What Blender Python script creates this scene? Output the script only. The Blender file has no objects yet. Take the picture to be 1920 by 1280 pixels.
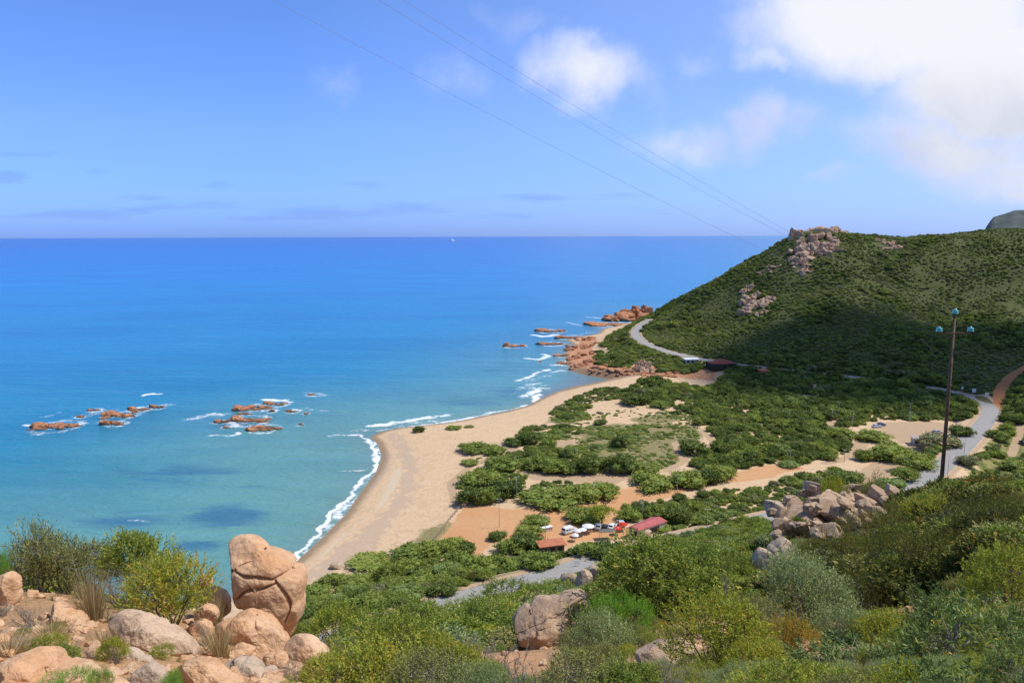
import bpy, bmesh, math, random
import numpy as np
from mathutils import Matrix, Vector
R = math.radians
rng = np.random.default_rng(11)
random.seed(5)
scene = bpy.context.scene
COL = scene.collection

# ------------------------------------------------------------------ camera
CAMZ = 85.0
FPX = 1387.0
PITCH = 8.08
ROLL = -0.2
cam_data = bpy.data.cameras.new('camera')
cam = bpy.data.objects.new('camera', cam_data)
COL.objects.link(cam)
cam_data.lens = 26.0
cam_data.sensor_width = 36.0
cam_data.clip_start = 0.2
cam_data.clip_end = 400000
cam.matrix_world = Matrix.Translation((0, 0, CAMZ)) @ Matrix.Rotation(R(90 - PITCH), 4, 'X') @ Matrix.Rotation(R(ROLL), 4, 'Z')
scene.camera = cam
RM = np.array(cam.matrix_world.to_3x3())

def ray(u, v):
    return RM @ np.array([(u - 960) / FPX, (640 - v) / FPX, -1.0])

def hitz(u, v, z=0.0):
    d = ray(u, v)
    t = (z - CAMZ) / d[2]
    return np.array([d[0] * t, d[1] * t, z])

def hity(u, v, Y):
    d = ray(u, v)
    t = Y / d[1]
    return np.array([d[0] * t, Y, CAMZ + d[2] * t])

# ------------------------------------------------------------------ numeric noise
def _hash(ix, iy, iz, seed):
    h = (ix * 374761393 + iy * 668265263 + iz * 2147483647 + seed * 1274126177) & 0xFFFFFFFF
    h = ((h ^ (h >> 13)) * 1274126177) & 0xFFFFFFFF
    h = (h ^ (h >> 16)) & 0xFFFFFFFF
    return h.astype(np.float64) / 4294967295.0

def vnoise(p, seed=0):
    p = np.asarray(p, float)
    i = np.floor(p).astype(np.int64)
    f = p - i
    f = f * f * (3 - 2 * f)
    out = 0
    for dx in (0, 1):
        wx = f[..., 0] if dx else 1 - f[..., 0]
        for dy in (0, 1):
            wy = f[..., 1] if dy else 1 - f[..., 1]
            for dz in (0, 1):
                wz = f[..., 2] if dz else 1 - f[..., 2]
                out = out + wx * wy * wz * _hash(i[..., 0] + dx, i[..., 1] + dy, i[..., 2] + dz, seed)
    return out * 2 - 1

def fbm(p, octv=4, seed=0):
    a, s, o = 1.0, 0.0, 0
    p = np.asarray(p, float)
    for k in range(octv):
        s = s + a * vnoise(p, seed + k * 17)
        o += a
        a *= 0.5
        p = p * 2.03 + 11.3
    return s / o

def fbm2(x, y, scale, octv=4, seed=0):
    x = np.asarray(x, float)
    return fbm(np.stack([x / scale, np.asarray(y, float) / scale, np.zeros_like(x)], -1), octv, seed)

def sstep(a, b, x):
    t = np.clip((x - a) / (b - a), 0, 1)
    return t * t * (3 - 2 * t)

def seg_dist(x, y, poly, closed=False):
    """distance to a polyline, and the parameter (segment index + t) of the nearest point"""
    P = np.asarray(poly, float)[:, :2]
    n = len(P)
    best = np.full(x.shape, 1e18)
    par = np.zeros(x.shape)
    for k in range(n if closed else n - 1):
        a = P[k]
        b = P[(k + 1) % n]
        d = b - a
        L = d @ d + 1e-12
        t = np.clip(((x - a[0]) * d[0] + (y - a[1]) * d[1]) / L, 0, 1)
        dd = (x - a[0] - t * d[0]) ** 2 + (y - a[1] - t * d[1]) ** 2
        m = dd < best
        best = np.where(m, dd, best)
        par = np.where(m, k + t, par)
    return np.sqrt(best), par

def sdist(x, y, poly):
    """signed distance to a closed polygon, positive inside"""
    P = np.asarray(poly, float)[:, :2]
    d, _ = seg_dist(x, y, P, True)
    ins = np.zeros(x.shape, bool)
    n = len(P)
    for k in range(n):
        x0, y0 = P[k]
        x1, y1 = P[(k + 1) % n]
        c = ((y0 > y) != (y1 > y)) & (x < (x1 - x0) * (y - y0) / (y1 - y0 + 1e-12) + x0)
        ins ^= c
    return np.where(ins, d, -d)

def smooth_poly(P, n=6):
    """Catmull-Rom through points"""
    P = np.asarray(P, float)
    Q = np.vstack([2 * P[0] - P[1], P, 2 * P[-1] - P[-2]])
    out = []
    for k in range(1, len(Q) - 2):
        p0, p1, p2, p3 = Q[k - 1], Q[k], Q[k + 1], Q[k + 2]
        for j in range(n):
            t = j / n
            out.append(0.5 * (2 * p1 + (p2 - p0) * t + (2 * p0 - 5 * p1 + 4 * p2 - p3) * t * t + (3 * p1 - p0 - 3 * p2 + p3) * t ** 3))
    out.append(P[-1])
    return np.array(out)

# ------------------------------------------------------------------ terrain
# waterline, traced, at sea level
SHORE_PX = [(545, 1062), (575, 1035), (610, 1002), (650, 962), (675, 925), (705, 885), (716, 855), (708, 832), (694, 820),
            (712, 810), (745, 803), (795, 797), (850, 791), (900, 781), (950, 771), (990, 760), (1012, 748), (1042, 735),
            (1085, 727), (1140, 722), (1200, 716), (1262, 713), (1262, 709), (1200, 709), (1160, 707), (1115, 701), (1080, 694),
            (1062, 680), (1058, 662), (1078, 648), (1062, 637), (1095, 630), (1122, 626), (1130, 617), (1165, 612), (1190, 606), (1220, 596), (1240, 580)]
SHORE = [tuple(hitz(u, v, 0)[:2]) for u, v in SHORE_PX]
LAND = SHORE + [(230, 830), (330, 930), (520, 1000), (900, 1050), (1700, 1000), (1700, -600), (-700, -600), (-420, -100), (-300, 40), (-190, 120)] + \
    [tuple(hitz(u, v, 0)[:2]) for u, v in [(0, 1140), (200, 1150), (350, 1140), (450, 1115)]]

# foreground hillside: for columns u, the ground seen at (v, distance Y); then (Y, drop) hidden behind the crest
FG = {
    0:    ([(1280, 9), (1200, 13), (1140, 17), (1085, 21)], [(30, 17), (60, 46), (110, 90), (150, 105)]),
    250:  ([(1280, 10), (1200, 14), (1150, 18), (1110, 22)], [(32, 20), (60, 46), (110, 88), (150, 103)]),
    430:  ([(1280, 11), (1200, 17), (1150, 22)], [(40, 25), (70, 48), (110, 77), (135, 86), (170, 100)]),
    560:  ([(1280, 11), (1225, 17), (1195, 21)], [(30, 20), (40, 26), (70, 45), (110, 70), (132, 76), (150, 80), (180, 92)]),
    700:  ([(1280, 10), (1240, 20), (1218, 40), (1200, 70), (1184, 100), (1172, 128)], [(140, 76), (150, 77), (165, 82), (200, 92)]),
    960:  ([(1280, 9), (1230, 18), (1190, 30), (1155, 48), (1128, 80), (1108, 120)], [(148, 76), (160, 77), (175, 82), (210, 92)]),
    1130: ([(1280, 8), (1200, 20), (1150, 30), (1110, 45), (1080, 80), (1062, 120)], [(158, 76), (170, 78), (185, 83), (220, 92)]),
    1220: ([(1280, 8), (1200, 17), (1150, 26), (1100, 42), (1050, 75), (1018, 110)], [(150, 70), (168, 77.5), (190, 83), (230, 92)]),
    1400: ([(1280, 7), (1200, 14), (1150, 22), (1100, 35), (1050, 60), (1005, 100), (972, 145)], [(176, 77), (195, 82), (240, 92)]),
    1560: ([(1280, 6.5), (1200, 13), (1130, 24), (1080, 35), (1030, 48), (985, 58), (945, 66)], [(90, 39), (150, 66), (200, 78), (220, 83), (260, 92)]),
    1700: ([(1280, 6), (1200, 11), (1130, 20), (1060, 30), (1000, 40), (950, 50)], [(80, 36), (150, 63), (215, 79), (240, 84), (270, 92)]),
    1765: ([(1280, 6), (1200, 10), (1120, 18), (1050, 27), (980, 39), (918, 51)], [(80, 33), (150, 61), (225, 78), (250, 84), (280, 92)]),
    1920: ([(1280, 5.5), (1200, 9), (1120, 15), (1040, 23), (960, 34), (930, 42)], [(80, 33), (150, 60), (220, 76), (260, 83), (300, 92)]),
}
cols = []
S_GRID = np.linspace(math.log(0.6), math.log(900), 160)
for u, (vis, hid) in FG.items():
    pr = [(0.6, CAMZ - 1.75), (2.5, CAMZ - 2.35)]
    ths = []
    for v, Y in vis:
        p = hity(u, v, Y)
        pr.append((math.hypot(p[0], p[1]), p[2]))
        ths.append(math.atan2(p[0], p[1]))
    th = float(np.mean(ths))
    for Y, drop in hid:
        pr.append((Y / math.cos(th), CAMZ - drop))
    pr.append((pr[-1][0] * 1.8, -28))
    pr.append((900, -30))
    pr = np.array(pr)
    zc = np.interp(S_GRID, np.log(pr[:, 0]), pr[:, 1])
    cols.append((th, zc))
cols.sort(key=lambda c: c[0])
back = np.interp(S_GRID, [math.log(.6), math.log(3), math.log(20), math.log(80), math.log(400), math.log(900)], [CAMZ - 1.75, CAMZ - 1.7, 88, 104, 120, 100])
side_r = np.interp(S_GRID, [math.log(.6), math.log(3), math.log(30), math.log(80), math.log(200), math.log(350), math.log(900)], [CAMZ - 1.75, CAMZ - 2.3, 78, 62, 22, 6, -20])
side_l = np.interp(S_GRID, [math.log(.6), math.log(3), math.log(20), math.log(60), math.log(120), math.log(900)], [CAMZ - 1.75, CAMZ - 2.3, 76, 42, -10, -30])
cols = [(-math.pi, back), (R(-140), back), (R(-75), side_l), (R(-45), cols[0][1])] + cols + [(R(48), cols[-1][1]), (R(80), side_r), (R(130), back), (math.pi, back)]
TH_C = np.array([c[0] for c in cols])
T_GRID = np.linspace(-math.pi, math.pi, 1440)
FGZ = np.empty((len(T_GRID), len(S_GRID)))
ZC = np.array([c[1] for c in cols])
for j in range(len(S_GRID)):
    FGZ[:, j] = np.interp(T_GRID, TH_C, ZC[:, j])
def _blur(A, k, axis):
    w = np.exp(-0.5 * (np.arange(-3 * k, 3 * k + 1) / k) ** 2)
    w /= w.sum()
    pad = [(0, 0), (0, 0)]
    pad[axis] = (3 * k, 3 * k)
    B = np.pad(A, pad, mode='edge')
    out = np.zeros_like(A)
    n = A.shape[axis]
    for i, ww in enumerate(w):
        out += ww * (B[i:i + n] if axis == 0 else B[:, i:i + n])
    return out
FGZ = _blur(_blur(FGZ, 5, 0), 1, 1)

def fg_height(x, y):
    th = np.arctan2(x, y)
    s = np.log(np.maximum(np.hypot(x, y), 0.61))
    a = (th + math.pi) / (2 * math.pi) * (len(T_GRID) - 1)
    b = np.clip((s - S_GRID[0]) / (S_GRID[-1] - S_GRID[0]) * (len(S_GRID) - 1), 0, len(S_GRID) - 1.001)
    a = np.clip(a, 0, len(T_GRID) - 1.001)
    i = a.astype(int)
    j = b.astype(int)
    fa, fb = a - i, b - j
    return (FGZ[i, j] * (1 - fa) + FGZ[i + 1, j] * fa) * (1 - fb) + (FGZ[i, j + 1] * (1 - fa) + FGZ[i + 1, j + 1] * fa) * fb

# far headland: thin-plate surface through traced points
FH = []
for u, v, Y in [(1232, 588, 650), (1265, 562, 645), (1300, 546, 640), (1370, 512, 630), (1440, 477, 620), (1480, 449, 610), (1505, 436, 605), (1545, 434, 600),
                (1590, 443, 600), (1650, 446, 600), (1750, 443, 610), (1850, 432, 620), (1920, 430, 630), (2150, 425, 640), (2600, 420, 640)]:
    p = hity(u, v, Y)
    FH.append(p)
    FH.append(p + np.array([10, 120, -45 if u > 1350 else -p[2] - 5]))
    FH.append(np.array([p[0] + 30, Y + 330, -12.0]))
for u, v, z in [(1228, 652, 12), (1290, 672, 8), (1400, 687, 8), (1500, 697, 8), (1600, 710, 8), (1690, 718, 8), (1790, 735, 8.5), (1880, 742, 10),
                (1950, 745, 12), (2200, 750, 13), (2600, 760, 14)]:
    p = hitz(u, v, z)
    FH.append(p)
    FH.append(np.array([p[0] * 0.85, p[1] * 0.85, z - 8.0 if u < 1850 else z - 6]))
for u, v, z in [(1196, 628, 11), (1200, 612, 13), (1222, 598, 15), (1130, 655, 4), (1150, 625, 5), (1170, 616, 3.5), (1080, 640, -4), (1140, 603, -4), (1200, 596, 0),
                (1000, 700, -12), (900, 620, -14), (1300, 730, 0), (1000, 800, -6), (1500, 850, -6), (1250, 565, -5)]:
    FH.append(hitz(u, v, z))
for p in [(0, 300, -10), (0, 100, -10), (200, 120, -8), (350, 150, -4), (-100, 700, -16), (200, 1000, -20), (600, 1200, -20), (1400, 700, 90), (1500, 1200, -10), (1000, 150, 10), (-300, 300, -20)]:
    FH.append(np.array(p, float))
# the fold of the headland: gentle spurs half way up
for u, v, Y in [(1400, 566, 545), (1420, 600, 510), (1520, 530, 540), (1560, 620, 470), (1700, 560, 500), (1720, 640, 430), (1850, 560, 480), (1880, 660, 400), (1330, 620, 530)]:
    FH.append(hity(u, v, Y))
FH = np.array(FH)
def _tps(d2):
    return 0.5 * d2 * np.log(d2 + 1e-9)
C_ = FH[:, :2] / 100
n_ = len(C_)
K = _tps(((C_[:, None] - C_[None]) ** 2).sum(-1)) + np.eye(n_) * 0.02
Pm = np.hstack([np.ones((n_, 1)), C_])
A_ = np.zeros((n_ + 3, n_ + 3))
A_[:n_, :n_] = K
A_[:n_, n_:] = Pm
A_[n_:, :n_] = Pm.T
W_ = np.linalg.solve(A_, np.concatenate([FH[:, 2], np.zeros(3)]))
def far_height(x, y):
    X = np.asarray(x, float) / 100
    Y = np.asarray(y, float) / 100
    z = W_[n_] + W_[n_ + 1] * X + W_[n_ + 2] * Y
    for k in range(n_):
        z = z + W_[k] * _tps((X - C_[k, 0]) ** 2 + (Y - C_[k, 1]) ** 2)
    return z

def plain_height(x, y, sd):
    z = np.where(sd > 0, 3.4 * (1 - np.exp(-np.maximum(sd, 0) / 26)), np.maximum(sd * 0.07, -10))
    w = sstep(25, 60, sd)
    return z + w * (0.5 * fbm2(x, y, 38, 3, 3) + 0.2)

def smax(a, b, k):
    h = np.clip(0.5 + 0.5 * (a - b) / k, 0, 1)
    return b * (1 - h) + a * h + k * h * (1 - h)

# roads (u, v, height)
ROAD_PX = [(480, 1250, 14), (600, 1208, 12), (700, 1174, 10.5), (760, 1156, 10), (880, 1119, 9.5), (1000, 1087, 9), (1070, 1067, 8.7), (1130, 1048, 8.3)]
road = [hitz(*p) for p in ROAD_PX]
road += [np.array([48, 184, 7.6]), np.array([75, 199, 7.0]), np.array([100, 211, 6.5])]
road += [hitz(*p) for p in [(1690, 926, 6), (1725, 905, 6), (1765, 875, 6), (1800, 843, 6), (1832, 808, 6), (1852, 784, 6.2), (1856, 765, 6.6), (1832, 748, 7), (1790, 736, 7.5),
                            (1740, 726, 7.8), (1690, 718, 8), (1620, 709, 8), (1540, 701, 8), (1460, 692, 8), (1390, 684, 8), (1310, 672, 8.5), (1255, 660, 10), (1218, 647, 11.5), (1197, 634, 12),
                            (1191, 623, 12.5), (1203, 609, 13.5), (1222, 598, 15)]]
ROAD = smooth_poly(np.array(road), 8)
LINES = [(ROAD, 3.6)]

def height(x, y, detail=True):
    x = np.asarray(x, float)
    y = np.asarray(y, float)
    sd = sdist(x, y, LAND)
    z = plain_height(x, y, sd)
    f = fg_height(x, y)
    h = far_height(x, y)
    r = np.hypot(x, y)
    if detail:
        f = f + fbm2(x, y, 5, 4, 9) * np.clip(r * 0.02, 0.05, 0.6) + fbm2(x, y, 28, 3, 4) * np.clip((r - 25) * 0.02, 0, 1.6) * sstep(5, 14, f)
        hh = sstep(8, 40, h)
        h = h + fbm2(x, y, 70, 4, 21) * 8 * hh + fbm2(x, y, 22, 4, 23) * 3.0 * hh - np.abs(fbm2(x, y, 95, 3, 27)) * 7 * hh + 1.5 * hh
    h = h - sstep(0, 60, -sd) * 70
    z = smax(z, f, 1.5)
    z = smax(z, h, 2.5)
    for line, hw in LINES:
        near = r > 60
        if not near.any():
            continue
        d, par = seg_dist(x, y, line)
        k = np.clip(par.astype(int), 0, len(line) - 2)
        t = par - k
        zr = line[k, 2] * (1 - t) + line[k + 1, 2] * t
        w = 1 - sstep(hw + 0.8, hw + 9, d)
        z = z * (1 - w) + (zr - 0.10) * w
    return z

def gz(x, y):
    return float(height(np.array([x]), np.array([y]))[0])

_ts = np.concatenate([np.geomspace(2.0, 900, 1500)])
_cache = {}
def hit(u, v, tmin=2.0):
    """where the ray through photo pixel (u, v) meets the ground"""
    key = (u, v, tmin)
    if key in _cache:
        return _cache[key].copy()
    d = ray(u, v)
    ts = _ts[_ts >= tmin]
    x, y, z = d[0] * ts, d[1] * ts, CAMZ + d[2] * ts
    g = np.maximum(height(x, y), -0.2) - z
    idx = np.nonzero(g > 0)[0]
    if len(idx) == 0:
        p = np.array([x[-1], y[-1], 0])
    else:
        i = max(idx[0], 1)
        a = g[i - 1] / (g[i - 1] - g[i])
        t = ts[i - 1] + (ts[i] - ts[i - 1]) * np.clip(a, 0, 1)
        p = np.array([d[0] * t, d[1] * t, CAMZ + d[2] * t])
    _cache[key] = p
    return p.copy()

PATH = smooth_poly(np.array([hit(*p) for p in [(1866, 768), (1874, 755), (1873, 738), (1881, 722), (1897, 705), (1922, 690), (1950, 672)]]), 5)
LINES.append((PATH, 1.6))
_cache.clear()

def depth(p):
    """distance along the view axis: metres per photo pixel is depth / FPX"""
    return float(-(RM.T @ (np.asarray(p, float) - np.array([0, 0, CAMZ])))[2])

# ------------------------------------------------------------------ mesh helpers
def make_mesh(name, verts, faces, mat=None, smooth=False, attrs=None, uniform=None):
    me = bpy.data.meshes.new(name)
    verts = np.asarray(verts, np.float32)
    if isinstance(faces, np.ndarray):
        nf, k = faces.shape
        me.vertices.add(len(verts))
        me.vertices.foreach_set('co', verts.ravel())
        me.loops.add(nf * k)
        me.loops.foreach_set('vertex_index', faces.astype(np.int32).ravel())
        me.polygons.add(nf)
        me.polygons.foreach_set('loop_start', np.arange(0, nf * k, k, dtype=np.int32))
        me.polygons.foreach_set('loop_total', np.full(nf, k, np.int32))
        me.update(calc_edges=True)
    else:
        me.from_pydata([tuple(map(float, v)) for v in verts], [], [tuple(map(int, f)) for f in faces])
        me.update()
    if smooth:
        me.polygons.foreach_set('use_smooth', np.ones(len(me.polygons), bool))
    for k2, a in (attrs or {}).items():
        at = me.attributes.new(k2, 'FLOAT', 'POINT')
        at.data.foreach_set('value', np.asarray(a, np.float32))
    if mat is not None:
        me.materials.append(mat)
    return me

def link(name, me, parent=None, loc=None, rot=None, scale=None):
    o = bpy.data.objects.new(name, me)
    COL.objects.link(o)
    if parent is not None:
        o.parent = parent
    if loc is not None:
        o.location = [float(c) for c in loc]
    if rot is not None:
        o.rotation_euler = rot
    if scale is not None:
        o.scale = scale
    return o

def tag(o, label=None, cat=None, group=None, kind=None):
    if label:
        o['label'] = label
    if cat:
        o['category'] = cat
    if group:
        o['group'] = group
    if kind:
        o['kind'] = kind
    return o

def empty(name, loc, rz=0.0, label=None, cat=None, group=None):
    o = link(name, None, None, loc, (0, 0, rz))
    return tag(o, label, cat, group)

class MB:
    """collects boxes, tubes, prisms; build() links them as one mesh"""
    def __init__(s):
        s.v, s.f = [], []
    def add(s, verts, faces):
        n = len(s.v)
        s.v += [tuple(map(float, q)) for q in verts]
        s.f += [tuple(int(i) + n for i in q) for q in faces]
        return s
    def box(s, c, d, rz=0.0, taper=1.0):
        cx, cy, cz = c
        ca, sa = math.cos(rz), math.sin(rz)
        vs = []
        for k, (sx, sy) in enumerate(((-1, -1), (1, -1), (1, 1), (-1, 1))):
            vs.append((sx * d[0] / 2, sy * d[1] / 2, -d[2] / 2))
        for k, (sx, sy) in enumerate(((-1, -1), (1, -1), (1, 1), (-1, 1))):
            vs.append((sx * d[0] / 2 * taper, sy * d[1] / 2 * taper, d[2] / 2))
        vs = [(cx + x * ca - y * sa, cy + x * sa + y * ca, cz + z) for x, y, z in vs]
        return s.add(vs, [(3, 2, 1, 0), (4, 5, 6, 7), (0, 1, 5, 4), (1, 2, 6, 5), (2, 3, 7, 6), (3, 0, 4, 7)])
    def tube(s, pts, rad, n=8):
        v, f = tube(pts, rad, n)
        return s.add(v, f)
    def lathe(s, prof, n=20, c=(0, 0, 0)):
        vs, fs = [], []
        for r, z in prof:
            for k in range(n):
                a = 2 * math.pi * k / n
                vs.append((c[0] + r * math.cos(a), c[1] + r * math.sin(a), c[2] + z))
        for i in range(len(prof) - 1):
            for k in range(n):
                k2 = (k + 1) % n
                fs.append((i * n + k, i * n + k2, (i + 1) * n + k2, (i + 1) * n + k))
        return s.add(vs, fs)
    def build(s, name, mat, parent=None, smooth=False, bevel=0.0, loc=None):
        me = make_mesh(name, np.array(s.v), s.f, mat, smooth)
        if bevel:
            bm = bmesh.new()
            bm.from_mesh(me)
            bmesh.ops.remove_doubles(bm, verts=bm.verts, dist=1e-5)
            es = [e for e in bm.edges if len(e.link_faces) == 2 and e.calc_face_angle(0) > 0.5]
            bmesh.ops.bevel(bm, geom=es, offset=bevel, segments=2, affect='EDGES', profile=0.6)
            bm.to_mesh(me)
            bm.free()
        return link(name, me, parent, loc)

def tube(pts, rad, n=6):
    P = np.asarray(pts, float)
    m = len(P)
    rad = np.broadcast_to(np.asarray(rad, float), (m,))
    T = np.gradient(P, axis=0)
    T /= np.linalg.norm(T, axis=1, keepdims=True) + 1e-9
    ref = np.array([0.31, 0.2, 0.93]) if abs(T[0] @ np.array([0.31, 0.2, 0.93])) < 0.9 else np.array([1.0, 0, 0])
    vs = []
    for i in range(m):
        a = np.cross(T[i], ref)
        a /= np.linalg.norm(a) + 1e-9
        b = np.cross(T[i], a)
        for k in range(n):
            w = 2 * math.pi * k / n
            vs.append(P[i] + rad[i] * (a * math.cos(w) + b * math.sin(w)))
    fs = []
    for i in range(m - 1):
        for k in range(n):
            k2 = (k + 1) % n
            fs.append((i * n + k, i * n + k2, (i + 1) * n + k2, (i + 1) * n + k))
    fs.append(tuple(range(n - 1, -1, -1)))
    fs.append(tuple((m - 1) * n + k for k in range(n)))
    return vs, fs

# ------------------------------------------------------------------ materials
class NT:
    def __init__(s, name):
        s.m = bpy.data.materials.new(name)
        s.m.use_nodes = True
        s.t = s.m.node_tree
        s.t.nodes.clear()
        s.out = s.n('ShaderNodeOutputMaterial')
    def n(s, typ, **kw):
        nd = s.t.nodes.new(typ)
        for k, v in kw.items():
            setattr(nd, k, v)
        return nd
    def l(s, a, b):
        s.t.links.new(a, b)
    def set(s, sock, v):
        if isinstance(v, bpy.types.NodeSocket):
            s.l(v, sock)
        elif isinstance(v, (tuple, list)) and len(v) == 3 and sock.type == 'RGBA':
            sock.default_value = (*v, 1)
        else:
            sock.default_value = v
    def pos(s):
        return s.n('ShaderNodeNewGeometry').outputs['Position']
    def objco(s):
        return s.n('ShaderNodeTexCoord').outputs['Object']
    def attr(s, name):
        return s.n('ShaderNodeAttribute', attribute_name=name).outputs['Fac']
    def rand(s):
        return s.n('ShaderNodeObjectInfo').outputs['Random']
    def noise(s, co, scale, detail=4, rough=0.55, dist=0.0, col=False):
        nd = s.n('ShaderNodeTexNoise')
        s.set(nd.inputs['Vector'], co)
        s.set(nd.inputs['Scale'], scale)
        nd.inputs['Detail'].default_value = detail
        nd.inputs['Roughness'].default_value = rough
        nd.inputs['Distortion'].default_value = dist
        return nd.outputs['Color' if col else 'Fac']
    def voro(s, co, scale, feature='F1', out='Distance', rnd=1.0):
        nd = s.n('ShaderNodeTexVoronoi', feature=feature)
        s.set(nd.inputs['Vector'], co)
        nd.inputs['Scale'].default_value = scale
        nd.inputs['Randomness'].default_value = rnd
        return nd.outputs[out]
    def math(s, op, a, b=0.0, c=0.0, clamp=False):
        nd = s.n('ShaderNodeMath', operation=op, use_clamp=clamp)
        s.set(nd.inputs[0], a)
        s.set(nd.inputs[1], b)
        s.set(nd.inputs[2], c)
        return nd.outputs[0]
    def vmath(s, op, a, b=(0, 0, 0)):
        nd = s.n('ShaderNodeVectorMath', operation=op)
        s.set(nd.inputs[0], a)
        s.set(nd.inputs[1], b)
        return nd.outputs['Value' if op in ('LENGTH', 'DOT_PRODUCT') else 0]
    def scale3(s, v, sc):
        nd = s.n('ShaderNodeMapping')
        s.set(nd.inputs['Vector'], v)
        nd.inputs['Scale'].default_value = sc
        return nd.outputs[0]
    def rng(s, v, a, b, c=0.0, d=1.0, smooth=False):
        nd = s.n('ShaderNodeMapRange', clamp=True)
        if smooth:
            nd.interpolation_type = 'SMOOTHSTEP'
        s.set(nd.inputs['Value'], v)
        for k, x in zip(('From Min', 'From Max', 'To Min', 'To Max'), (a, b, c, d)):
            s.set(nd.inputs[k], x)
        return nd.outputs['Result']
    def mix(s, f, a, b, mode='MIX'):
        nd = s.n('ShaderNodeMix', data_type='RGBA', blend_type=mode)
        s.set(nd.inputs[0], f)
        s.set(nd.inputs[6], a)
        s.set(nd.inputs[7], b)
        return nd.outputs[2]
    def ramp(s, f, stops):
        nd = s.n('ShaderNodeValToRGB')
        e = nd.color_ramp.elements
        while len(e) < len(stops):
            e.new(0.5)
        for q, (p, c) in zip(e, stops):
            q.position = p
            q.color = (*c, 1)
        s.set(nd.inputs[0], f)
        return nd.outputs[0]
    def bump(s, h, strength, dist=0.1, normal=None):
        nd = s.n('ShaderNodeBump')
        s.set(nd.inputs['Height'], h)
        nd.inputs['Strength'].default_value = strength
        nd.inputs['Distance'].default_value = dist
        if normal is not None:
            s.l(normal, nd.inputs['Normal'])
        return nd.outputs[0]
    def bsdf(s, col, rough=0.7, spec=0.3, normal=None, metal=0.0, alpha=None, trans=None, extra=None):
        p = s.n('ShaderNodeBsdfPrincipled')
        s.set(p.inputs['Base Color'], col)
        s.set(p.inputs['Roughness'], rough)
        s.set(p.inputs['Specular IOR Level'], spec)
        p.inputs['Metallic'].default_value = metal
        if normal is not None:
            s.l(normal, p.inputs['Normal'])
        for k, v in (extra or {}).items():
            s.set(p.inputs[k], v)
        sh = p.outputs[0]
        if trans is not None:
            tr = s.n('ShaderNodeBsdfTranslucent')
            s.set(tr.inputs['Color'], trans[0])
            mx = s.n('ShaderNodeMixShader')
            mx.inputs[0].default_value = trans[1]
            s.l(sh, mx.inputs[1])
            s.l(tr.outputs[0], mx.inputs[2])
            sh = mx.outputs[0]
        s.l(sh, s.out.inputs['Surface'])
        return s.m

def plain_mat(name, col, rough=0.6, spec=0.3, var=0.12, scale=3.0, metal=0.0, extra=None):
    t = NT(name)
    n = t.noise(t.objco(), scale, 5)
    c = t.mix(t.rng(n, 0.3, 0.7), tuple(k * (1 - var) for k in col), tuple(min(1, k * (1 + var)) for k in col))
    return t.bsdf(c, rough, spec, None, metal, extra=extra)
# ------------------------------------------------------------------ world and sun
SUN_AZ, SUN_EL = 84.0, 57.0
sun_dir = Vector((math.sin(R(SUN_AZ)) * math.cos(R(SUN_EL)), math.cos(R(SUN_AZ)) * math.cos(R(SUN_EL)), math.sin(R(SUN_EL))))
sun_data = bpy.data.lights.new('sun', 'SUN')
sun_data.energy = 4.2
sun_data.angle = R(0.53)
sun_data.color = (1.0, 0.955, 0.88)
sun = link('sun', sun_data)
sun.rotation_euler = sun_dir.to_track_quat('Z', 'Y').to_euler()

world = bpy.data.worlds.new('World')
scene.world = world
world.use_nodes = True
wt = NT.__new__(NT)
wt.t = world.node_tree
wt.t.nodes.clear()
wo = wt.n('ShaderNodeOutputWorld')
bg = wt.n('ShaderNodeBackground')
sky = wt.n('ShaderNodeTexSky', sky_type='NISHITA')
sky.sun_disc = False
sky.sun_elevation = R(SUN_EL)
sky.sun_rotation = R(SUN_AZ)
sky.altitude = 85
sky.air_density = 1.0
sky.dust_density = 0.35
sky.ozone_density = 3.0
SKY_STRENGTH = 0.115
gen = wt.n('ShaderNodeTexCoord').outputs['Generated']
sep = wt.n('ShaderNodeSeparateXYZ')
wt.l(gen, sep.inputs[0])
yy = wt.math('MAXIMUM', sep.outputs[1], 0.02)
cx = wt.math('DIVIDE', sep.outputs[0], yy)
cz = wt.math('DIVIDE', sep.outputs[2], yy)
comb = wt.n('ShaderNodeCombineXYZ')
wt.l(cx, comb.inputs[0])
wt.l(cz, comb.inputs[1])
P2r = comb.outputs[0]
warp = wt.vmath('SCALE', wt.vmath('SUBTRACT', wt.noise(P2r, 4.0, 5, 0.6, col=True), (0.5, 0.5, 0.5)))
warp.node.inputs['Scale'].default_value = 0.16
P2 = wt.vmath('ADD', P2r, warp)
ns = wt.noise(P2r, 6.0, 9, 0.62, 0.25)
nb = wt.noise(P2, 2.2, 3, 0.5)
nstr = wt.noise(wt.scale3(P2r, (4.0, 26.0, 1.0)), 2.2, 7, 0.6)
def sky_xy(u, v):
    d = ray(u, v)
    return d[0] / d[1], d[2] / d[1]
def blob(u, v, ru, rv, amp=1.0, P2=None):
    P2 = P2 or globals()['P2']
    x, z = sky_xy(u, v)
    k = wt.vmath('MULTIPLY', wt.vmath('SUBTRACT', P2, (x, z, 0)), (FPX / (ru * 1.22), FPX / (rv * 1.22), 0))
    return wt.math('MULTIPLY', wt.rng(wt.vmath('LENGTH', k), 0.0, 1.0, 1.0, 0.0, True), amp)
def union(bl):
    o = bl[0]
    for b in bl[1:]:
        o = wt.math('MAXIMUM', o, b)
    return o
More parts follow.
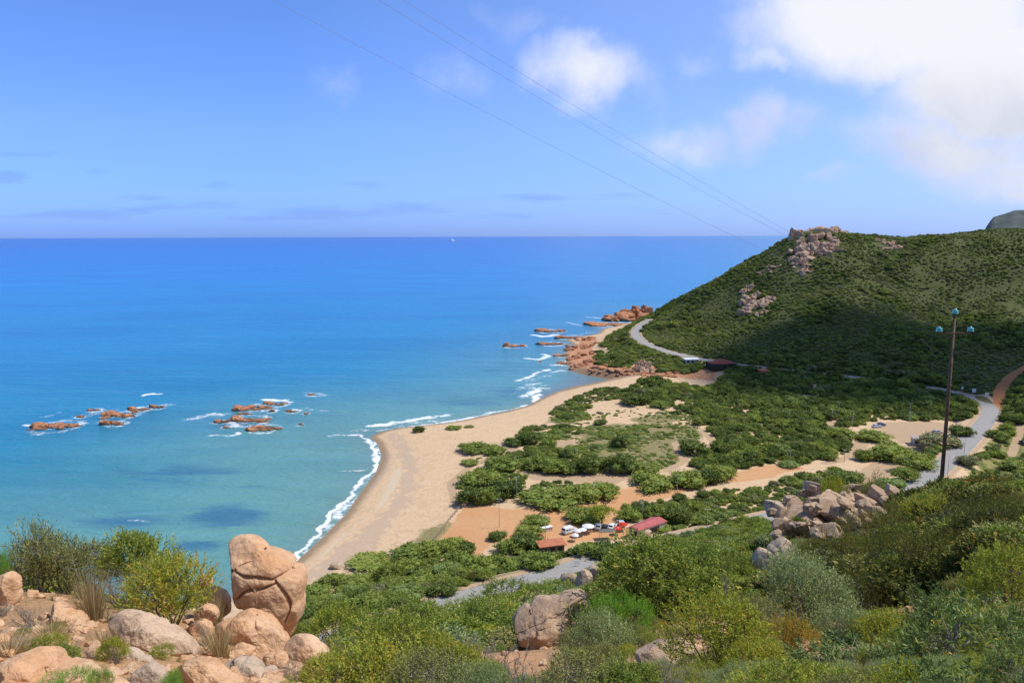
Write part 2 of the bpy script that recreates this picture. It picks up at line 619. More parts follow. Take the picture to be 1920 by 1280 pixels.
white_b = union([blob(1760, 60, 390, 150, 1.15), blob(1560, 40, 240, 110, 0.9), blob(1900, 120, 330, 150, 1.2), blob(1640, 110, 200, 90, 0.95), blob(1110, 135, 170, 95, 0.86),
                 blob(1060, 120, 90, 70, 0.66), blob(1190, 150, 130, 70, 0.62), blob(1415, 245, 110, 85, 0.78), blob(1320, 255, 210, 80, 0.66), blob(1430, 125, 80, 50, 0.6), blob(1770, 250, 330, 110, 0.80),
                 blob(1870, 300, 260, 100, 0.82), blob(1560, 335, 90, 40, 0.55), blob(1910, 330, 120, 50, 0.8), blob(860, 150, 160, 90, 0.42), blob(660, 165, 100, 60, 0.40), blob(1300, 130, 140, 60, 0.46),
                 blob(2400, 150, 500, 350, 1.0), blob(1700, 30, 420, 170, 1.25), blob(1850, 170, 300, 120, 1.2), blob(1800, 270, 330, 90, 0.9), blob(1480, 240, 160, 80, 0.5), blob(1000, 60, 300, 60, 0.33)])
dens = wt.math('ADD', white_b, wt.math('MULTIPLY', wt.math('SUBTRACT', ns, 0.5), 1.15))
cover = wt.rng(dens, 0.20, 1.02, 0.0, 0.97, True)
# a thin veil that brightens towards the horizon and the right
veil = wt.math('MULTIPLY', wt.rng(cx, -0.3, 0.7, 0.0, 0.46), wt.rng(nb, 0.3, 0.7, 0.6, 1.0))
grey_b = union([blob(u, v, ru, rv, am, P2r) for u, v, ru, rv, am in [(185, 398, 200, 24, 1), (405, 345, 70, 18, 1), (15, 332, 70, 24, 1), (700, 396, 360, 26, 0.9), (1010, 370, 280, 16, 0.85), (670, 345, 90, 12, 0.7), (40, 290, 130, 10, .6),
    (185, 322, 70, 12, .6), (380, 385, 180, 20, .9), (60, 405, 160, 14, .8), (560, 410, 240, 14, .8), (900, 405, 240, 14, .7), (280, 372, 120, 9, .7), (1180, 395, 200, 14, .6)]])
grey = wt.math('MULTIPLY', wt.rng(wt.math('ADD', grey_b, wt.math('MULTIPLY', wt.math('SUBTRACT', nstr, 0.5), 2.4)), 0.42, 1.05, 0.0, 1.0, True), 0.40)
el = wt.math('MAXIMUM', sep.outputs[2], 0.0)
tint = wt.ramp(wt.rng(el, 0.0, 0.6), [(0.0, (0.37, 0.66, 1.90)), (0.09, (0.53, 0.82, 1.86)), (0.22, (0.69, 0.96, 1.80)), (0.48, (0.72, 1.01, 1.62)), (1.0, (0.86, 0.98, 1.15))])
skyc = wt.mix(1.0, sky.outputs[0], tint, 'MULTIPLY')
scl = wt.vmath('SCALE', skyc)
scl.node.inputs['Scale'].default_value = SKY_STRENGTH
c1 = wt.mix(veil, scl, (0.66, 0.76, 0.97))
c1 = wt.mix(grey, c1, (0.20, 0.355, 0.78))
shade = wt.rng(wt.noise(wt.vmath('ADD', P2, (0.02, 0.05, 0)), 4.5, 5, 0.55), 0.36, 0.62)
low = wt.rng(cz, 0.14, 0.24, 1.0, 0.0, True)
lowpat = wt.math('MULTIPLY', low, wt.rng(shade, 0.2, 1.0, 1.0, 0.35))
cc = wt.mix(lowpat, (0.93, 0.94, 0.98), (0.66, 0.69, 0.80))
c1 = wt.mix(cover, c1, cc)
wt.l(c1, bg.inputs['Color'])
bg.inputs['Strength'].default_value = 1.0
wt.l(bg.outputs[0], wo.inputs['Surface'])

scene.view_settings.view_transform = 'Standard'
scene.view_settings.look = 'None'
scene.view_settings.gamma = 1.0
scene.view_settings.exposure = 0.0
scene.cycles.use_denoising = True
scene.cycles.max_bounces = 6
scene.cycles.diffuse_bounces = 3
scene.cycles.glossy_bounces = 2
scene.cycles.transmission_bounces = 3
scene.cycles.transparent_max_bounces = 6
scene.cycles.caustics_reflective = False
scene.cycles.caustics_refractive = False

# ------------------------------------------------------------------ zones on the plain, traced
def zpoly(pts, z=3.4):
    return np.array([hitz(u, v, z)[:2] for u, v in pts])
Z_DIRT = [zpoly(p) for p in [
    [(806, 1028), (838, 990), (869, 946), (905, 944), (960, 953), (1030, 948), (1075, 936), (1130, 926), (1200, 908), (1290, 906), (1345, 900), (1400, 880), (1440, 872), (1495, 872), (1512, 880), (1480, 884),
     (1440, 897), (1400, 903), (1350, 905), (1290, 921), (1240, 935), (1195, 945), (1160, 962), (1165, 985), (1205, 1003), (1165, 1012), (1090, 1016), (1050, 1032), (1005, 1012), (945, 1010), (905, 1028), (890, 1052), (874, 1056), (880, 1020)],
    [(560, 1136), (610, 1112), (700, 1090), (712, 1098), (655, 1118), (600, 1138), (560, 1150)],
    [(640, 1076), (700, 1062), (715, 1070), (660, 1085)]]]
Z_TAN = [zpoly(p, 4) for p in [
    [(1640, 800), (1665, 790), (1760, 789), (1790, 798), (1800, 812), (1750, 816), (1715, 826), (1690, 830), (1670, 815), (1650, 806)],
    [(1548, 786), (1572, 783), (1580, 795), (1560, 806), (1552, 800)],
    [(1600, 886), (1632, 866), (1636, 852), (1655, 858), (1668, 868), (1702, 858), (1700, 872), (1686, 884), (1655, 898), (1610, 900)],
    [(1608, 822), (1630, 824), (1628, 838), (1600, 845), (1590, 840)],
    [(1690, 832), (1735, 835), (1740, 842), (1700, 842)],
    [(975, 882), (1040, 880), (1120, 880), (1180, 876), (1230, 885), (1180, 892), (1150, 908), (1110, 905), (1060, 897), (1000, 895)],
    [(1030, 822), (1075, 822), (1082, 836), (1050, 836), (1036, 832)], [(940, 832), (975, 833), (970, 842), (945, 842)]]]
Z_GRASS = [zpoly(p) for p in [
    [(1090, 800), (1160, 794), (1250, 793), (1310, 800), (1318, 815), (1300, 835), (1290, 865), (1255, 882), (1190, 880), (1120, 862), (1080, 830)],
    [(1030, 776), (1100, 770), (1110, 785), (1060, 792), (1030, 790)],
    [(745, 1035), (790, 985), (840, 972), (855, 980), (830, 1012), (800, 1032)],
    [(1210, 795), (1180, 785), (1230, 775), (1270, 780), (1280, 790)]]]
Z_FIELD = [zpoly(p, 6) for p in [[(1800, 905), (1835, 850), (1870, 800), (1925, 805), (2100, 810), (2100, 935), (1900, 930)]]]
Z_PEB = [zpoly(p, 1.5) for p in [
    [(552, 1084), (600, 1050), (650, 1010), (690, 980), (730, 950), (750, 915), (756, 880), (748, 850), (735, 830), (722, 812), (740, 806), (768, 840), (785, 880), (780, 912), (765, 947), (735, 987), (700, 1022), (655, 1057), (610, 1078), (565, 1094)],
    [(714, 838), (728, 846), (733, 868), (716, 892), (696, 912), (704, 890), (716, 870)]]]
Z_PALE = [zpoly(p, 1.2) for p in [
    [(694, 968), (712, 940), (728, 905), (738, 880), (751, 872), (752, 890), (740, 915), (720, 945), (700, 962), (660, 985), (635, 1012), (600, 1046), (592, 1046), (640, 998)]]]
Z_RED = [zpoly(p, 2) for p in [
    [(1058, 662), (1085, 640), (1105, 628), (1120, 640), (1110, 655), (1118, 668), (1110, 682), (1150, 695), (1250, 700), (1290, 690), (1345, 706), (1340, 716), (1262, 712), (1170, 711), (1110, 705), (1072, 696), (1050, 678)]]]
EARTH_TRACKS = [np.array([hitz(u, v, 3.5)[:2] for u, v in p]) for p in [
    [(1330, 800), (1318, 808), (1325, 815), (1345, 835)], [(1250, 883), (1285, 865), (1275, 850), (1265, 830)], [(1120, 650), (1135, 658), (1142, 668)],
    [(1600, 850), (1575, 862), (1545, 868)], [(1896, 855), (1905, 835), (1915, 812)], [(1880, 812), (1925, 815)], [(855, 940), (845, 900), (880, 870), (930, 850)]]]

def zones(x, y, polys, soft):
    o = np.full(x.shape, -1e9)
    for p in polys:
        lo, hi = p.min(0) - 3 * soft - 5, p.max(0) + 3 * soft + 5
        m = (x > lo[0]) & (x < hi[0]) & (y > lo[1]) & (y < hi[1])
        if m.any():
            o[m] = np.maximum(o[m], sdist(x[m], y[m], p))
    return np.clip(0.5 + o / (2 * soft), 0, 1)

# ------------------------------------------------------------------ ground sheet
th = np.concatenate([np.linspace(-180, -48, 60)[:-1], np.linspace(-48, 48, 860), np.linspace(48, 180, 60)[1:]])
th = np.radians(th)
rr = np.concatenate([[0.15, 0.5], np.geomspace(1.0, 130, 250)[:-1], np.geomspace(130, 720, 330)[:-1], np.geomspace(720, 1900, 60)])
TH, RR = np.meshgrid(th, rr)
gx, gy = (RR * np.sin(TH)).ravel(), (RR * np.cos(TH)).ravel()
gzv = height(gx, gy)
gsd = sdist(gx, gy, LAND)
nt, nr = len(th), len(rr)
ii, jj = np.meshgrid(np.arange(nr - 1), np.arange(nt - 1), indexing='ij')
a = (ii * nt + jj).ravel()
faces = np.stack([a, a + 1, a + nt + 1, a + nt], 1)
# drop the sea bed far from land
keep = (np.minimum.reduce([gzv[faces[:, k]] for k in range(4)]) > -9.5) | (RR.ravel()[faces[:, 0]] < 60)
faces = faces[keep][:, ::-1]
hillm = np.maximum(sstep(5.0, 9.0, fg_height(gx, gy)), sstep(5.5, 10, far_height(gx, gy)))
tracks = np.zeros(len(gx))
for tr in EARTH_TRACKS:
    d, _ = seg_dist(gx, gy, tr)
    tracks = np.maximum(tracks, np.clip(1 - d / 3.0, 0, 1))
dp, _ = seg_dist(gx, gy, PATH)
dr, _ = seg_dist(gx, gy, ROAD)
verge = np.clip(1 - np.abs(dr - 4.6) / 2.6, 0, 1)
A = dict(sd=np.clip(gsd, -20, 60), hill=hillm, dirt=zones(gx, gy, Z_DIRT, 3), tan=np.maximum(zones(gx, gy, Z_TAN, 3), np.maximum(tracks, verge * 0.75)), gras=zones(gx, gy, Z_GRASS, 7),
         fld=zones(gx, gy, Z_FIELD, 9), peb=zones(gx, gy, Z_PEB, 5), pale=zones(gx, gy, Z_PALE, 1.6), red=zones(gx, gy, Z_RED, 6), path=np.clip(1.6 - dp / 2.2, 0, 1),
         near=1 - sstep(25, 60, np.hypot(gx, gy)))
m = NT('ground_soil')
P = m.pos()
n1 = m.noise(P, 0.06, 6, 0.6)
n2 = m.noise(P, 0.7, 6, 0.65)
n3 = m.noise(P, 6.0, 5, 0.65)
n0 = m.noise(P, 0.22, 6, 0.7)
def edge(name, k=0.9, nz=None):
    s = m.math('ADD', m.attr(name), m.math('MULTIPLY', m.math('SUBTRACT', nz or n0, 0.5), k))
    return m.rng(s, 0.40, 0.60, 0, 1, True)
sand = m.mix(m.rng(n2, 0.3, 0.7), (0.57, 0.385, 0.225), (0.68, 0.49, 0.31))
sand = m.mix(m.math('MULTIPLY', m.rng(n0, 0.5, 0.72), 0.45), sand, (0.40, 0.31, 0.16))
sand = m.mix(m.math('MULTIPLY', m.rng(n3, 0.55, 0.75), 0.35), sand, (0.34, 0.24, 0.15))
grasscol = m.mix(m.rng(n2, 0.3, 0.7), (0.085, 0.105, 0.03), (0.20, 0.19, 0.065))
grasscol = m.mix(m.rng(n3, 0.42, 0.62, 0, 0.85), grasscol, (0.36, 0.28, 0.14))
c = m.mix(m.math('MULTIPLY', edge('gras', 1.0), 0.93), sand, grasscol)
c = m.mix(edge('fld', 1.0), c, m.mix(m.rng(n0, 0.42, 0.6), m.mix(m.rng(n3, .35, .65), (0.21, 0.20, 0.06), (0.33, 0.28, 0.11)), (0.10, 0.12, 0.03)))
soil = m.mix(m.rng(n2, 0.35, 0.65), (0.28, 0.185, 0.095), (0.48, 0.28, 0.14))
soil = m.mix(m.rng(n3, 0.46, 0.62, 0, 0.7), soil, (0.10, 0.085, 0.04))
soilfar = m.mix(m.rng(n2, 0.35, 0.65), (0.070, 0.084, 0.028), (0.105, 0.115, 0.042))
soilfar = m.mix(m.rng(n1, 0.56, 0.70, 0, 0.3), soilfar, (0.19, 0.165, 0.075))
soilnear = m.mix(m.rng(n0, 0.35, 0.6), (0.58, 0.31, 0.155), soil)
wr = m.noise(m.scale3(P, (0.9, 0.35, 0.5)), 1.0, 7, 0.75, 1.0)
c = m.mix(m.math('MULTIPLY', m.rng(wr, 0.56, 0.66), 0.55), c, (0.30, 0.21, 0.125))
c = m.mix(m.math('MULTIPLY', m.rng(wr, 0.44, 0.34), 0.35), c, (0.72, 0.56, 0.38))
c = m.mix(m.attr('hill'), c, m.mix(m.attr('near'), soilfar, soilnear))
c = m.mix(m.math('MULTIPLY', edge('dirt', 0.7), 0.95), c, m.mix(m.rng(n2, 0.3, 0.7), m.mix(m.rng(n1, .4, .6), (0.60, 0.285, 0.125), (0.62, 0.34, 0.165)), (0.52, 0.29, 0.14)))
c = m.mix(edge('tan', 0.6), c, m.mix(m.rng(n2, 0.3, 0.7), (0.50, 0.34, 0.20), (0.42, 0.30, 0.19)))
c = m.mix(edge('path', 0.4), c, m.mix(m.rng(n2, 0.3, 0.7), (0.46, 0.19, 0.085), (0.36, 0.17, 0.08)))
pebc = m.mix(m.rng(n3, 0.35, 0.65), (0.38, 0.275, 0.19), (0.58, 0.44, 0.315))
c = m.mix(m.math('MULTIPLY', edge('peb', 1.9), 0.75), c, pebc)
c = m.mix(m.math('MULTIPLY', edge('pale', 0.5), 0.9), c, (0.60, 0.475, 0.33))
redc = m.mix(m.rng(m.voro(P, 0.45), 0.1, 0.7), (0.40, 0.175, 0.085), (0.55, 0.29, 0.16))
c = m.mix(edge('red', 0.7), c, redc)
sdw = m.math('ADD', m.attr('sd'), m.math('MULTIPLY', m.math('SUBTRACT', n0, 0.5), 5.0))
c = m.mix(m.rng(sdw, 1.0, 4.6, 0.8, 0.0, True), c, (0.235, 0.165, 0.105))
hb = m.math('ADD', m.math('MULTIPLY', n3, 0.25), m.math('MULTIPLY', n2, 0.6))
mat_ground = m.bsdf(c, 0.92, 0.12, m.bump(hb, 0.55, 0.5))
ground = link('ground', make_mesh('ground', np.stack([gx, gy, gzv], 1), faces, mat_ground, True, A))
tag(ground, kind='structure')

# ------------------------------------------------------------------ rocks standing in the sea (photo pixel of the waterline middle, width, height)
SEA_ROCKS = [(108, 800, 84, 14, 'low red rock at the left end of the left reef'), (150, 782, 16, 8, 'small round rock just above the left reef\'s low rock'), (215, 795, 42, 18, 'rounded front rock of the left reef with wave wash'),
             (226, 780, 62, 18, 'tallest red rock in the middle of the left reef'), (178, 769, 26, 8, 'flat dark rock at the back of the left reef'), (262, 768, 42, 10, 'low rock trailing right in the left reef'),
             (296, 764, 28, 12, 'round knob at the right tip of the left reef'), (250, 773, 20, 7, 'little rock between the knob and the tallest reef rock'),
             (480, 766, 60, 15, 'long low dark red slab topping the second reef'), (518, 758, 46, 11, 'rough back rock joined to the second reef\'s long slab'), (418, 791, 30, 11, 'left wet rock of the second reef amid white foam'),
             (470, 789, 72, 12, 'wide flat rock in the middle of the second reef'), (462, 776, 24, 6, 'small rock behind the flat rock of the second reef'), (497, 804, 56, 10, 'awash front rock of the second reef'),
             (510, 771, 20, 6, 'small dark rock right of the long slab'), (548, 771, 26, 7, 'low dark rock between second reef and lone stone'), (565, 796, 14, 6, 'tiny awash stone furthest right before second reef'),
             (582, 740, 15, 7, 'lone small stone in a ring of white foam'), (424, 801, 18, 5, 'barely awash stone left of the front rock'), (575, 775, 14, 4, 'tiny flat dark stone right of the second reef'),
             (965, 649, 44, 12, 'low reddish islet furthest left off the headland'), (1034, 621, 52, 12, 'flat topped red islet beyond the low islet'), (1036, 645, 50, 9, 'awash red rock shelf between islet and headland'),
             (1058, 667, 36, 8, 'small red shelf rock close below the headland rocks'), (1013, 679, 10, 5, 'single tiny rock amid breakers off the river mouth'), (1066, 682, 40, 8, 'red rock ledge at the river mouth corner'),
             (1075, 633, 60, 9, 'long thin red rock tongue running out from headland'), (1145, 609, 84, 13, 'long low red rock bar before the big headland rock')]
rock_xy = []
for u, v, w, h, lab in SEA_ROCKS:
    p = hitz(u, v, 0)
    rock_xy.append((p[0], p[1], w * depth(p) / FPX / 2))

# ------------------------------------------------------------------ sea
tw = np.radians(np.concatenate([np.linspace(-75, -44, 16)[:-1], np.linspace(-44, 22, 760), np.linspace(22, 80, 16)[1:]]))
rw = np.concatenate([[40, 70], np.geomspace(110, 330, 380)[:-1], np.geomspace(330, 1000, 360)[:-1], np.geomspace(1000, 260000, 90)])
TW, RW = np.meshgrid(tw, rw)
wx, wy = (RW * np.sin(TW)).ravel(), (RW * np.cos(TW)).ravel()
wsd = -sdist(wx, wy, LAND)
far_m = RW.ravel() > 1100
def px(pts, z=0.0):
    return [tuple(hitz(u, v, z)[:2]) for u, v in pts]
foam = np.zeros(len(wx))
wxf = wx + fbm2(wx, wy, 13, 4, 201) * 4.2 + fbm2(wx, wy, 4, 3, 207) * 1.6
wyf = wy + fbm2(wx, wy, 13, 4, 203) * 4.2 + fbm2(wx, wy, 4, 3, 209) * 1.6
def add_foam(pts, w, amp):
    d, _ = seg_dist(wxf, wyf, px(pts))
    np.maximum(foam, amp * np.exp(-(d / w) ** 2), out=foam)
add_foam(SHORE_PX[:8], 3.4, 0.50)
add_foam([(535, 1058), (565, 1025), (603, 994), (643, 955), (668, 918), (700, 875), (709, 850), (703, 830)], 1.25, 1.05)
add_foam([(560, 1050), (600, 1012), (640, 975), (660, 945), (676, 930)], 3.6, 0.62)
add_foam([(706, 835), (694, 821), (672, 815), (640, 818), (615, 820)], 1.6, 0.85)
add_foam([(690, 800), (735, 792), (790, 786), (838, 778)], 3.0, 0.95)
add_foam([(640, 812), (680, 806), (720, 800), (780, 793), (830, 787)], 5.0, 0.5)
add_foam([(712, 805), (795, 796), (850, 789), (900, 779), (950, 770), (985, 759)], 2.2, 0.8)
add_foam([(1000, 752), (1006, 745), (1012, 741)], 3.0, 1.0)
add_foam([(973, 713), (985, 709), (1000, 703), (1012, 697)], 2.6, 0.85)
add_foam([(980, 716), (1000, 710), (1020, 704)], 7.0, 0.5)
add_foam([(985, 744), (996, 738), (1004, 733)], 4.0, 0.9)
add_foam([(985, 735), (1005, 728), (1020, 728)], 9.0, 0.52)
add_foam([(978, 728), (992, 724), (1003, 718), (1000, 728)], 4.5, 0.62)
add_foam([(1003, 718), (1018, 722), (1030, 720)], 3.0, 0.5)
add_foam([(1035, 697), (1055, 694)], 3.5, 0.85)
add_foam([(1020, 694), (1030, 692)], 2.5, 0.9)
add_foam([(990, 671), (1015, 674), (1030, 667), (1025, 664)], 3.2, 0.95)
add_foam([(1042, 684), (1060, 681), (1070, 675)], 6.0, 0.72)
add_foam([(1000, 628), (1020, 631), (1042, 628)], 4.0, 1.1)
add_foam([(1060, 604), (1075, 607), (1085, 610)], 5.0, 0.62)
add_foam([(1095, 607), (1120, 610), (1165, 615)], 4.5, 0.8)
add_foam([(1105, 594), (1130, 597), (1160, 601)], 5.0, 0.7)
add_foam([(275, 741), (288, 739), (302, 739)], 2.0, 1.1)
add_foam([(1085, 627), (1115, 622), (1150, 620)], 3.0, 0.6)
add_foam([(560, 767), (610, 770), (655, 771)], 1.5, 0.5)
add_foam([(660, 960), (672, 957)], 1.6, 0.4)
add_foam([(340, 1040), (360, 1036), (382, 1034)], 1.8, 0.62)
add_foam([(245, 975), (262, 974), (280, 978)], 1.8, 0.45)
add_foam([(620, 886), (655, 886), (682, 883)], 1.5, 0.62)
add_foam([(380, 818), (400, 815), (418, 818), (445, 813), (440, 811)], 1.4, 0.85)
add_foam([(55, 798), (72, 802), (95, 804)], 2.6, 0.8)
add_foam([(85, 781), (110, 776), (130, 776)], 3.0, 0.55)
add_foam([(150, 783), (190, 772), (215, 768)], 7.0, 0.52)
add_foam([(240, 772), (285, 760), (322, 757)], 4.0, 0.55)
add_foam([(365, 784), (390, 777), (410, 781)], 5.0, 0.7)
add_foam([(420, 778), (450, 770), (480, 774)], 6.0, 0.5)
add_foam([(500, 748), (528, 750), (540, 754)], 3.0, 0.9)
add_foam([(575, 738), (600, 737), (612, 741), (590, 743)], 3.0, 0.72)
for (qx, qy, qr) in rock_xy:
    d = np.hypot(wx - qx, (wy - qy) * 0.8)
    np.maximum(foam, 0.62 * np.exp(-((d - qr * 0.9) / (0.25 * qr + 1.2)) ** 2), out=foam)
    np.maximum(foam, 0.43 * np.exp(-(d / (qr * 1.5 + 2.5)) ** 2), out=foam)
weed = np.zeros(len(wx))
def add_weed(u, v, ru, rv, amp):
    a0, a1, b1 = hitz(u, v), hitz(u + ru, v), hitz(u, v - rv)
    rx, ry = abs(a1[0] - a0[0]), abs(b1[1] - a0[1])
    np.maximum(weed, amp * np.exp(-((wx - a0[0]) / rx) ** 2 - ((wy - a0[1]) / ry) ** 2), out=weed)
for w_ in [(330, 885, 130, 22, 0.95), (430, 965, 90, 26, 1.15), (230, 975, 110, 20, 0.95), (370, 1020, 70, 18, 1.0), (450, 795, 90, 18, 0.75), (470, 915, 60, 8, 0.5), (880, 755, 110, 14, 0.75), (960, 735, 60, 14, 0.75), (250, 790, 100, 12, .35),
           (660, 720, 200, 14, 0.45), (940, 690, 130, 18, 0.6), (900, 530, 160, 7, 0.4), (870, 640, 130, 10, 0.35), (540, 790, 60, 14, 0.6), (400, 560, 300, 8, .3), (200, 700, 200, 10, .25)]:
    add_weed(*w_)
river = zones(wx, wy, [zpoly([(1030, 745), (1070, 700), (1110, 706), (1200, 710), (1300, 712), (1300, 716), (1200, 722), (1090, 730)], 0)], 10)
murk = zones(wx, wy, [zpoly([(590, 850), (620, 812), (700, 800), (850, 790), (950, 770), (700, 860), (600, 1010), (540, 1060), (430, 1100), (440, 1010)], 0)], 28)
ii, jj = np.meshgrid(np.arange(len(rw) - 1), np.arange(len(tw) - 1), indexing='ij')
a = (ii * len(tw) + jj).ravel()
f = np.stack([a, a + 1, a + len(tw) + 1, a + len(tw)], 1)[:, ::-1]
inl = np.maximum.reduce([(-wsd)[f[:, k]] for k in range(4)])
f = f[inl < 14]
m = NT('sea_water')
P = m.pos()
sep = m.n('ShaderNodeSeparateXYZ')
m.l(P, sep.inputs[0])
cd = m.vmath('LENGTH', P)
sd = m.attr('sd')
big = m.noise(m.scale3(P, (0.004, 0.012, 0.01)), 1.0, 5, 0.6, 0.4)
mid = m.noise(m.scale3(P, (0.03, 0.09, 0.05)), 1.0, 5, 0.6)
# water colour follows depth of water, which grows with distance from the shore
deep = m.ramp(m.rng(m.math('LOGARITHM', cd, 10), 2.2, 4.4), [(0.0, (0.040, 0.255, 0.27)), (0.12, (0.022, 0.225, 0.315)), (0.27, (0.012, 0.215, 0.45)), (0.45, (0.009, 0.20, 0.53)), (0.62, (0.012, 0.165, 0.51)), (0.8, (0.016, 0.13, 0.47)), (1.0, (0.02, 0.12, 0.42))])
shal = m.rng(m.math('ADD', sd, m.math('MULTIPLY', m.math('SUBTRACT', mid, 0.5), 50)), 0, 165, 1, 0, True)
c = m.mix(m.math('MULTIPLY', shal, m.rng(cd, 330, 620, 0.8, 0.22)), deep, (0.165, 0.335, 0.285))
c = m.mix(m.math('MULTIPLY', m.rng(sd, 0, 16, 1, 0, True), 0.6), c, (0.20, 0.27, 0.24))
c = m.mix(m.math('MULTIPLY', m.attr('murk'), m.rng(mid, .3, .7, .15, .5)), c, (0.12, 0.29, 0.26))
wmask = m.rng(m.math('ADD', m.attr('weed'), m.math('MULTIPLY', m.math('SUBTRACT', m.noise(m.scale3(P, (0.022, 0.10, 0.05)), 1.0, 7, 0.68, 0.8), 0.5), 2.2)), 0.30, 1.15, 0, 0.66, True)
c = m.mix(wmask, c, (0.022, 0.115, 0.25))
c = m.mix(m.math('MULTIPLY', m.attr('river'), 0.75), c, (0.17, 0.185, 0.21))
c = m.mix(m.rng(big, 0.40, 0.62, 0, 0.6, True), c, m.mix(1.0, c, (0.74, 0.80, 0.88), 'MULTIPLY'))
east = m.rng(m.math('DIVIDE', sep.outputs[0], m.math('MAXIMUM', sep.outputs[1], 1.0)), -0.05, 0.4, 0, 0.55)
c = m.mix(m.math('MULTIPLY', east, m.rng(cd, 500, 1200)), c, (0.035, 0.235, 0.44))
stk = m.noise(m.scale3(P, (0.012, 0.07, 0.05)), 1.0, 6, 0.65, 0.6)
c = m.mix(m.rng(stk, 0.50, 0.72, 0, 0.35), c, m.mix(1.0, c, (0.66, 0.76, 0.90), 'MULTIPLY'))
c = m.mix(m.rng(stk, 0.46, 0.30, 0, 0.16), c, (0.14, 0.36, 0.52))
fn = m.noise(m.scale3(P, (0.42, 0.62, 0.6)), 1.0, 8, 0.72, 1.2)
fn2 = m.noise(m.scale3(P, (0.10, 0.16, 0.1)), 1.0, 4, 0.6)
fs = m.math('ADD', m.attr('foam'), m.math('MULTIPLY', m.math('SUBTRACT', m.math('ADD', m.math('MULTIPLY', fn, 0.6), m.math('MULTIPLY', fn2, 0.4)), 0.5), 3.0))
fmask = m.math('MULTIPLY', m.rng(fs, 0.46, 0.92, 0, 1, True), m.rng(m.attr('foam'), 0.05, 0.25))
c = m.mix(fmask, c, (0.80, 0.82, 0.83))
h1 = m.noise(m.scale3(P, (0.35, 0.8, 0.5)), 1.0, 4, 0.6, 0.3)
h2 = m.noise(m.scale3(P, (0.06, 0.16, 0.1)), 1.0, 4, 0.6, 0.3)
b = m.bump(m.math('ADD', h1, m.math('MULTIPLY', h2, 4.0)), 0.55, 1.0)
mat_sea = m.bsdf(c, m.mix(fmask, (0.25,) * 3, (0.9,) * 3), 0.11, b)
sea = link('sea', make_mesh('sea', np.stack([wx, wy, np.zeros(len(wx))], 1), f, mat_sea, True,
                            dict(sd=np.clip(wsd, -20, 400), foam=foam, weed=weed, river=river, murk=murk)))
tag(sea, kind='structure')

# ------------------------------------------------------------------ road
m = NT('asphalt')
P = m.pos()
n = m.noise(P, 1.2, 5)
n2 = m.noise(P, 0.12, 4)
c = m.mix(m.rng(n, 0.3, 0.7), (0.285, 0.272, 0.258), (0.35, 0.335, 0.315))
c = m.mix(m.rng(n2, 0.45, 0.7, 0, 0.6), c, (0.33, 0.30, 0.265))
wr = m.noise(m.scale3(P, (0.35, 0.35, 0.3)), 1.0, 7, 0.7, 1.2)
c = m.mix(m.rng(wr, 0.55, 0.66, 0, 0.5), c, (0.22, 0.21, 0.205))
c = m.mix(m.rng(wr, 0.42, 0.32, 0, 0.5), c, (0.37, 0.335, 0.285))
mat_road = m.bsdf(c, 0.9, 0.15, m.bump(n, 0.2, 0.05))
def strip(line, half, up, n_across=5):
    L = np.asarray(line)
    T = np.gradient(L[:, :2], axis=0)
    T /= np.linalg.norm(T, axis=1, keepdims=True)
    N = np.stack([T[:, 1], -T[:, 0]], 1)
    vs = []
    for k in np.linspace(-1, 1, n_across):
        q = L.copy()
        q[:, :2] += N * (half * k)
        q[:, 2] += up + 0.05 * (1 - k * k)
        vs.append(q)
    V = np.stack(vs, 1)
    n, c = V.shape[:2]
    i, j = np.meshgrid(np.arange(n - 1), np.arange(c - 1), indexing='ij')
    a = (i * c + j).ravel()
    return V.reshape(-1, 3), np.stack([a, a + c, a + c + 1, a + 1], 1)[:, ::-1]
v_, f_ = strip(smooth_poly(ROAD, 3), 3.5, 0.0)
tag(link('road', make_mesh('road', v_, f_, mat_road, True)), kind='structure')
# ------------------------------------------------------------------ foliage materials
def leaf_mat(name, stops, trans=0.36, rough=0.62, spec=0.14, vary=0.55):
    m = NT(name)
    t = m.attr('tint')
    rnd = m.rand()
    nz = m.noise(m.pos(), 0.55, 3)
    f = m.math('ADD', t, m.math('MULTIPLY', m.math('SUBTRACT', m.math('ADD', m.math('MULTIPLY', rnd, 0.55), m.math('MULTIPLY', nz, 0.6)), 0.55), vary), clamp=True)
    c = m.ramp(f, stops)
    tc = m.mix(1.0, c, (1.0, 1.0, 0.45), 'MULTIPLY')
    return m.bsdf(c, rough, spec, None, 0, None, (tc, trans))
G = lambda *k: k
M_LENT = leaf_mat('lentisk_leaf', [(0, G(0.107, 0.160, 0.036)), (0.4, G(0.216, 0.291, 0.056)), (0.75, G(0.396, 0.452, 0.088)), (1, G(0.660, 0.583, 0.128))])
M_YG = leaf_mat('yellow_green_leaf', [(0, G(0.156, 0.204, 0.038)), (0.4, G(0.323, 0.377, 0.056)), (0.72, G(0.550, 0.535, 0.083)), (0.9, G(0.568, 0.456, 0.083)), (1, G(0.568, 0.274, 0.070))])
M_RUST = leaf_mat('rusty_leaf', [(0, G(0.195, 0.185, 0.042)), (0.45, G(0.429, 0.351, 0.062)), (0.8, G(0.594, 0.351, 0.062)), (1, G(0.586, 0.185, 0.062))])
M_OLIVE = leaf_mat('grey_green_leaf', [(0, G(0.141, 0.193, 0.077)), (0.5, G(0.270, 0.347, 0.137)), (0.85, G(0.451, 0.515, 0.225)), (1, G(0.619, 0.619, 0.284))], 0.2)
M_DRYG = leaf_mat('dusty_olive_leaf', [(0, G(0.156, 0.168, 0.061)), (0.5, G(0.300, 0.312, 0.102)), (0.85, G(0.444, 0.408, 0.137)), (1, G(0.600, 0.480, 0.194))], 0.22)
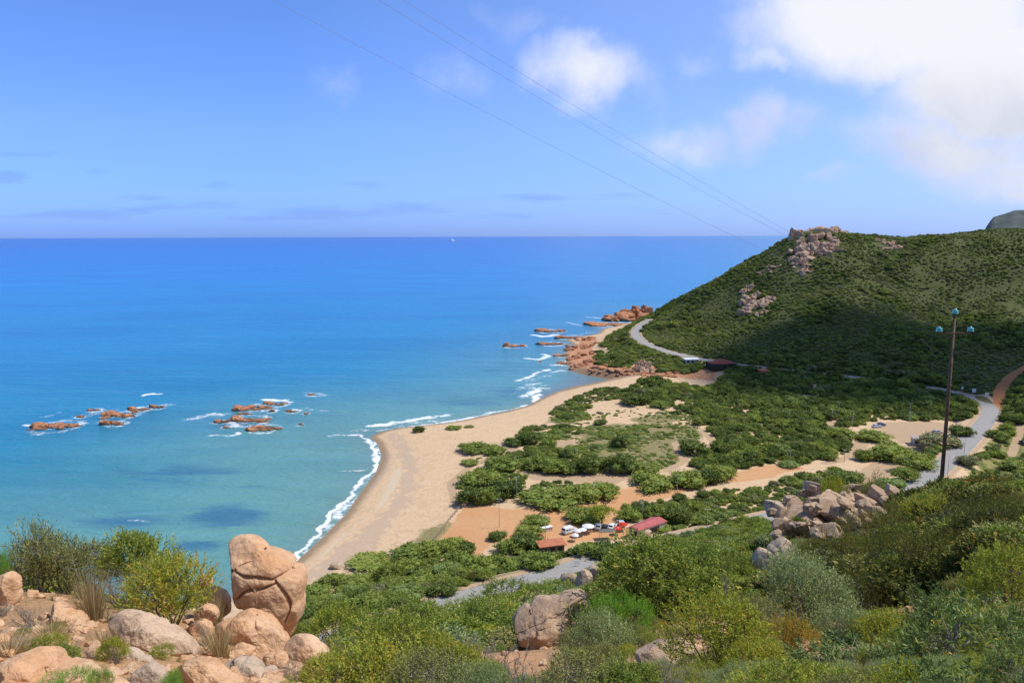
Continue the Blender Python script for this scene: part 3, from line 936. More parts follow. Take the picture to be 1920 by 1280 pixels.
M_HEATH = leaf_mat('heath_leaf', [(0, G(0.062, 0.075, 0.023)), (0.4, G(0.124, 0.149, 0.034)), (0.72, G(0.248, 0.239, 0.041)), (0.9, G(0.393, 0.248, 0.049)), (1, G(0.435, 0.186, 0.049))], 0.2)
M_BRIGHT = leaf_mat('bright_green_leaf', [(0, G(0.116, 0.252, 0.032)), (0.5, G(0.221, 0.452, 0.052)), (1, G(0.399, 0.609, 0.090))])
M_BIG = leaf_mat('leathery_leaf', [(0, G(0.091, 0.150, 0.038)), (0.5, G(0.189, 0.269, 0.071)), (0.9, G(0.372, 0.437, 0.125)), (1, G(0.660, 0.488, 0.078))], 0.22, 0.5, 0.22)
M_DARK = leaf_mat('dark_scrub_leaf', [(0, G(0.068, 0.099, 0.029)), (0.5, G(0.143, 0.193, 0.046)), (1, G(0.271, 0.302, 0.072))], 0.22)
M_MID = leaf_mat('scrub_leaf', [(0, G(0.128, 0.184, 0.041)), (0.5, G(0.257, 0.320, 0.064)), (1, G(0.484, 0.475, 0.103))], 0.25)
M_PALE = leaf_mat('pale_scrub_leaf', [(0, G(0.153, 0.217, 0.061)), (0.5, G(0.266, 0.344, 0.099)), (1, G(0.458, 0.483, 0.163))], 0.25)
M_GREYB = leaf_mat('grey_brown_scrub_leaf', [(0, G(0.148, 0.163, 0.075)), (0.5, G(0.283, 0.283, 0.130)), (1, G(0.460, 0.406, 0.200))], 0.2)
M_STRAW = leaf_mat('dry_grass_blade', [(0, G(0.297, 0.216, 0.111)), (0.5, G(0.486, 0.365, 0.196)), (1, G(0.620, 0.513, 0.301))], 0.2, 0.6, 0.2)
M_BARK = plain_mat('bark', (0.13, 0.095, 0.065), 0.85, 0.15, 0.35, 9)
M_GREYTWIG = plain_mat('grey_twig', (0.25, 0.215, 0.18), 0.85, 0.15, 0.3, 6)
M_DARKTWIG = plain_mat('dark_twig', (0.125, 0.105, 0.088), 0.85, 0.15, 0.3, 6)

# ------------------------------------------------------------------ foliage shapes (unit bush: width 1, height 1, standing on z = 0)
def unit(v):
    return v / (np.linalg.norm(v, axis=-1, keepdims=True) + 1e-9)

def rand_dirs(n, r, zmin=-1.0):
    z = r.uniform(zmin, 1, n)
    a = r.uniform(0, 2 * math.pi, n)
    s = np.sqrt(np.maximum(0, 1 - z * z))
    return np.stack([s * np.cos(a), s * np.sin(a), z], 1)

def lobes(r, n, flat=1.0, spread=0.30, rad=(0.17, 0.30), zc=0.46):
    d = rand_dirs(n, r, -0.15 if zc > 0.4 else -0.6)
    c = np.stack([d[:, 0] * spread, d[:, 1] * spread, zc + d[:, 2] * 0.27 * flat], 1) * np.array([1.05, 1.05, 1.0])
    c += r.normal(0, 0.035, c.shape)
    rd = r.uniform(rad[0], rad[1], n)
    c[:, 2] = np.maximum(c[:, 2], rd * 0.75)
    return c, rd

def sprigs(r, C, RD, n, inner=0.62, thick=(0.74, 1.06)):
    k = r.integers(0, len(C), n * 3)
    d = rand_dirs(n * 3, r, -0.55)
    rad = r.uniform(thick[0], thick[1], n * 3)
    p = C[k] + d * (RD[k] * rad)[:, None]
    ok = p[:, 2] > 0.02
    for c, rd in zip(C, RD):
        ok &= ~(np.linalg.norm(p - c, axis=1) < rd * inner)
    p, d, k = p[ok][:n], d[ok][:n], k[ok][:n]
    out = unit(0.55 * d + 0.45 * unit(p - np.array([0, 0, 0.30])))
    return p, out, k

def leaf_quads(pos, axis, out, size, width, tint, fold, r, spread=0.8):
    side = unit(np.cross(axis, out + r.normal(0, spread, out.shape)))
    nrm = np.cross(side, axis)
    L = size[:, None]
    W = (size * width)[:, None]
    b = pos
    t = pos + axis * L
    mid = pos + axis * L * 0.45 - nrm * (L * fold)
    v = np.stack([b, mid + side * W * 0.5, t, mid - side * W * 0.5], 1).reshape(-1, 3)
    f = np.arange(len(pos) * 4, dtype=np.int32).reshape(-1, 4)
    return v, f, np.repeat(tint, 4)

def foliage(seed, n_lobe, n_sprig, per, leaf, width, sprig_len, fold=0.08, spread=0.8, up=0.35, core=0.0, flat=1.0, thick=(0.74, 1.06), rad=(0.17, 0.30), lsp=0.30, jit=0.6, inner=0.62, vertical=False, zc=0.46):
    r = np.random.default_rng(seed)
    C, RD = lobes(r, n_lobe, flat, lsp, rad, zc)
    p, out, k = sprigs(r, C, RD, n_sprig, inner, thick)
    n = len(p)
    ax = unit(out * (0.6 if not vertical else 0.25) + np.array([0, 0, up]) + r.normal(0, 0.35 if not vertical else 0.16, (n, 3)))
    t = (np.arange(per) + 0.5) / per
    pos = p[:, None] + ax[:, None] * (t[None, :, None] - 0.35) * sprig_len
    la = unit(ax[:, None] * (0.55 + 0.5 * t[None, :, None]) + r.normal(0, jit, (n, per, 3)))
    sz = leaf * r.uniform(0.65, 1.25, (n, per))
    lobe_t = r.uniform(-0.12, 0.12, len(C))
    spr_t = r.normal(0, 0.19, n)
    tint = np.clip(0.42 + lobe_t[k][:, None] + spr_t[:, None] + r.normal(0, 0.12, (n, per)) + 0.16 * (t[None] - 0.5), 0, 1)
    o = np.repeat(out, per, 0)
    v, f, tt = leaf_quads(pos.reshape(-1, 3), la.reshape(-1, 3), o, sz.ravel(), width, tint.ravel(), fold, r, spread)
    if core:
        vs, fs, ts = [v], [f], [tt]
        nv = len(v)
        for c, rd in zip(C, RD):
            cv, cf = ico_quads(2)
            q = cv * (1 + 0.18 * vnoise(cv * 2.2 + c * 9)[:, None]) * rd * core + c
            q[:, 2] = np.maximum(q[:, 2], 0.0)
            vs.append(q)
            fs.append(cf + nv)
            ts.append(np.full(len(q), 0.38))
            nv += len(q)
        v, f, tt = np.concatenate(vs), np.concatenate(fs), np.concatenate(ts)
    return v, f, tt, C, RD, p

_icoq = {}
def ico_quads(n):
    """a ball of quads (a subdivided cube pushed to a sphere)"""
    if n in _icoq:
        return _icoq[n]
    k = 2 ** n
    vs, fs = [], []
    g = np.linspace(-1, 1, k + 1)
    for ax in range(3):
        for sg in (-1, 1):
            A, B = np.meshgrid(g, g, indexing='ij')
            q = np.empty((k + 1, k + 1, 3))
            q[..., ax] = sg
            q[..., (ax + 1) % 3] = A
            q[..., (ax + 2) % 3] = B
            base = len(vs) * (k + 1) ** 2
            vs.append(q.reshape(-1, 3))
            i, j = np.meshgrid(np.arange(k), np.arange(k), indexing='ij')
            a = (base + i * (k + 1) + j).ravel()
            f = np.stack([a, a + k + 1, a + k + 2, a + 1], 1)
            fs.append(f if sg > 0 else f[:, ::-1])
    v = unit(np.tan(np.concatenate(vs) * math.pi / 4))
    f = np.concatenate(fs).astype(np.int32)
    key = np.round(v, 5)
    _, inv = np.unique(key, axis=0, return_inverse=True)
    inv = inv.ravel()
    u = np.zeros((inv.max() + 1, 3))
    u[inv] = v
    _icoq[n] = (u, inv[f].astype(np.int32))
    return _icoq[n]

def stem_mesh(name, C, P, r, mat, n_main=9, n_twig=90, rad=0.014):
    mb = MB()
    for k in range(n_main):
        c = C[k % len(C)]
        b = np.array([r.normal(0, 0.03), r.normal(0, 0.03), -0.03])
        mid = b * 0.5 + c * 0.5 + r.normal(0, 0.04, 3)
        mid[2] = c[2] * 0.5
        pts = smooth_poly(np.array([b, mid, c]), 3)
        mb.tube(pts, np.linspace(rad, rad * 0.4, len(pts)), 5)
    idx = r.choice(len(P), min(n_twig, len(P)), replace=False)
    for i in idx:
        p = P[i]
        c = C[np.argmin(np.linalg.norm(C - p, axis=1))]
        a = c + r.normal(0, 0.05, 3)
        mb.tube([a, (a + p) / 2 + r.normal(0, 0.015, 3), p + (p - a) * 0.12], np.array([rad * 0.36, rad * 0.25, rad * 0.12]), 3)
    return make_mesh(name, np.array(mb.v), mb.f, mat)

def twig_mesh(name, seed, mat, n_main=10, levels=4, spread=0.55, rad=0.012, kids=(3, 4), up=0.25):
    r = np.random.default_rng(seed)
    mb = MB()
    def grow(p, d, L, rd, lev):
        pts = [p]
        for s in range(3):
            d = unit(d + r.normal(0, 0.16, 3) + np.array([0, 0, 0.05]))
            p = p + d * L / 3
            pts.append(p)
        mb.tube(pts, np.linspace(rd, rd * 0.55, 4), 4 if lev == 0 else 3)
        if lev < levels:
            for c in range(int(r.integers(*kids, endpoint=True))):
                q = pts[1 + int(r.integers(0, 3))]
                nd = unit(d + r.normal(0, spread, 3) + np.array([0, 0, up * 0.5]))
                grow(q, nd, L * r.uniform(0.55, 0.8), rd * 0.55, lev + 1)
    for k in range(n_main):
        a = 2 * math.pi * k / n_main + r.uniform(-.3, .3)
        tilt = r.uniform(0.15, 0.75)
        grow(np.array([0.03 * math.cos(a), 0.03 * math.sin(a), -0.03]), np.array([math.cos(a) * tilt, math.sin(a) * tilt, 1.0]) / math.hypot(tilt, 1), r.uniform(0.30, 0.42), rad, 1)
    v = np.array(mb.v)
    w = max(np.ptp(v[:, 0]), np.ptp(v[:, 1]))
    v = v * np.array([1 / w, 1 / w, 1 / v[:, 2].max()])
    return make_mesh(name, v, mb.f, mat)

def tuft_mesh(name, seed, n, mat, lean=0.45, w=0.012, droop=0.25):
    r = np.random.default_rng(seed)
    V, F, T = [], [], []
    for k in range(n):
        a = r.uniform(0, 2 * math.pi)
        b = np.array([math.cos(a), math.sin(a), 0]) * abs(r.normal(0, 0.10))
        ln = abs(r.normal(0, lean))
        d = np.array([math.cos(a) * ln + r.normal(0, .1), math.sin(a) * ln + r.normal(0, .1), 1.0])
        d /= np.linalg.norm(d)
        L = r.uniform(0.5, 1.0)
        s = unit(np.cross(d, r.normal(0, 1, 3)))
        p0, p1 = b, b + d * L * 0.55
        dd = unit(d + np.array([math.cos(a), math.sin(a), -0.6]) * droop * r.uniform(0.2, 1.4))
        p2 = p1 + dd * L * 0.45
        n0 = len(V)
        V += [p0 - s * w, p0 + s * w, p1 + s * w * .7, p1 - s * w * .7, p2 + s * w * .12, p2 - s * w * .12]
        F += [(n0, n0 + 1, n0 + 2, n0 + 3), (n0 + 3, n0 + 2, n0 + 4, n0 + 5)]
        T += [np.clip(r.normal(0.5, 0.25), 0, 1)] * 6
    return make_mesh(name, np.array(V), np.array(F, np.int32), mat, False, {'tint': T})

def bush_kind(mat, stem, seeds, **kw):
    out = []
    tw = kw.pop('twigs', 110)
    for sd_ in seeds:
        v, f, t, C, RD, P = foliage(sd_, **kw)
        r = np.random.default_rng(sd_ + 900)
        out.append((make_mesh('foliage', v, f, mat, False, {'tint': t}), stem_mesh('stems', C, P, r, stem, 9, tw) if stem else None))
    return out

K = {}
K['lentisk'] = bush_kind(M_LENT, M_BARK, (1, 2, 3), n_lobe=16, n_sprig=950, per=13, leaf=0.034, width=0.42, sprig_len=0.13, thick=(0.6, 1.12))
K['yellow'] = bush_kind(M_YG, M_BARK, (4, 5, 6), n_lobe=15, n_sprig=800, per=14, leaf=0.034, width=0.40, sprig_len=0.16, up=0.6, thick=(0.55, 1.2))
K['rust'] = bush_kind(M_RUST, M_BARK, (7, 8), n_lobe=12, n_sprig=600, per=13, leaf=0.036, width=0.40, sprig_len=0.17, up=0.6, thick=(0.5, 1.25))
K['olive'] = bush_kind(M_OLIVE, M_GREYTWIG, (9, 10), n_lobe=14, n_sprig=1100, per=13, leaf=0.036, width=0.20, sprig_len=0.20, up=0.9, thick=(0.5, 1.15), vertical=True)
K['dusty'] = bush_kind(M_DRYG, M_GREYTWIG, (11, 12, 13), n_lobe=15, n_sprig=800, per=12, leaf=0.032, width=0.38, sprig_len=0.15, up=0.6, thick=(0.5, 1.2), twigs=240)
K['heath'] = bush_kind(M_HEATH, M_DARKTWIG, (14, 15, 16), n_lobe=18, n_sprig=1500, per=13, leaf=0.022, width=0.22, sprig_len=0.17, up=1.0, thick=(0.55, 1.22), vertical=True, jit=0.45)
K['bright'] = bush_kind(M_BRIGHT, M_BARK, (17, 18), n_lobe=12, n_sprig=900, per=13, leaf=0.036, width=0.16, sprig_len=0.19, up=1.0, thick=(0.55, 1.15), vertical=True, jit=0.4)
K['leathery'] = bush_kind(M_BIG, M_GREYTWIG, (19, 20), n_lobe=11, n_sprig=330, per=12, leaf=0.062, width=0.24, sprig_len=0.12, up=0.7, thick=(0.5, 1.25), jit=0.75)
far_kw = dict(n_lobe=22, n_sprig=620, per=5, leaf=0.066, width=0.6, sprig_len=0.12, core=0.76, spread=0.6, fold=0.05, thick=(0.78, 1.16), rad=(0.11, 0.24), zc=0.36, lsp=0.33)
K['scrub'] = bush_kind(M_MID, None, (21, 22), **far_kw)
K['darkscrub'] = bush_kind(M_DARK, None, (23, 24), **far_kw)
K['palescrub'] = bush_kind(M_PALE, None, (25, 26), **far_kw)
K['greyscrub'] = bush_kind(M_GREYB, None, (27,), **far_kw)
K['cushion'] = bush_kind(M_MID, None, (28, 29), **dict(far_kw, flat=0.5, n_lobe=26, lsp=0.38, rad=(0.10, 0.19)))
mid_kw = dict(n_lobe=14, n_sprig=620, per=8, leaf=0.060, width=0.5, sprig_len=0.13, core=0.62, thick=(0.7, 1.12), spread=0.7)
K['midgreen'] = bush_kind(M_LENT, None, (31, 32), **mid_kw)
K['midyellow'] = bush_kind(M_YG, None, (33,), **mid_kw)
K['middusty'] = bush_kind(M_DRYG, None, (34,), **mid_kw)
K['midolive'] = bush_kind(M_OLIVE, None, (35,), **mid_kw)
K['midheath'] = bush_kind(M_HEATH, None, (36,), **mid_kw)
TWIG = {'grey': [twig_mesh('twigs', 41, M_GREYTWIG), twig_mesh('twigs', 42, M_GREYTWIG)], 'dark': [twig_mesh('twigs', 43, M_DARKTWIG, 12, 5, 0.5), twig_mesh('twigs', 44, M_DARKTWIG, 10, 5)]}
TUFT = [tuft_mesh('blades', 51, 420, M_STRAW, 0.30, 0.006), tuft_mesh('blades', 52, 220, M_STRAW, 0.6, 0.009)]
# ------------------------------------------------------------------ rocks
def rock_mat(name, lo, hi, dark, lichen, lich_amt=0.45, scale=1.0, crack=0.5, wet=False):
    m = NT(name)
    P = m.pos()
    n1 = m.noise(P, 0.55 * scale, 6, 0.6, 0.3)
    n2 = m.noise(P, 3.0 * scale, 6, 0.68)
    n3 = m.noise(P, 22.0 * scale, 4, 0.7)
    n4 = m.noise(m.vmath('ADD', P, (31, 7, 3)), 1.3 * scale, 7, 0.7, 0.5)
    c = m.mix(m.rng(n1, 0.32, 0.68), lo, hi)
    c = m.mix(m.math('MULTIPLY', m.rng(n2, 0.45, 0.72), 0.7), c, dark)
    st = m.noise(m.scale3(P, (3.2 * scale, 3.2 * scale, 0.7 * scale)), 1.0, 6, 0.65, 0.4)
    c = m.mix(m.math('MULTIPLY', m.rng(st, 0.55, 0.75), 0.6), c, tuple(q * 0.8 for q in dark))
    c = m.mix(m.math('MULTIPLY', m.rng(n4, 0.56, 0.70, 0, 1, True), lich_amt), c, lichen)
    c = m.mix(m.rng(n3, 0.54, 0.72, 0, 0.5), c, tuple(k * 0.45 for k in dark))
    c = m.mix(m.rng(n3, 0.30, 0.42, 0.35, 0), c, (0.66, 0.52, 0.38))
    w = m.vmath('ADD', P, m.vmath('SCALE', m.noise(P, 1.4 * scale, 3, col=True)))
    cr = m.voro(m.scale3(w, (1, 1, 1.25)), 0.55 * scale, 'DISTANCE_TO_EDGE')
    crk = m.rng(cr, 0.0, 0.022, 1, 0, True)
    c = m.mix(m.math('MULTIPLY', crk, crack), c, tuple(k * 0.5 for k in dark))
    if wet:
        sz_ = m.n('ShaderNodeSeparateXYZ')
        m.l(P, sz_.inputs[0])
        c = m.mix(m.rng(m.math('ADD', sz_.outputs[2], m.math('MULTIPLY', n2, 1.2)), 0.7, 1.5, 0.85, 0), c, (0.10, 0.05, 0.035))
    h = m.math('ADD', m.math('MULTIPLY', n2, 0.5), m.math('ADD', m.math('MULTIPLY', n3, 0.14), m.math('MULTIPLY', crk, -0.45 * crack)))
    return m.bsdf(c, 0.9, 0.15, m.bump(h, 0.9, 0.2 / scale))
M_GRANITE = rock_mat('orange_granite', (0.64, 0.345, 0.175), (0.72, 0.50, 0.315), (0.40, 0.205, 0.105), (0.40, 0.32, 0.22), 0.45, 1.5, 0.12)
M_SLAB = rock_mat('pale_slab_granite', (0.58, 0.38, 0.235), (0.66, 0.49, 0.34), (0.36, 0.22, 0.13), (0.13, 0.085, 0.065), 0.75, 0.9, 0.12)
M_PALEROCK = rock_mat('pale_granite', (0.52, 0.365, 0.245), (0.62, 0.475, 0.345), (0.25, 0.19, 0.14), (0.27, 0.24, 0.18), 0.6, 0.8, 0.55)
M_GREYROCK = rock_mat('grey_pink_granite', (0.47, 0.305, 0.19), (0.56, 0.41, 0.28), (0.25, 0.165, 0.11), (0.20, 0.19, 0.14), 0.6, 0.7, 0.6)
M_REDROCK = rock_mat('red_sea_rock', (0.46, 0.185, 0.085), (0.60, 0.31, 0.17), (0.17, 0.075, 0.045), (0.24, 0.14, 0.09), 0.4, 0.22, 0.5, True)
M_BLUFF = rock_mat('bluff_rock', (0.48, 0.29, 0.18), (0.58, 0.42, 0.30), (0.25, 0.16, 0.11), (0.22, 0.21, 0.13), 0.45, 0.3, 0.4)

def rock_verts(dim, seed, sub=4, power=2.8, noise=0.12, cuts=6, cut=(0.68, 0.92), freq=1.3):
    r = np.random.default_rng(seed)
    v, f = ico_quads(sub)
    v = v / (np.abs(v) ** power).sum(1, keepdims=True) ** (1 / power)
    rot = np.array(Matrix.Rotation(r.uniform(-0.25, 0.25), 3, 'X') @ Matrix.Rotation(r.uniform(-0.25, 0.25), 3, 'Y') @ Matrix.Rotation(r.uniform(0, 6.28), 3, 'Z'))
    for k in range(cuts):
        n = unit(r.normal(0, 1, 3))
        c = r.uniform(*cut)
        d = v @ n - c
        v = v - np.where(d > 0, d * 0.92, 0)[:, None] * n
    nv = unit(v)
    off = r.uniform(0, 50, 3)
    h = fbm(v * freq + off, 4, seed) * noise + (1 - np.abs(fbm(v * freq * 2.1 + off + 9, 3, seed + 5))) * noise * 0.5 - noise * 0.3
    v = v + nv * h[:, None]
    v = v @ rot.T * 0 + v
    return v * np.array(dim) / 2, f

def rock(name, p, dim, seed, mat, rz=0.0, tilt=(0, 0), parent=None, sub=4, **kw):
    v, f = rock_verts(dim, seed, sub, **kw)
    me = make_mesh(name, v, f, mat, True)
    if kw.get('power', 0) > 3.5:
        me.set_sharp_from_angle(angle=R(20))
    return link(name, me, parent, p, (tilt[0], tilt[1], rz))

def at_px(u, v, Y=None):
    return hity(u, v, Y) if Y else hit(u, v)

def rock_px(u, v, w, h, seed, mat, label, name='rock', Y=None, group=None, deepk=0.8, bury=0.22, cat='rock', **kw):
    """a rock whose visible foot is at pixel (u, v), w by h pixels"""
    p = at_px(u, v, Y)
    s = depth(p) / FPX
    W, H = w * s, h * s * 1.02
    D = W * deepk
    p = p + np.array([0, D * 0.30, H * (0.5 - bury)])
    o = rock(name, p, (W * 1.06, D, H * (1 + bury)), seed, mat, **kw)
    return tag(o, label, cat, group)

def lumps(name, base, parts, s, mat, seed):
    """several welded lumps of one weathered boulder, given in photo pixels relative to its foot: (du, dv of centre, depth offset, w, h, tilt, power)"""
    vs, fs, n = [], [], 0
    for k, (du, dv, dd, w, h, tl, pw) in enumerate(parts):
        v, f = rock_verts((w * s, max(w, h) * s * 0.85, h * s), seed + k, 5, pw, 0.09, 5, (0.74, 0.96), 1.1)
        rot = np.array(Matrix.Rotation(tl, 3, 'Y'))
        v = v @ rot.T + np.array([du * s, dd * s, -dv * s])
        vs.append(v)
        fs.append(f + n)
        n += len(v)
    return link(name, make_mesh(name, np.concatenate(vs), np.concatenate(fs), mat, True), None, base)


def traced_rock(name, outline, cracks, org, zoom, Y, mat, label, seed, thick=0.42, bulge=0.10, crack_w=0.05, crack_d=0.16, rough=0.05, tilt=0.0, cat='boulder', back=0.0, cuts=9):
    """a boulder with a traced silhouette: its own distance, full depth front and back, cracks carved between the lumps"""
    O = np.array([(org[0] + x / zoom, org[1] + y / zoom) for x, y in outline])
    c = O.mean(0)
    p0 = hity(c[0], c[1], Y)
    dr_ = (p0 - np.array([0, 0, CAMZ]))
    p0 = p0 + dr_ / np.linalg.norm(dr_) * (np.ptp(O[:, 0]) * depth(p0) / FPX * thick * 0.55)
    s = depth(p0) / FPX
    XZ = (O - c) * np.array([s, -s])
    ang = np.arctan2(XZ[:, 1], XZ[:, 0])
    rad = np.hypot(XZ[:, 0], XZ[:, 1])
    o = np.argsort(ang)
    ang, rad = ang[o], rad[o]
    na, nt_ = 180, 38
    A = np.linspace(-math.pi, math.pi, na, endpoint=False)
    Rr = np.interp(A, np.concatenate([ang[-2:] - 2 * math.pi, ang, ang[:2] + 2 * math.pi]), np.concatenate([rad[-2:], rad, rad[:2]]))
    Rr = (Rr * 2 + np.roll(Rr, 1) + np.roll(Rr, -1)) / 4
    W = np.ptp(XZ[:, 0])
    D = W * thick
    ph = np.linspace(-math.pi / 2, math.pi / 2, 2 * nt_ + 1)[1:-1]
    # squarish profile from front pole to back pole
    cs, sn = np.abs(np.cos(ph)) ** 0.72, np.sign(np.sin(ph)) * np.abs(np.sin(ph)) ** 0.72
    AA, PH = np.meshgrid(np.arange(na), np.arange(len(ph)))
    x = (Rr * np.cos(A))[AA] * cs[PH]
    z = (Rr * np.sin(A))[AA] * cs[PH]
    y = sn[PH] * D
    V = np.stack([x, y, z], -1).reshape(-1, 3)
    V = np.vstack([V, [[0, -D, 0], [0, D, 0]]])
    d = np.full(len(V), 1e9)
    for cr in cracks:
        q = [((org[0] + a / zoom - c[0]) * s, -(org[1] + b / zoom - c[1]) * s) for a, b in cr]
        q = smooth_poly(np.array(q), 4) if len(q) > 2 else np.array(q)
        dd, _ = seg_dist(V[:, 0], V[:, 2], q)
        d = np.minimum(d, dd)
    wob = 1 + 0.5 * fbm(V * 3 + seed, 3, seed)
    k = np.exp(-(d / (crack_w * W * wob)) ** 2) * crack_d * W
    pill = (1 - np.exp(-d / (0.16 * W))) * bulge * W if cracks else 0
    V[:, 1] += np.where(V[:, 1] < 0, 1, -1) * (k - pill * (np.abs(V[:, 1]) / D))
    rs = np.random.default_rng(seed)
    for q in range(cuts):
        nn = unit(np.array([rs.normal(0, 0.55), -rs.uniform(0.35, 1.0), rs.normal(0.1, 0.5)]))
        pr_ = V @ nn
        V = V - np.maximum(pr_ - pr_.max() * rs.uniform(0.72, 0.93), 0)[:, None] * nn * 0.85
    n = unit(V * np.array([1, 1.2, 1]))
    sz = W
    V = V + n * ((fbm(V / sz * 3.5 + seed, 6, seed) * rough + (0.35 - np.abs(fbm(V / sz * 7 + seed, 5, seed + 3))) * rough * 0.7) * sz * np.clip(0.35 + np.abs(V[:, 1]) / D, 0.35, 1))[:, None]
    m_ = len(ph)
    F = []
    for i in range(m_ - 1):
        for a in range(na):
            b = (a + 1) % na
            F.append((i * na + a, i * na + b, (i + 1) * na + b, (i + 1) * na + a))
    for a in range(na):
        b = (a + 1) % na
        F.append((m_ * na, b, a))
        F.append((m_ * na + 1, (m_ - 1) * na + a, (m_ - 1) * na + b))
    V = V[:, :1] * RM[:, 0] + V[:, 1:2] * -RM[:, 2] + V[:, 2:3] * RM[:, 1]
    ob = link(name, make_mesh(name, V, F, mat, True), None, p0)
    return tag(ob, label, cat)
ZA, ZB, ZC_ = (0, 960), (640, 960), (1280, 860)
traced_rock('boulder', [(1290, 170), (1302, 150), (1340, 137), (1390, 140), (1440, 160), (1480, 183), (1492, 203), (1535, 210), (1590, 235), (1625, 262), (1642, 290), (1650, 310), (1688, 318), (1706, 345), (1716, 390), (1708, 440), (1700, 480), (1706, 530), (1690, 590), (1655, 640),
    (1640, 690), (1622, 712), (1595, 712), (1560, 690), (1525, 645), (1480, 600), (1430, 560), (1390, 530), (1345, 500), (1325, 470), (1308, 420), (1304, 380), (1312, 330), (1306, 300), (1295, 260), (1288, 215)],
    [[(1285, 305), (1312, 300), (1340, 285), (1375, 285), (1400, 295), (1440, 312), (1500, 315), (1560, 325), (1580, 332)], [(1380, 280), (1385, 262), (1420, 235), (1480, 212), (1500, 200)], [(1580, 332), (1620, 315), (1660, 305)],
     [(1590, 335), (1620, 370), (1650, 420), (1662, 470), (1655, 520), (1640, 570), (1630, 700)], [(1360, 445), (1400, 430), (1430, 400), (1470, 380), (1540, 372), (1600, 350)], [(1330, 330), (1345, 400), (1360, 470), (1400, 525)], [(1300, 420), (1325, 480), (1345, 540)],
     [(1590, 640), (1585, 680), (1590, 715)]], ZA, 3, 19.0, M_GRANITE, 'tall cracked orange granite boulder balanced upright above the beach', 101, 0.40, 0.045, 0.013, 0.075, 0.055, cuts=4)
traced_rock('boulder', [(930, 820), (940, 770), (968, 740), (1000, 715), (972, 690), (968, 650), (982, 600), (1020, 565), (1068, 552), (1100, 525), (1180, 510), (1230, 488), (1290, 463), (1345, 458), (1420, 540), (1430, 620), (1330, 690), (1240, 730), (1195, 800), (1170, 860), (1090, 890), (1000, 860), (945, 838)],
    [[(1000, 715), (1040, 700), (1018, 760), (1030, 850)], [(1060, 550), (1090, 590), (1150, 580), (1210, 560), (1235, 480)], [(1040, 700), (1080, 640), (1095, 590)], [(1030, 760), (1080, 740), (1150, 830)]],
    ZB, 3, 25.0, M_GREYROCK, 'big rough pinkish boulder at the bottom centre jutting left over green bushes', 131, 0.45, 0.05, 0.03, 0.08, 0.07)
traced_rock('boulder', [(402, 600), (415, 550), (440, 515), (490, 520), (520, 490), (560, 455), (582, 448), (620, 480), (652, 520), (655, 565), (630, 620), (540, 660), (460, 660), (415, 640)], [[(480, 512), (512, 540), (516, 580), (500, 660)]],
    ZC_, 3, 46.0, M_PALEROCK, 'wide pale boulder split in two, alone in front of the rocky outcrop', 141, 0.42, 0.05, 0.03, 0.10, 0.05)
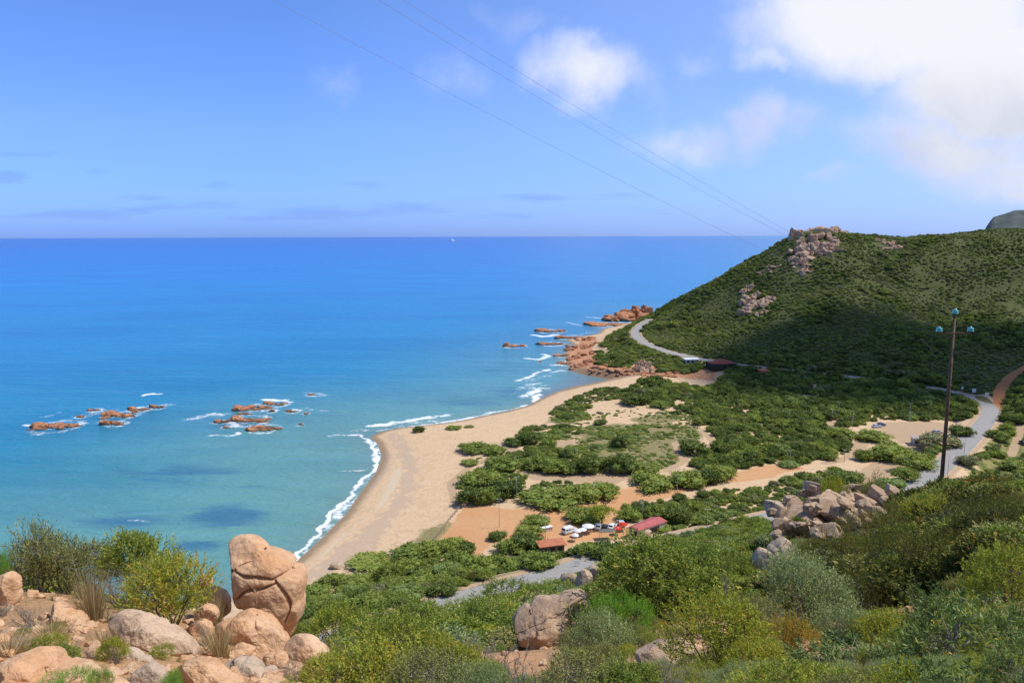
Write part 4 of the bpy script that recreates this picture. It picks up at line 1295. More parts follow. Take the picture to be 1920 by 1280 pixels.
TR = [
    ([(622, 610), (650, 575), (700, 562), (760, 573), (850, 608), (930, 648), (1000, 680), (1062, 720), (1098, 770), (1102, 805), (1060, 815), (1010, 830), (960, 862), (900, 890), (850, 890), (790, 850), (735, 822), (690, 785), (678, 740), (640, 690), (622, 650)],
     [[(690, 770), (760, 790), (850, 850), (900, 880)], [(800, 690), (900, 730), (1010, 760)], [(740, 740), (850, 800), (950, 830)]], 14.0, M_SLAB, 'broad pale sloping slab with a dark streak below the yellow green shrub', 0.30),
    ([(-60, 900), (0, 858), (60, 823), (120, 803), (180, 805), (230, 830), (270, 870), (285, 892), (350, 893), (430, 905), (500, 922), (530, 970), (420, 1050), (100, 1080), (-60, 1020)], [[(270, 860), (290, 930), (280, 1050)]], 10.2, M_GRANITE, 'large smooth orange rock filling the bottom left corner', 0.35),
    ([(1018, 862), (1050, 830), (1100, 820), (1160, 840), (1220, 880), (1290, 925), (1370, 975), (1300, 1060), (1150, 1060), (1060, 1010), (1025, 930)], [], 11.0, M_GRANITE, 'bright orange ridge shaped rock at the bottom edge below the slab', 0.33),
    ([(1598, 745), (1640, 710), (1690, 697), (1750, 708), (1800, 748), (1838, 800), (1835, 870), (1780, 900), (1700, 890), (1630, 850), (1598, 800)], [[(1600, 780), (1660, 790), (1720, 860)]], 17.0, M_GRANITE, 'rounded rock at the right end below the tall boulder', 0.42),
    ([(1198, 650), (1240, 625), (1300, 622), (1340, 572), (1400, 553), (1450, 568), (1495, 600), (1545, 650), (1585, 700), (1610, 735), (1600, 790), (1530, 815), (1450, 810), (1380, 785), (1320, 750), (1255, 715), (1205, 695)], [[(1450, 570), (1490, 640), (1560, 700)], [(1310, 720), (1330, 690), (1420, 680), (1530, 690), (1600, 720)], [(1520, 770), (1560, 750), (1600, 760)]], 17.6, M_GRANITE, 'broad pedestal rock that carries the tall boulder', 0.36),
    ([(262, 545), (300, 512), (350, 533), (400, 568), (470, 612), (482, 660), (400, 670), (330, 645), (285, 605)], [[(330, 620), (400, 600), (470, 640)]], 16.0, M_GRANITE, 'mid sized orange rock left of the tall dry grass tuft', 0.4),
    ([(1140, 435), (1220, 428), (1268, 458), (1288, 510), (1285, 570), (1230, 600), (1150, 580), (1130, 500)], [], 20.6, M_GRANITE, 'rounded rock just left of the tall boulder, behind the stacked stones', 0.42),
    ([(1095, 565), (1130, 530), (1180, 523), (1215, 538), (1225, 580), (1205, 622), (1150, 630), (1100, 605)], [], 18.6, M_GRANITE, 'round stone, upper of the two stacked left of the pedestal', 0.42),
    ([(1065, 640), (1110, 613), (1160, 613), (1192, 638), (1195, 695), (1150, 730), (1085, 710)], [], 17.4, M_GRANITE, 'round stone, lower of the two stacked left of the pedestal', 0.42),
    ([(-70, 400), (0, 358), (50, 338), (90, 380), (102, 440), (85, 520), (40, 550), (-60, 550)], [[(0, 470), (60, 440), (95, 400)]], 18.0, M_GRANITE, 'orange rock cut by the left edge below the bright green shrub', 0.4),
    ([(1315, 755), (1345, 738), (1390, 765), (1415, 800), (1395, 822), (1350, 800)], [], 15.6, M_GRANITE, 'small tilted stone in the crook of the pedestal rock', 0.4),
    ([(1265, 810), (1310, 780), (1365, 800), (1375, 835), (1320, 850), (1268, 845)], [], 15.2, M_GRANITE, 'small pale stone left of the small tilted stone', 0.4),
    ([(1230, 890), (1290, 845), (1370, 835), (1440, 850), (1480, 880), (1500, 930), (1400, 960), (1290, 950)], [[(1300, 900), (1380, 870), (1470, 900)]], 13.2, M_PALEROCK, 'pale cracked rock low down between ridge shaped rock and grey tuft', 0.4),
    ([(750, 900), (800, 870), (880, 875), (930, 910), (935, 980), (840, 1000), (745, 960)], [], 10.8, M_PALEROCK, 'pale squarish rock at the bottom edge beside the ridge shaped rock', 0.4),
    ([(685, 790), (720, 765), (800, 815), (860, 850), (930, 900), (900, 915), (810, 880), (720, 835)], [], 12.9, M_PALEROCK, 'long flat pale flake lying along the foot of the slab', 0.2),
    ([(1480, 815), (1540, 800), (1600, 800), (1620, 835), (1560, 860), (1490, 850)], [], 15.0, M_GRANITE, 'small stone under the pedestal rock, middle of its front', 0.4)]
for k, (ol, cr, Y, mt, lab, th_) in enumerate(TR):
    traced_rock('rock', ol, cr, ZA, 3, Y * 0.955, mt, lab, 150 + k, th_, 0.03, 0.016, 0.05, 0.07, cat='rock')
LEFT_ROCKS = [
    (504, 1272, 34, 22, M_PALEROCK, 'small pale stone nearest the purple grey twigs at bottom', dict(), 13),
    (160, 1242, 36, 16, M_PALEROCK, 'small flat pale stone beside the green tuft at left', dict(), 12.5),
    (380, 1100, 30, 22, M_GRANITE, 'small orange rock against the sea right of the yellow green shrub', dict(), 22)]
for k, (u, v, w, h, mt, lab, kw, Y) in enumerate(LEFT_ROCKS):
    rock_px(u, v, w, h, 200 + k, mt, lab, Y=Y, **kw)
for k, (u, v, w, h, mt, lab, kw) in enumerate([
    (1072, 1108, 30, 38, M_PALEROCK, 'leaning pale slab, left of the three standing beside the road', dict(tilt=(0, -0.4), power=4)),
    (1094, 1108, 28, 42, M_PALEROCK, 'leaning pale slab, middle of the three standing beside the road', dict(tilt=(0, 0.3), power=4)),
    (1110, 1098, 28, 38, M_PALEROCK, 'leaning pale slab, right of the three standing beside the road', dict(tilt=(0, 0.5), power=4)),
    (1256, 1262, 110, 50, M_GREYROCK, 'low brown rock half hidden by twigs right of the bright green shrub', dict()),
    (1434, 1030, 18, 13, M_PALEROCK, 'small round rock perched behind the lone pale boulder', dict(power=2.3)),
    (1206, 1008, 32, 18, M_PALEROCK, 'smooth pale rock in front of the red roof', dict(power=2.3)),
    (1256, 1012, 15, 16, M_PALEROCK, 'small pale rock standing up right of the red roof', dict(power=2.4)),
    (1151, 1028, 12, 10, M_PALEROCK, 'small white rock beside the road bend', dict(power=2.4)),
    (1252, 1038, 30, 22, M_GREYROCK, 'cracked reddish rock on the slope below the red roof', dict()),
    (1400, 1027, 9, 9, M_PALEROCK, 'tiny pale stone among bushes left of the lone boulder', dict()),
    (1232, 1038, 16, 12, M_GREYROCK, 'small reddish stone left of the cracked reddish rock', dict()),
    (1130, 1099, 20, 13, M_PALEROCK, 'low rubble stone right of the three leaning slabs', dict()),
    (1306, 1114, 14, 8, M_PALEROCK, 'small flat pale stone between two green bushes centre right', dict()),
    (632, 1066, 26, 11, M_PALEROCK, 'low pinkish rock at the inner edge of the near beach', dict())]):
    rock_px(u, v, w, h, 240 + k, mt, lab, **kw)

# outcrop at right: one thing, its blocks are parts
Po = hit(1560, 990)
Yo = Po[1]
if Yo > 75:
    Yo = 58.0
    Po = hity(1560, 990, Yo)
out = empty('rock_outcrop', Po, 0, 'jumbled outcrop of cracked grey pink blocks above the road at right', 'rocks')
BL = [(1523, 919, 44, 32, 0, 66), (1453, 950, 38, 36, .1, 62), (1487, 937, 38, 24, -.15, 63), (1463, 981, 32, 24, .2, 58), (1458, 999, 26, 24, 0, 57), (1537, 934, 24, 20, .4, 62), (1583, 921, 30, 26, .1, 66), (1604, 912, 30, 22, 0, 69),
      (1557, 931, 30, 14, .2, 64), (1660, 932, 74, 34, .45, 62), (1573, 956, 46, 30, .5, 60), (1547, 956, 30, 24, .2, 60), (1561, 992, 62, 50, .1, 56.5), (1575, 1010, 30, 28, .3, 54), (1600, 978, 34, 26, .5, 57), (1602, 957, 28, 22, .3, 60),
      (1643, 957, 46, 20, .3, 59), (1497, 984, 34, 18, -.2, 57), (1532, 982, 26, 20, .2, 57.5), (1524, 956, 30, 26, -.1, 60), (1470, 962, 44, 34, .1, 63), (1508, 965, 40, 40, 0, 63), (1560, 962, 60, 44, .2, 64), (1620, 942, 44, 26, .3, 64), (1586, 935, 50, 24, .1, 66), (1545, 1010, 34, 24, 0, 55), (1625, 975, 30, 22, .4, 58), (1640, 930, 40, 26, .2, 66), (1500, 975, 90, 60, 0, 60.5), (1590, 965, 110, 66, .15, 61), (1642, 950, 80, 40, .35, 61.5), (1560, 940, 70, 30, .1, 65)]
rb = np.random.default_rng(71)
BL2 = []
for (u, v, w, h, tl, Y) in BL:
    BL2.append((u, v, w, h, tl, Y))
    for q in range(2 if w > 40 else (1 if w > 26 else 0)):
        BL2.append((u + rb.uniform(-.6, .6) * w, v + rb.uniform(-.35, .55) * h, w * rb.uniform(.3, .6), h * rb.uniform(.4, .7), tl + rb.uniform(-.4, .4), Y - rb.uniform(0.4, 1.8)))
for k, (u, v, w, h, tl, Y) in enumerate(BL2):
    p = hity(u, v + h * 0.12, Y)
    s = depth(p) / FPX
    b = rock('block', p - Po, (w * s * 1.12, w * s * 0.95, h * s * 1.2), 300 + k, M_PALEROCK if k % 3 == 0 else M_GREYROCK, rz=(k * 0.7) % 1.6 - 0.8, tilt=(rb.uniform(-.3, .1), tl), parent=out, sub=4, power=7, noise=0.06, cuts=14, cut=(0.5, 0.9), freq=2.4)

# rocks in the sea
for k, (u, v, w, h, lab) in enumerate(SEA_ROCKS):
    p = hitz(u, v, 0)
    s = depth(p) / FPX
    W, H = w * s, h * s * 0.9
    vs, fs, n = [], [], 0
    r = np.random.default_rng(400 + k)
    nl = 3 if w < 22 else (9 if w < 50 else 18)
    for j in range(nl):
        f_ = r.uniform(0.16, 0.34) if nl > 3 else r.uniform(.5, .8)
        if nl > 3 and j < 3:
            f_ = 0.46
        hh = H * (1.45 if j == 0 else r.uniform(0.35, 1.05))
        v_, q = rock_verts((W * f_, W * f_ * r.uniform(.6, 1), hh), 400 + k * 9 + j, 4, 3.2, 0.30, 9, (0.5, 0.85), 2.0)
        x = r.uniform(-.15, .15) * W if nl == 3 else ((j + r.uniform(.2, .8)) / nl - 0.5) * W * 0.85
        v_ = v_ + np.array([x, r.uniform(-.2, .2) * W, -0.10 * H])
        vs.append(v_)
        fs.append(q + n)
        n += len(v_)
    body = make_mesh('sea_rock', np.concatenate(vs), np.concatenate(fs), M_REDROCK, True)
    body.set_sharp_from_angle(angle=R(32))
    o = link('sea_rock', body, None, (p[0], p[1], 0))
    tag(o, lab, 'rock', 'red rocks standing in the sea')

CRAG_CLEAR = []
def crag(name, pts, mat, label, cat, seed, per=5, lo=0.16, hi=0.42):
    """a rugged mass welded from many angular lumps; pts = (u, v, Y or None, w, h) in photo pixels"""
    vs, fs, n = [], [], 0
    r = np.random.default_rng(seed)
    base = None
    for (u, v, Y, w, h) in pts:
        p = hity(u, v, Y) if Y else (hit(u, v, 40))
        s = depth(p) / FPX
        CRAG_CLEAR.append((p[0], p[1], w * s * 0.55))
        if base is None:
            base = p
        for j in range(per):
            f_ = r.uniform(lo, hi)
            q, fc = rock_verts((w * s * f_, w * s * f_ * r.uniform(.7, 1.1), h * s * r.uniform(0.5, 1.2)), seed + n % 9973 + j, 3, 4.0, 0.25, 8, (0.5, 0.85), 1.7)
            q = q + (p - base) + np.array([r.uniform(-.5, .5) * w * s, r.uniform(-.4, .4) * w * s, r.uniform(-.2, .3) * h * s])
            if Y is None:
                q[:, 2] += gz(*(q[:, :2].mean(0) + base[:2])) - base[2] - q[:, 2].mean() + 0.12 * h * s
            vs.append(q)
            fs.append(fc + n)
            n += len(q)
    me = make_mesh(name, np.concatenate(vs), np.concatenate(fs), mat, True)
    me.set_sharp_from_angle(angle=R(30))
    o = link(name, me, None, base)
    return tag(o, label, cat)
crag('sea_stack', [(1185, 597, 755, 56, 22), (1200, 590, 760, 34, 24), (1160, 599, 750, 46, 12), (1145, 600, 745, 28, 9), (1208, 596, 750, 24, 14), (1180, 588, 760, 30, 16)], M_REDROCK, 'tall orange rock rising from the sea off the headland', 'rock', 500, 14, .2, .5)
crag('summit_crag', [(1530, 437, 606, 56, 17), (1508, 443, 602, 44, 22), (1552, 438, 607, 44, 16), (1496, 450, 600, 34, 22), (1572, 440, 607, 34, 10), (1520, 460, None, 46, 22), (1548, 456, None, 44, 18), (1500, 470, None, 36, 18), (1488, 456, 602, 22, 20), (1540, 433, 609, 44, 12),
    (1515, 480, None, 40, 16), (1500, 488, None, 30, 14), (1560, 468, None, 30, 12), (1535, 472, None, 34, 14)], M_BLUFF, 'reddish crag crowning the summit of the headland', 'rocks', 520, 12, 0.18, 0.46)
crag('crag', [(1462, 467, 612, 14, 12)], M_BLUFF, 'single red tooth of rock on the headland ridge left of summit', 'rocks', 530, 4)
crag('crag', [(1405, 560, None, 34, 14), (1400, 545, None, 24, 9), (1418, 575, None, 50, 12), (1440, 566, None, 34, 10), (1400, 583, None, 30, 8), (1430, 588, None, 24, 6)], M_BLUFF, 'pale rocky bluff halfway down the seaward side of the headland', 'rocks', 540, 14)
crag('crag', [(1505, 506, None, 28, 9), (1500, 495, None, 24, 8), (1512, 512, None, 20, 6)], M_BLUFF, 'small pale crag below the summit of the headland', 'rocks', 550, 12)
crag('crag', [(1452, 503, None, 22, 5), (1435, 507, None, 26, 4)], M_BLUFF, 'short reddish ledge on the headland above the pale bluff', 'rocks', 560, 8)
crag('crag', [(1350, 524, 632, 20, 7), (1335, 532, 634, 18, 6), (1325, 538, 635, 14, 8)], M_BLUFF, 'rock ledge along the seaward ridge line of the headland', 'rocks', 570, 8)
crag('crag', [(1660, 460, None, 40, 7), (1680, 464, None, 26, 6), (1650, 452, None, 24, 5)], M_BLUFF, 'scattered pale rocks just below the ridge right of summit', 'rocks', 580, 10)
crag('crag', [(1205, 690, None, 26, 20), (1198, 694, None, 20, 14), (1214, 697, None, 24, 10), (1204, 682, None, 12, 12)], M_BLUFF, 'pale pointed crag above the river mouth', 'rocks', 590, 12, .2, .5)
crag('shore_rocks', [(1092, 665, None, 46, 7), (1085, 650, None, 50, 7), (1100, 636, None, 40, 6), (1075, 672, None, 34, 6), (1098, 680, None, 40, 7), (1120, 690, None, 44, 6), (1085, 688, None, 36, 5), (1150, 698, None, 50, 5), (1185, 702, None, 50, 5), (1220, 704, None, 50, 5), (1255, 702, None, 40, 5), (1100, 652, None, 26, 5), (1070, 656, None, 26, 5), (1118, 644, None, 16, 5)],
     M_REDROCK, 'band of red rocks lining the headland shore beside the river mouth', 'rocks', 600, 14, .12, .34)

# the mountain far off at the right edge
r = np.random.default_rng(3)
xs = np.linspace(-1, 1, 90)
ys = np.linspace(-1, 1, 60)
X, Y_ = np.meshgrid(xs, ys, indexing='ij')
pm = hity(2010, 380, 5200.0)
prof = np.interp(X, [-1, -0.70, -0.645, -0.60, -0.52, -0.44, -0.36, -0.2, 0.0, 0.5, 1], [0, .16, .50, .72, .78, .86, 0.87, 0.98, 1.0, 0.9, 0.5])
Z = prof * np.exp(-(Y_ * 1.6) ** 2) + 0.07 * fbm2(X, Y_, 0.25, 5, 8) * prof
top = pm[2]
yk = (pm[1] + Y_ * 700) / pm[1]
V = np.stack([(pm[0] + X * 900) * yk, pm[1] + Y_ * 700, -20 + Z * (top + 20)], -1).reshape(-1, 3)
i, j = np.meshgrid(np.arange(89), np.arange(59), indexing='ij')
a = (i * 60 + j).ravel()
m = NT('mountain_scrub')
nz = m.noise(m.pos(), 0.012, 6, 0.65)
mat_mt = m.bsdf(m.mix(m.rng(nz, 0.35, 0.65), (0.060, 0.080, 0.075), (0.115, 0.13, 0.12)), 0.95, 0.1)
tag(link('mountain', make_mesh('mountain', V, np.stack([a, a + 60, a + 61, a + 1], 1), mat_mt, True)), kind='structure')
# ------------------------------------------------------------------ shrubs: each a thing with foliage and stems
SRC = {}
def bush(kind, p, w, h, label, group, rz=None, seed=0, name='shrub', cat='shrub'):
    r = np.random.default_rng(seed + 7000)
    if kind in ('deadgrey', 'deaddark'):
        ms = [(x, None) for x in TWIG['grey' if kind == 'deadgrey' else 'dark']]
        name, cat, part = 'dead_shrub', 'dead shrub', 'twigs'
    elif kind in ('tuft', 'lowtuft'):
        ms = [(TUFT[0] if kind == 'tuft' else TUFT[1], None)]
        name, cat, part = 'grass_tuft', 'grass tuft', 'blades'
    else:
        ms, part = K[kind], 'foliage'
    fo, st = ms[seed % len(ms)]
    rz = r.uniform(0, 6.28) if rz is None else rz
    if st is None:
        o = link(name, fo, None, p, (0, 0, rz), (w, w * r.uniform(0.85, 1.1), h))
        tag(o, label, cat, group)
        SRC.setdefault((kind, seed % len(ms)), o)
        return o
    e = empty(name, p, rz, label, cat, group)
    e.scale = (w, w * r.uniform(0.85, 1.1), h)
    f = link('foliage', fo, e)
    link('stems', st, e)
    SRC.setdefault((kind, seed % len(ms)), f)
    return e

_seed = [0]
def bpx(kind, u, v, w, h, label, Y=None, group='maquis shrubs on the near slope', k=1.0, sink=0.04):
    _seed[0] += 1
    p = at_px(u, v, Y)
    if Y:
        g = gz(p[0], p[1])
        p[2] = min(p[2], g + 0.05) if abs(g - p[2]) < 2.5 else p[2]
    s = depth(p) / FPX
    W = w * s * 1.08
    dep = math.atan2(CAMZ - p[2], math.hypot(p[0], p[1]))
    H = max(0.38 * h * s, (h * s - 0.08 * W * math.sin(dep)) / math.cos(dep)) * k * 1.06
    p[2] -= sink * H
    if p[2] > gz(p[0], p[1]) + 0.02:
        g = gz(p[0], p[1])
        H += p[2] - g
        p[2] = g - 0.02
    return bush(kind, p, W, H, label, group, seed=_seed[0])

NEAR = [
 # left ridge against the sea
 ('bright', 2, 1082, 56, 74, 'bright green shrub cut by the left edge, against the sea', 19.5),
 ('lentisk', 42, 1075, 90, 92, 'tallest thin topped shrub at the left edge against the sea', 23),
 ('dusty', 72, 1118, 110, 130, 'dusty olive shrub second from the left edge against the sea', 20.5),
 ('dusty', 122, 1112, 108, 98, 'rounded dusty shrub behind the tall dry grass tuft', 21),
 ('dusty', 178, 1112, 92, 90, 'low dusty shrub right behind the dry grass tuft against the sea', 21.5),
 ('lentisk', 262, 1120, 116, 132, 'tall open shrub with red tinged top against the sea', 20.5),
 ('yellow', 300, 1105, 88, 92, 'yellow green shrub behind the front yellow one, against the sea', 19.5),
 ('yellow', 322, 1182, 122, 128, 'large yellow green shrub between the pale slab and the sea', 16.5),
 ('yellow', 370, 1094, 46, 56, 'small bushy sprig on the rocks right of the large yellow shrub', 22),
 ('deadgrey', 220, 1140, 90, 86, 'grey twiggy dead shrub between dry tuft and tall open shrub', 18.5),
 ('deadgrey', 58, 1190, 84, 70, 'tangle of grey dead twigs below the left edge rock', 14.5),
 ('deadgrey', 254, 1158, 50, 84, 'pale bare twigs standing in front of the tall open shrub', 17),
 ('tuft', 178, 1186, 74, 132, 'tall tan dry grass tuft at the left among rocks', 16),
 ('tuft', 412, 1246, 74, 82, 'grey dry grass tuft in front of the two stacked stones', 14.5),
 ('tuft', 408, 1176, 36, 76, 'thin dry grass beside the rounded rock left of the boulder', 18.2),
 ('lowtuft', 18, 1244, 90, 66, 'straggling pale dry grass at the left edge', 11.5),
 ('lowtuft', 96, 1212, 80, 56, 'wispy dry grass below the mid sized orange rock', 13.5),
 ('lowtuft', 196, 1224, 52, 56, 'wispy grey grass in front of the slab\'s left end', 13),
 ('yellow', 92, 1240, 64, 46, 'low yellow green plant above the smooth corner rock', 11.8),
 ('lentisk', 124, 1262, 50, 52, 'dark green tuft of leaves right above the corner rock', 11),
 ('yellow', 214, 1252, 54, 52, 'small yellow green plant against the front of the slab', 12),
 ('bright', 190, 1290, 40, 44, 'bright green sprout at the bottom edge left of the pale rock', 9.6),
 ('bright', 330, 1292, 44, 46, 'bright green tuft at the bottom edge before the ridge shaped rock', 10),
 ('bright', 110, 1300, 100, 40, 'fresh green low plant at the bottom edge over the corner rock', 9),
 ('deadgrey', 384, 1216, 50, 66, 'brown dead twigs between the slab and the stacked stones', 15.5),
 ('deadgrey', 462, 1184, 40, 30, 'small dry twigs at the foot of the tall boulder', 17),
 ('deadgrey', 240, 1296, 50, 40, 'small heap of dry sticks beside the pale squarish rock', 10.5),
 ('deadgrey', 556, 1290, 110, 66, 'purple grey dead twigs at the bottom right of the rounded rock', 13),
 ('yellow', 606, 1296, 80, 60, 'yellow flecked low shrub at the bottom beside purple grey twigs', 12.5),
 ('dusty', 622, 1216, 56, 60, 'grey green shrub just right of the tall boulder\'s pedestal', 24),
 # bottom centre
 ('deadgrey', 660, 1262, 90, 96, 'grey dead branches reaching up left of the yellow green bottom shrub', 16),
 ('yellow', 738, 1300, 170, 122, 'wide yellow green shrub at the bottom left of centre', 13),
 ('yellow', 836, 1302, 120, 100, 'sparse yellow green shrub with red stems at bottom centre', 12.5),
 ('deadgrey', 930, 1290, 150, 96, 'long pale bare branches tangled under the big pinkish boulder', 15),
 ('deadgrey', 870, 1250, 100, 70, 'thin bare branches between two green bushes at bottom centre', 20),
 ('lentisk', 690, 1232, 140, 90, 'dense mid green shrub behind the dead branches at bottom left of centre', 34),
 ('lentisk', 790, 1234, 130, 92, 'dense green shrub midway between boulder and dead branches', 32),
 ('lentisk', 892, 1240, 130, 100, 'dark green shrub pressed against the left of the pinkish boulder', 30),
 ('lentisk', 856, 1166, 110, 50, 'olive topped shrub beside the lower end of the visible road', 62),
 ('lentisk', 950, 1154, 120, 56, 'pale leaved green shrub above the pinkish boulder, by the road', 54),
 ('lentisk', 1030, 1136, 84, 44, 'small rounded shrub between the road and the three leaning slabs', 62),
 ('yellow', 632, 1200, 110, 62, 'pale tipped green shrub right of the tall boulder', 70),
 ('lentisk', 760, 1190, 130, 60, 'green shrub hiding the lower end of the road', 72),
 ('dusty', 1082, 1275, 84, 80, 'grey olive shrub in front of the right side of the pinkish boulder', 18),
 ('olive', 1128, 1262, 110, 104, 'fine leaved grey green shrub right of the pinkish boulder', 17),
 ('bright', 1160, 1202, 104, 90, 'vivid bright green shrub in the lower centre', 20),
 ('rust', 1128, 1130, 70, 34, 'brownish shrub beside the three leaning slabs', 48),
 ('lentisk', 1236, 1152, 190, 150, 'largest dense green shrub right of centre', 25),
 ('lentisk', 1178, 1128, 100, 70, 'green shrub between the leaning slabs and the largest dense shrub', 36),
 ('deadgrey', 1240, 1250, 110, 80, 'mass of grey twigs behind the low brown rock', 17),
 ('yellow', 1172, 1066, 62, 42, 'yellowish shrub on the crest above the road bend', 78),
 ('dusty', 1196, 1070, 80, 46, 'yellow brown shrub right of the crest shrub', 68),
 ('lentisk', 1346, 1104, 120, 100, 'bright leaved green shrub left of the lone pale boulder', 32),
 ('lentisk', 1300, 1062, 110, 70, 'rounded green shrub on the slope below the red roof, right side', 52),
 ('deadgrey', 1366, 1160, 66, 98, 'purple grey bare shrub left of the large fine leaved one', 22),
 ('olive', 1502, 1180, 168, 128, 'large fine leaved silvery green shrub below the lone boulder', 19),
 ('dusty', 1420, 1200, 90, 80, 'grey green shrub between bare shrub and yellow green front shrub', 17),
 # bottom right
 ('yellow', 1350, 1296, 170, 160, 'big yellow green shrub with reddish stems at the bottom right of centre', 10.5),
 ('rust', 1490, 1262, 92, 96, 'orange tinted shrub at the bottom right', 12.5),
 ('yellow', 1420, 1300, 110, 90, 'small leaved bright shrub at the bottom below the orange tinted one', 9.5),
 ('deadgrey', 1356, 1320, 120, 76, 'reddish bare stems at the bottom edge before the big yellow shrub', 8.8),
 ('olive', 1592, 1248, 130, 100, 'thin grey green shrub right of the orange tinted shrub', 13.5),
 ('yellow', 1664, 1262, 116, 112, 'bright yellow green shrub alone in the lower right', 12.5),
 ('deadgrey', 1650, 1190, 130, 56, 'low pinkish dry stems behind the lone yellow green shrub', 17),
 ('leathery', 1600, 1310, 190, 96, 'dark leathery leaved low shrub at the bottom right', 8.2),
 ('leathery', 1724, 1316, 160, 110, 'leathery leaved shrub left of the biggest leaved corner shrub', 7.6),
 ('leathery', 1850, 1320, 230, 190, 'biggest leaved shrub filling the bottom right corner', 7.0),
 ('leathery', 1748, 1210, 110, 100, 'leathery leaved shrub with pale tips above the corner shrub', 11),
 ('yellow', 1800, 1240, 120, 110, 'yellow green shrub between the two leathery shrubs', 11.5),
 ('yellow', 1890, 1180, 150, 140, 'yellow green shrub at the right edge, lower one', 13),
 ('heath', 1580, 1130, 130, 120, 'dark heath shrub with rusty tips right of the silvery shrub', 25),
 ('heath', 1648, 1070, 140, 110, 'olive brown heath shrub just below the rocky outcrop', 33),
 ('heath', 1700, 1150, 170, 150, 'largest dark heath shrub in the shadowy hollow at right', 22),
 ('heath', 1600, 1170, 110, 90, 'low dark heath shrub in front of the rusty tipped one', 21),
 ('deaddark', 1776, 1050, 132, 140, 'tall bare dark twiggy shrub at the foot of the utility pole', 27),
 ('heath', 1780, 1120, 130, 120, 'grey brown heath shrub below the tall bare shrub', 23),
 ('heath', 1858, 1070, 140, 130, 'yellow tipped heath shrub right of the tall bare shrub', 24),
 ('rust', 1812, 1108, 60, 70, 'small orange tipped shrub before the grey brown heath', 21),
 ('heath', 1912, 1040, 120, 110, 'heath shrub at the right edge, upper one', 28),
 ('heath', 1868, 980, 110, 60, 'low dark heath on the crest right of the pole', 37),
 ('dusty', 1826, 960, 80, 44, 'grey bush on the crest just right of the pole base', 42),
 ('olive', 1722, 950, 44, 30, 'small rounded grey green bush left of the pole base', 47),
 ('yellow', 1740, 1000, 80, 70, 'yellow green bush between outcrop and tall bare shrub', 36),
 ('heath', 1690, 1010, 90, 70, 'rusty heath at the right foot of the rocky outcrop', 38),
 ('heath', 1545, 1066, 80, 50, 'dark heath under the shaded face of the outcrop', 40),
 ('olive', 1512, 1040, 60, 40, 'grey green bush against the shaded face of the outcrop', 46),
 ('lentisk', 1500, 960, 36, 44, 'dark bush growing in a cleft of the outcrop', 59),
 ('yellow', 1562, 920, 50, 24, 'yellowish bush on the back top of the outcrop', 66),
 ('yellow', 1612, 940, 44, 24, 'olive bush growing on top of the outcrop', 62),
 ('dusty', 1640, 916, 50, 26, 'dry bush along the outcrop\'s top edge', 66),
]
NEAR += [
 ('yellow', 690, 1360, 170, 130, 'yellow green shrub rooted below the bottom edge, left of centre'),
 ('dusty', 800, 1370, 150, 120, 'dusty grey green shrub rooted below the bottom edge near the centre'),
 ('olive', 900, 1360, 120, 100, 'fine leaved shrub rooted below the bottom edge under the bare branches'),
 ('deadgrey', 985, 1350, 170, 120, 'grey dead branches rising from the bottom edge under the pinkish boulder'),
 ('dusty', 1080, 1370, 150, 120, 'grey green shrub rooted below the bottom edge right of the pinkish boulder'),
 ('lentisk', 1180, 1370, 150, 110, 'green shrub rooted below the bottom edge left of the low brown rock'),
 ('deadgrey', 1270, 1370, 150, 130, 'brown dead twigs rising from the bottom edge before the low brown rock'),
 ('yellow', 1470, 1390, 170, 120, 'yellow green shrub rooted below the bottom edge under the orange tinted one'),
 ('dusty', 1590, 1390, 150, 110, 'dusty shrub rooted below the bottom edge at the right'),
 ('yellow', 1690, 1400, 150, 130, 'yellow green shrub rooted below the bottom edge, left of the corner shrub'),
 ('leathery', 1790, 1410, 200, 150, 'leathery leaved shrub rooted below the bottom edge, near the corner'),
 ('leathery', 1930, 1400, 190, 180, 'leathery leaved shrub cut by the right edge and the bottom edge'),
 ('lentisk', 1560, 1350, 110, 90, 'small dark green shrub low at the bottom right of the orange tinted one')]
for t in NEAR:
    bpx(*t)

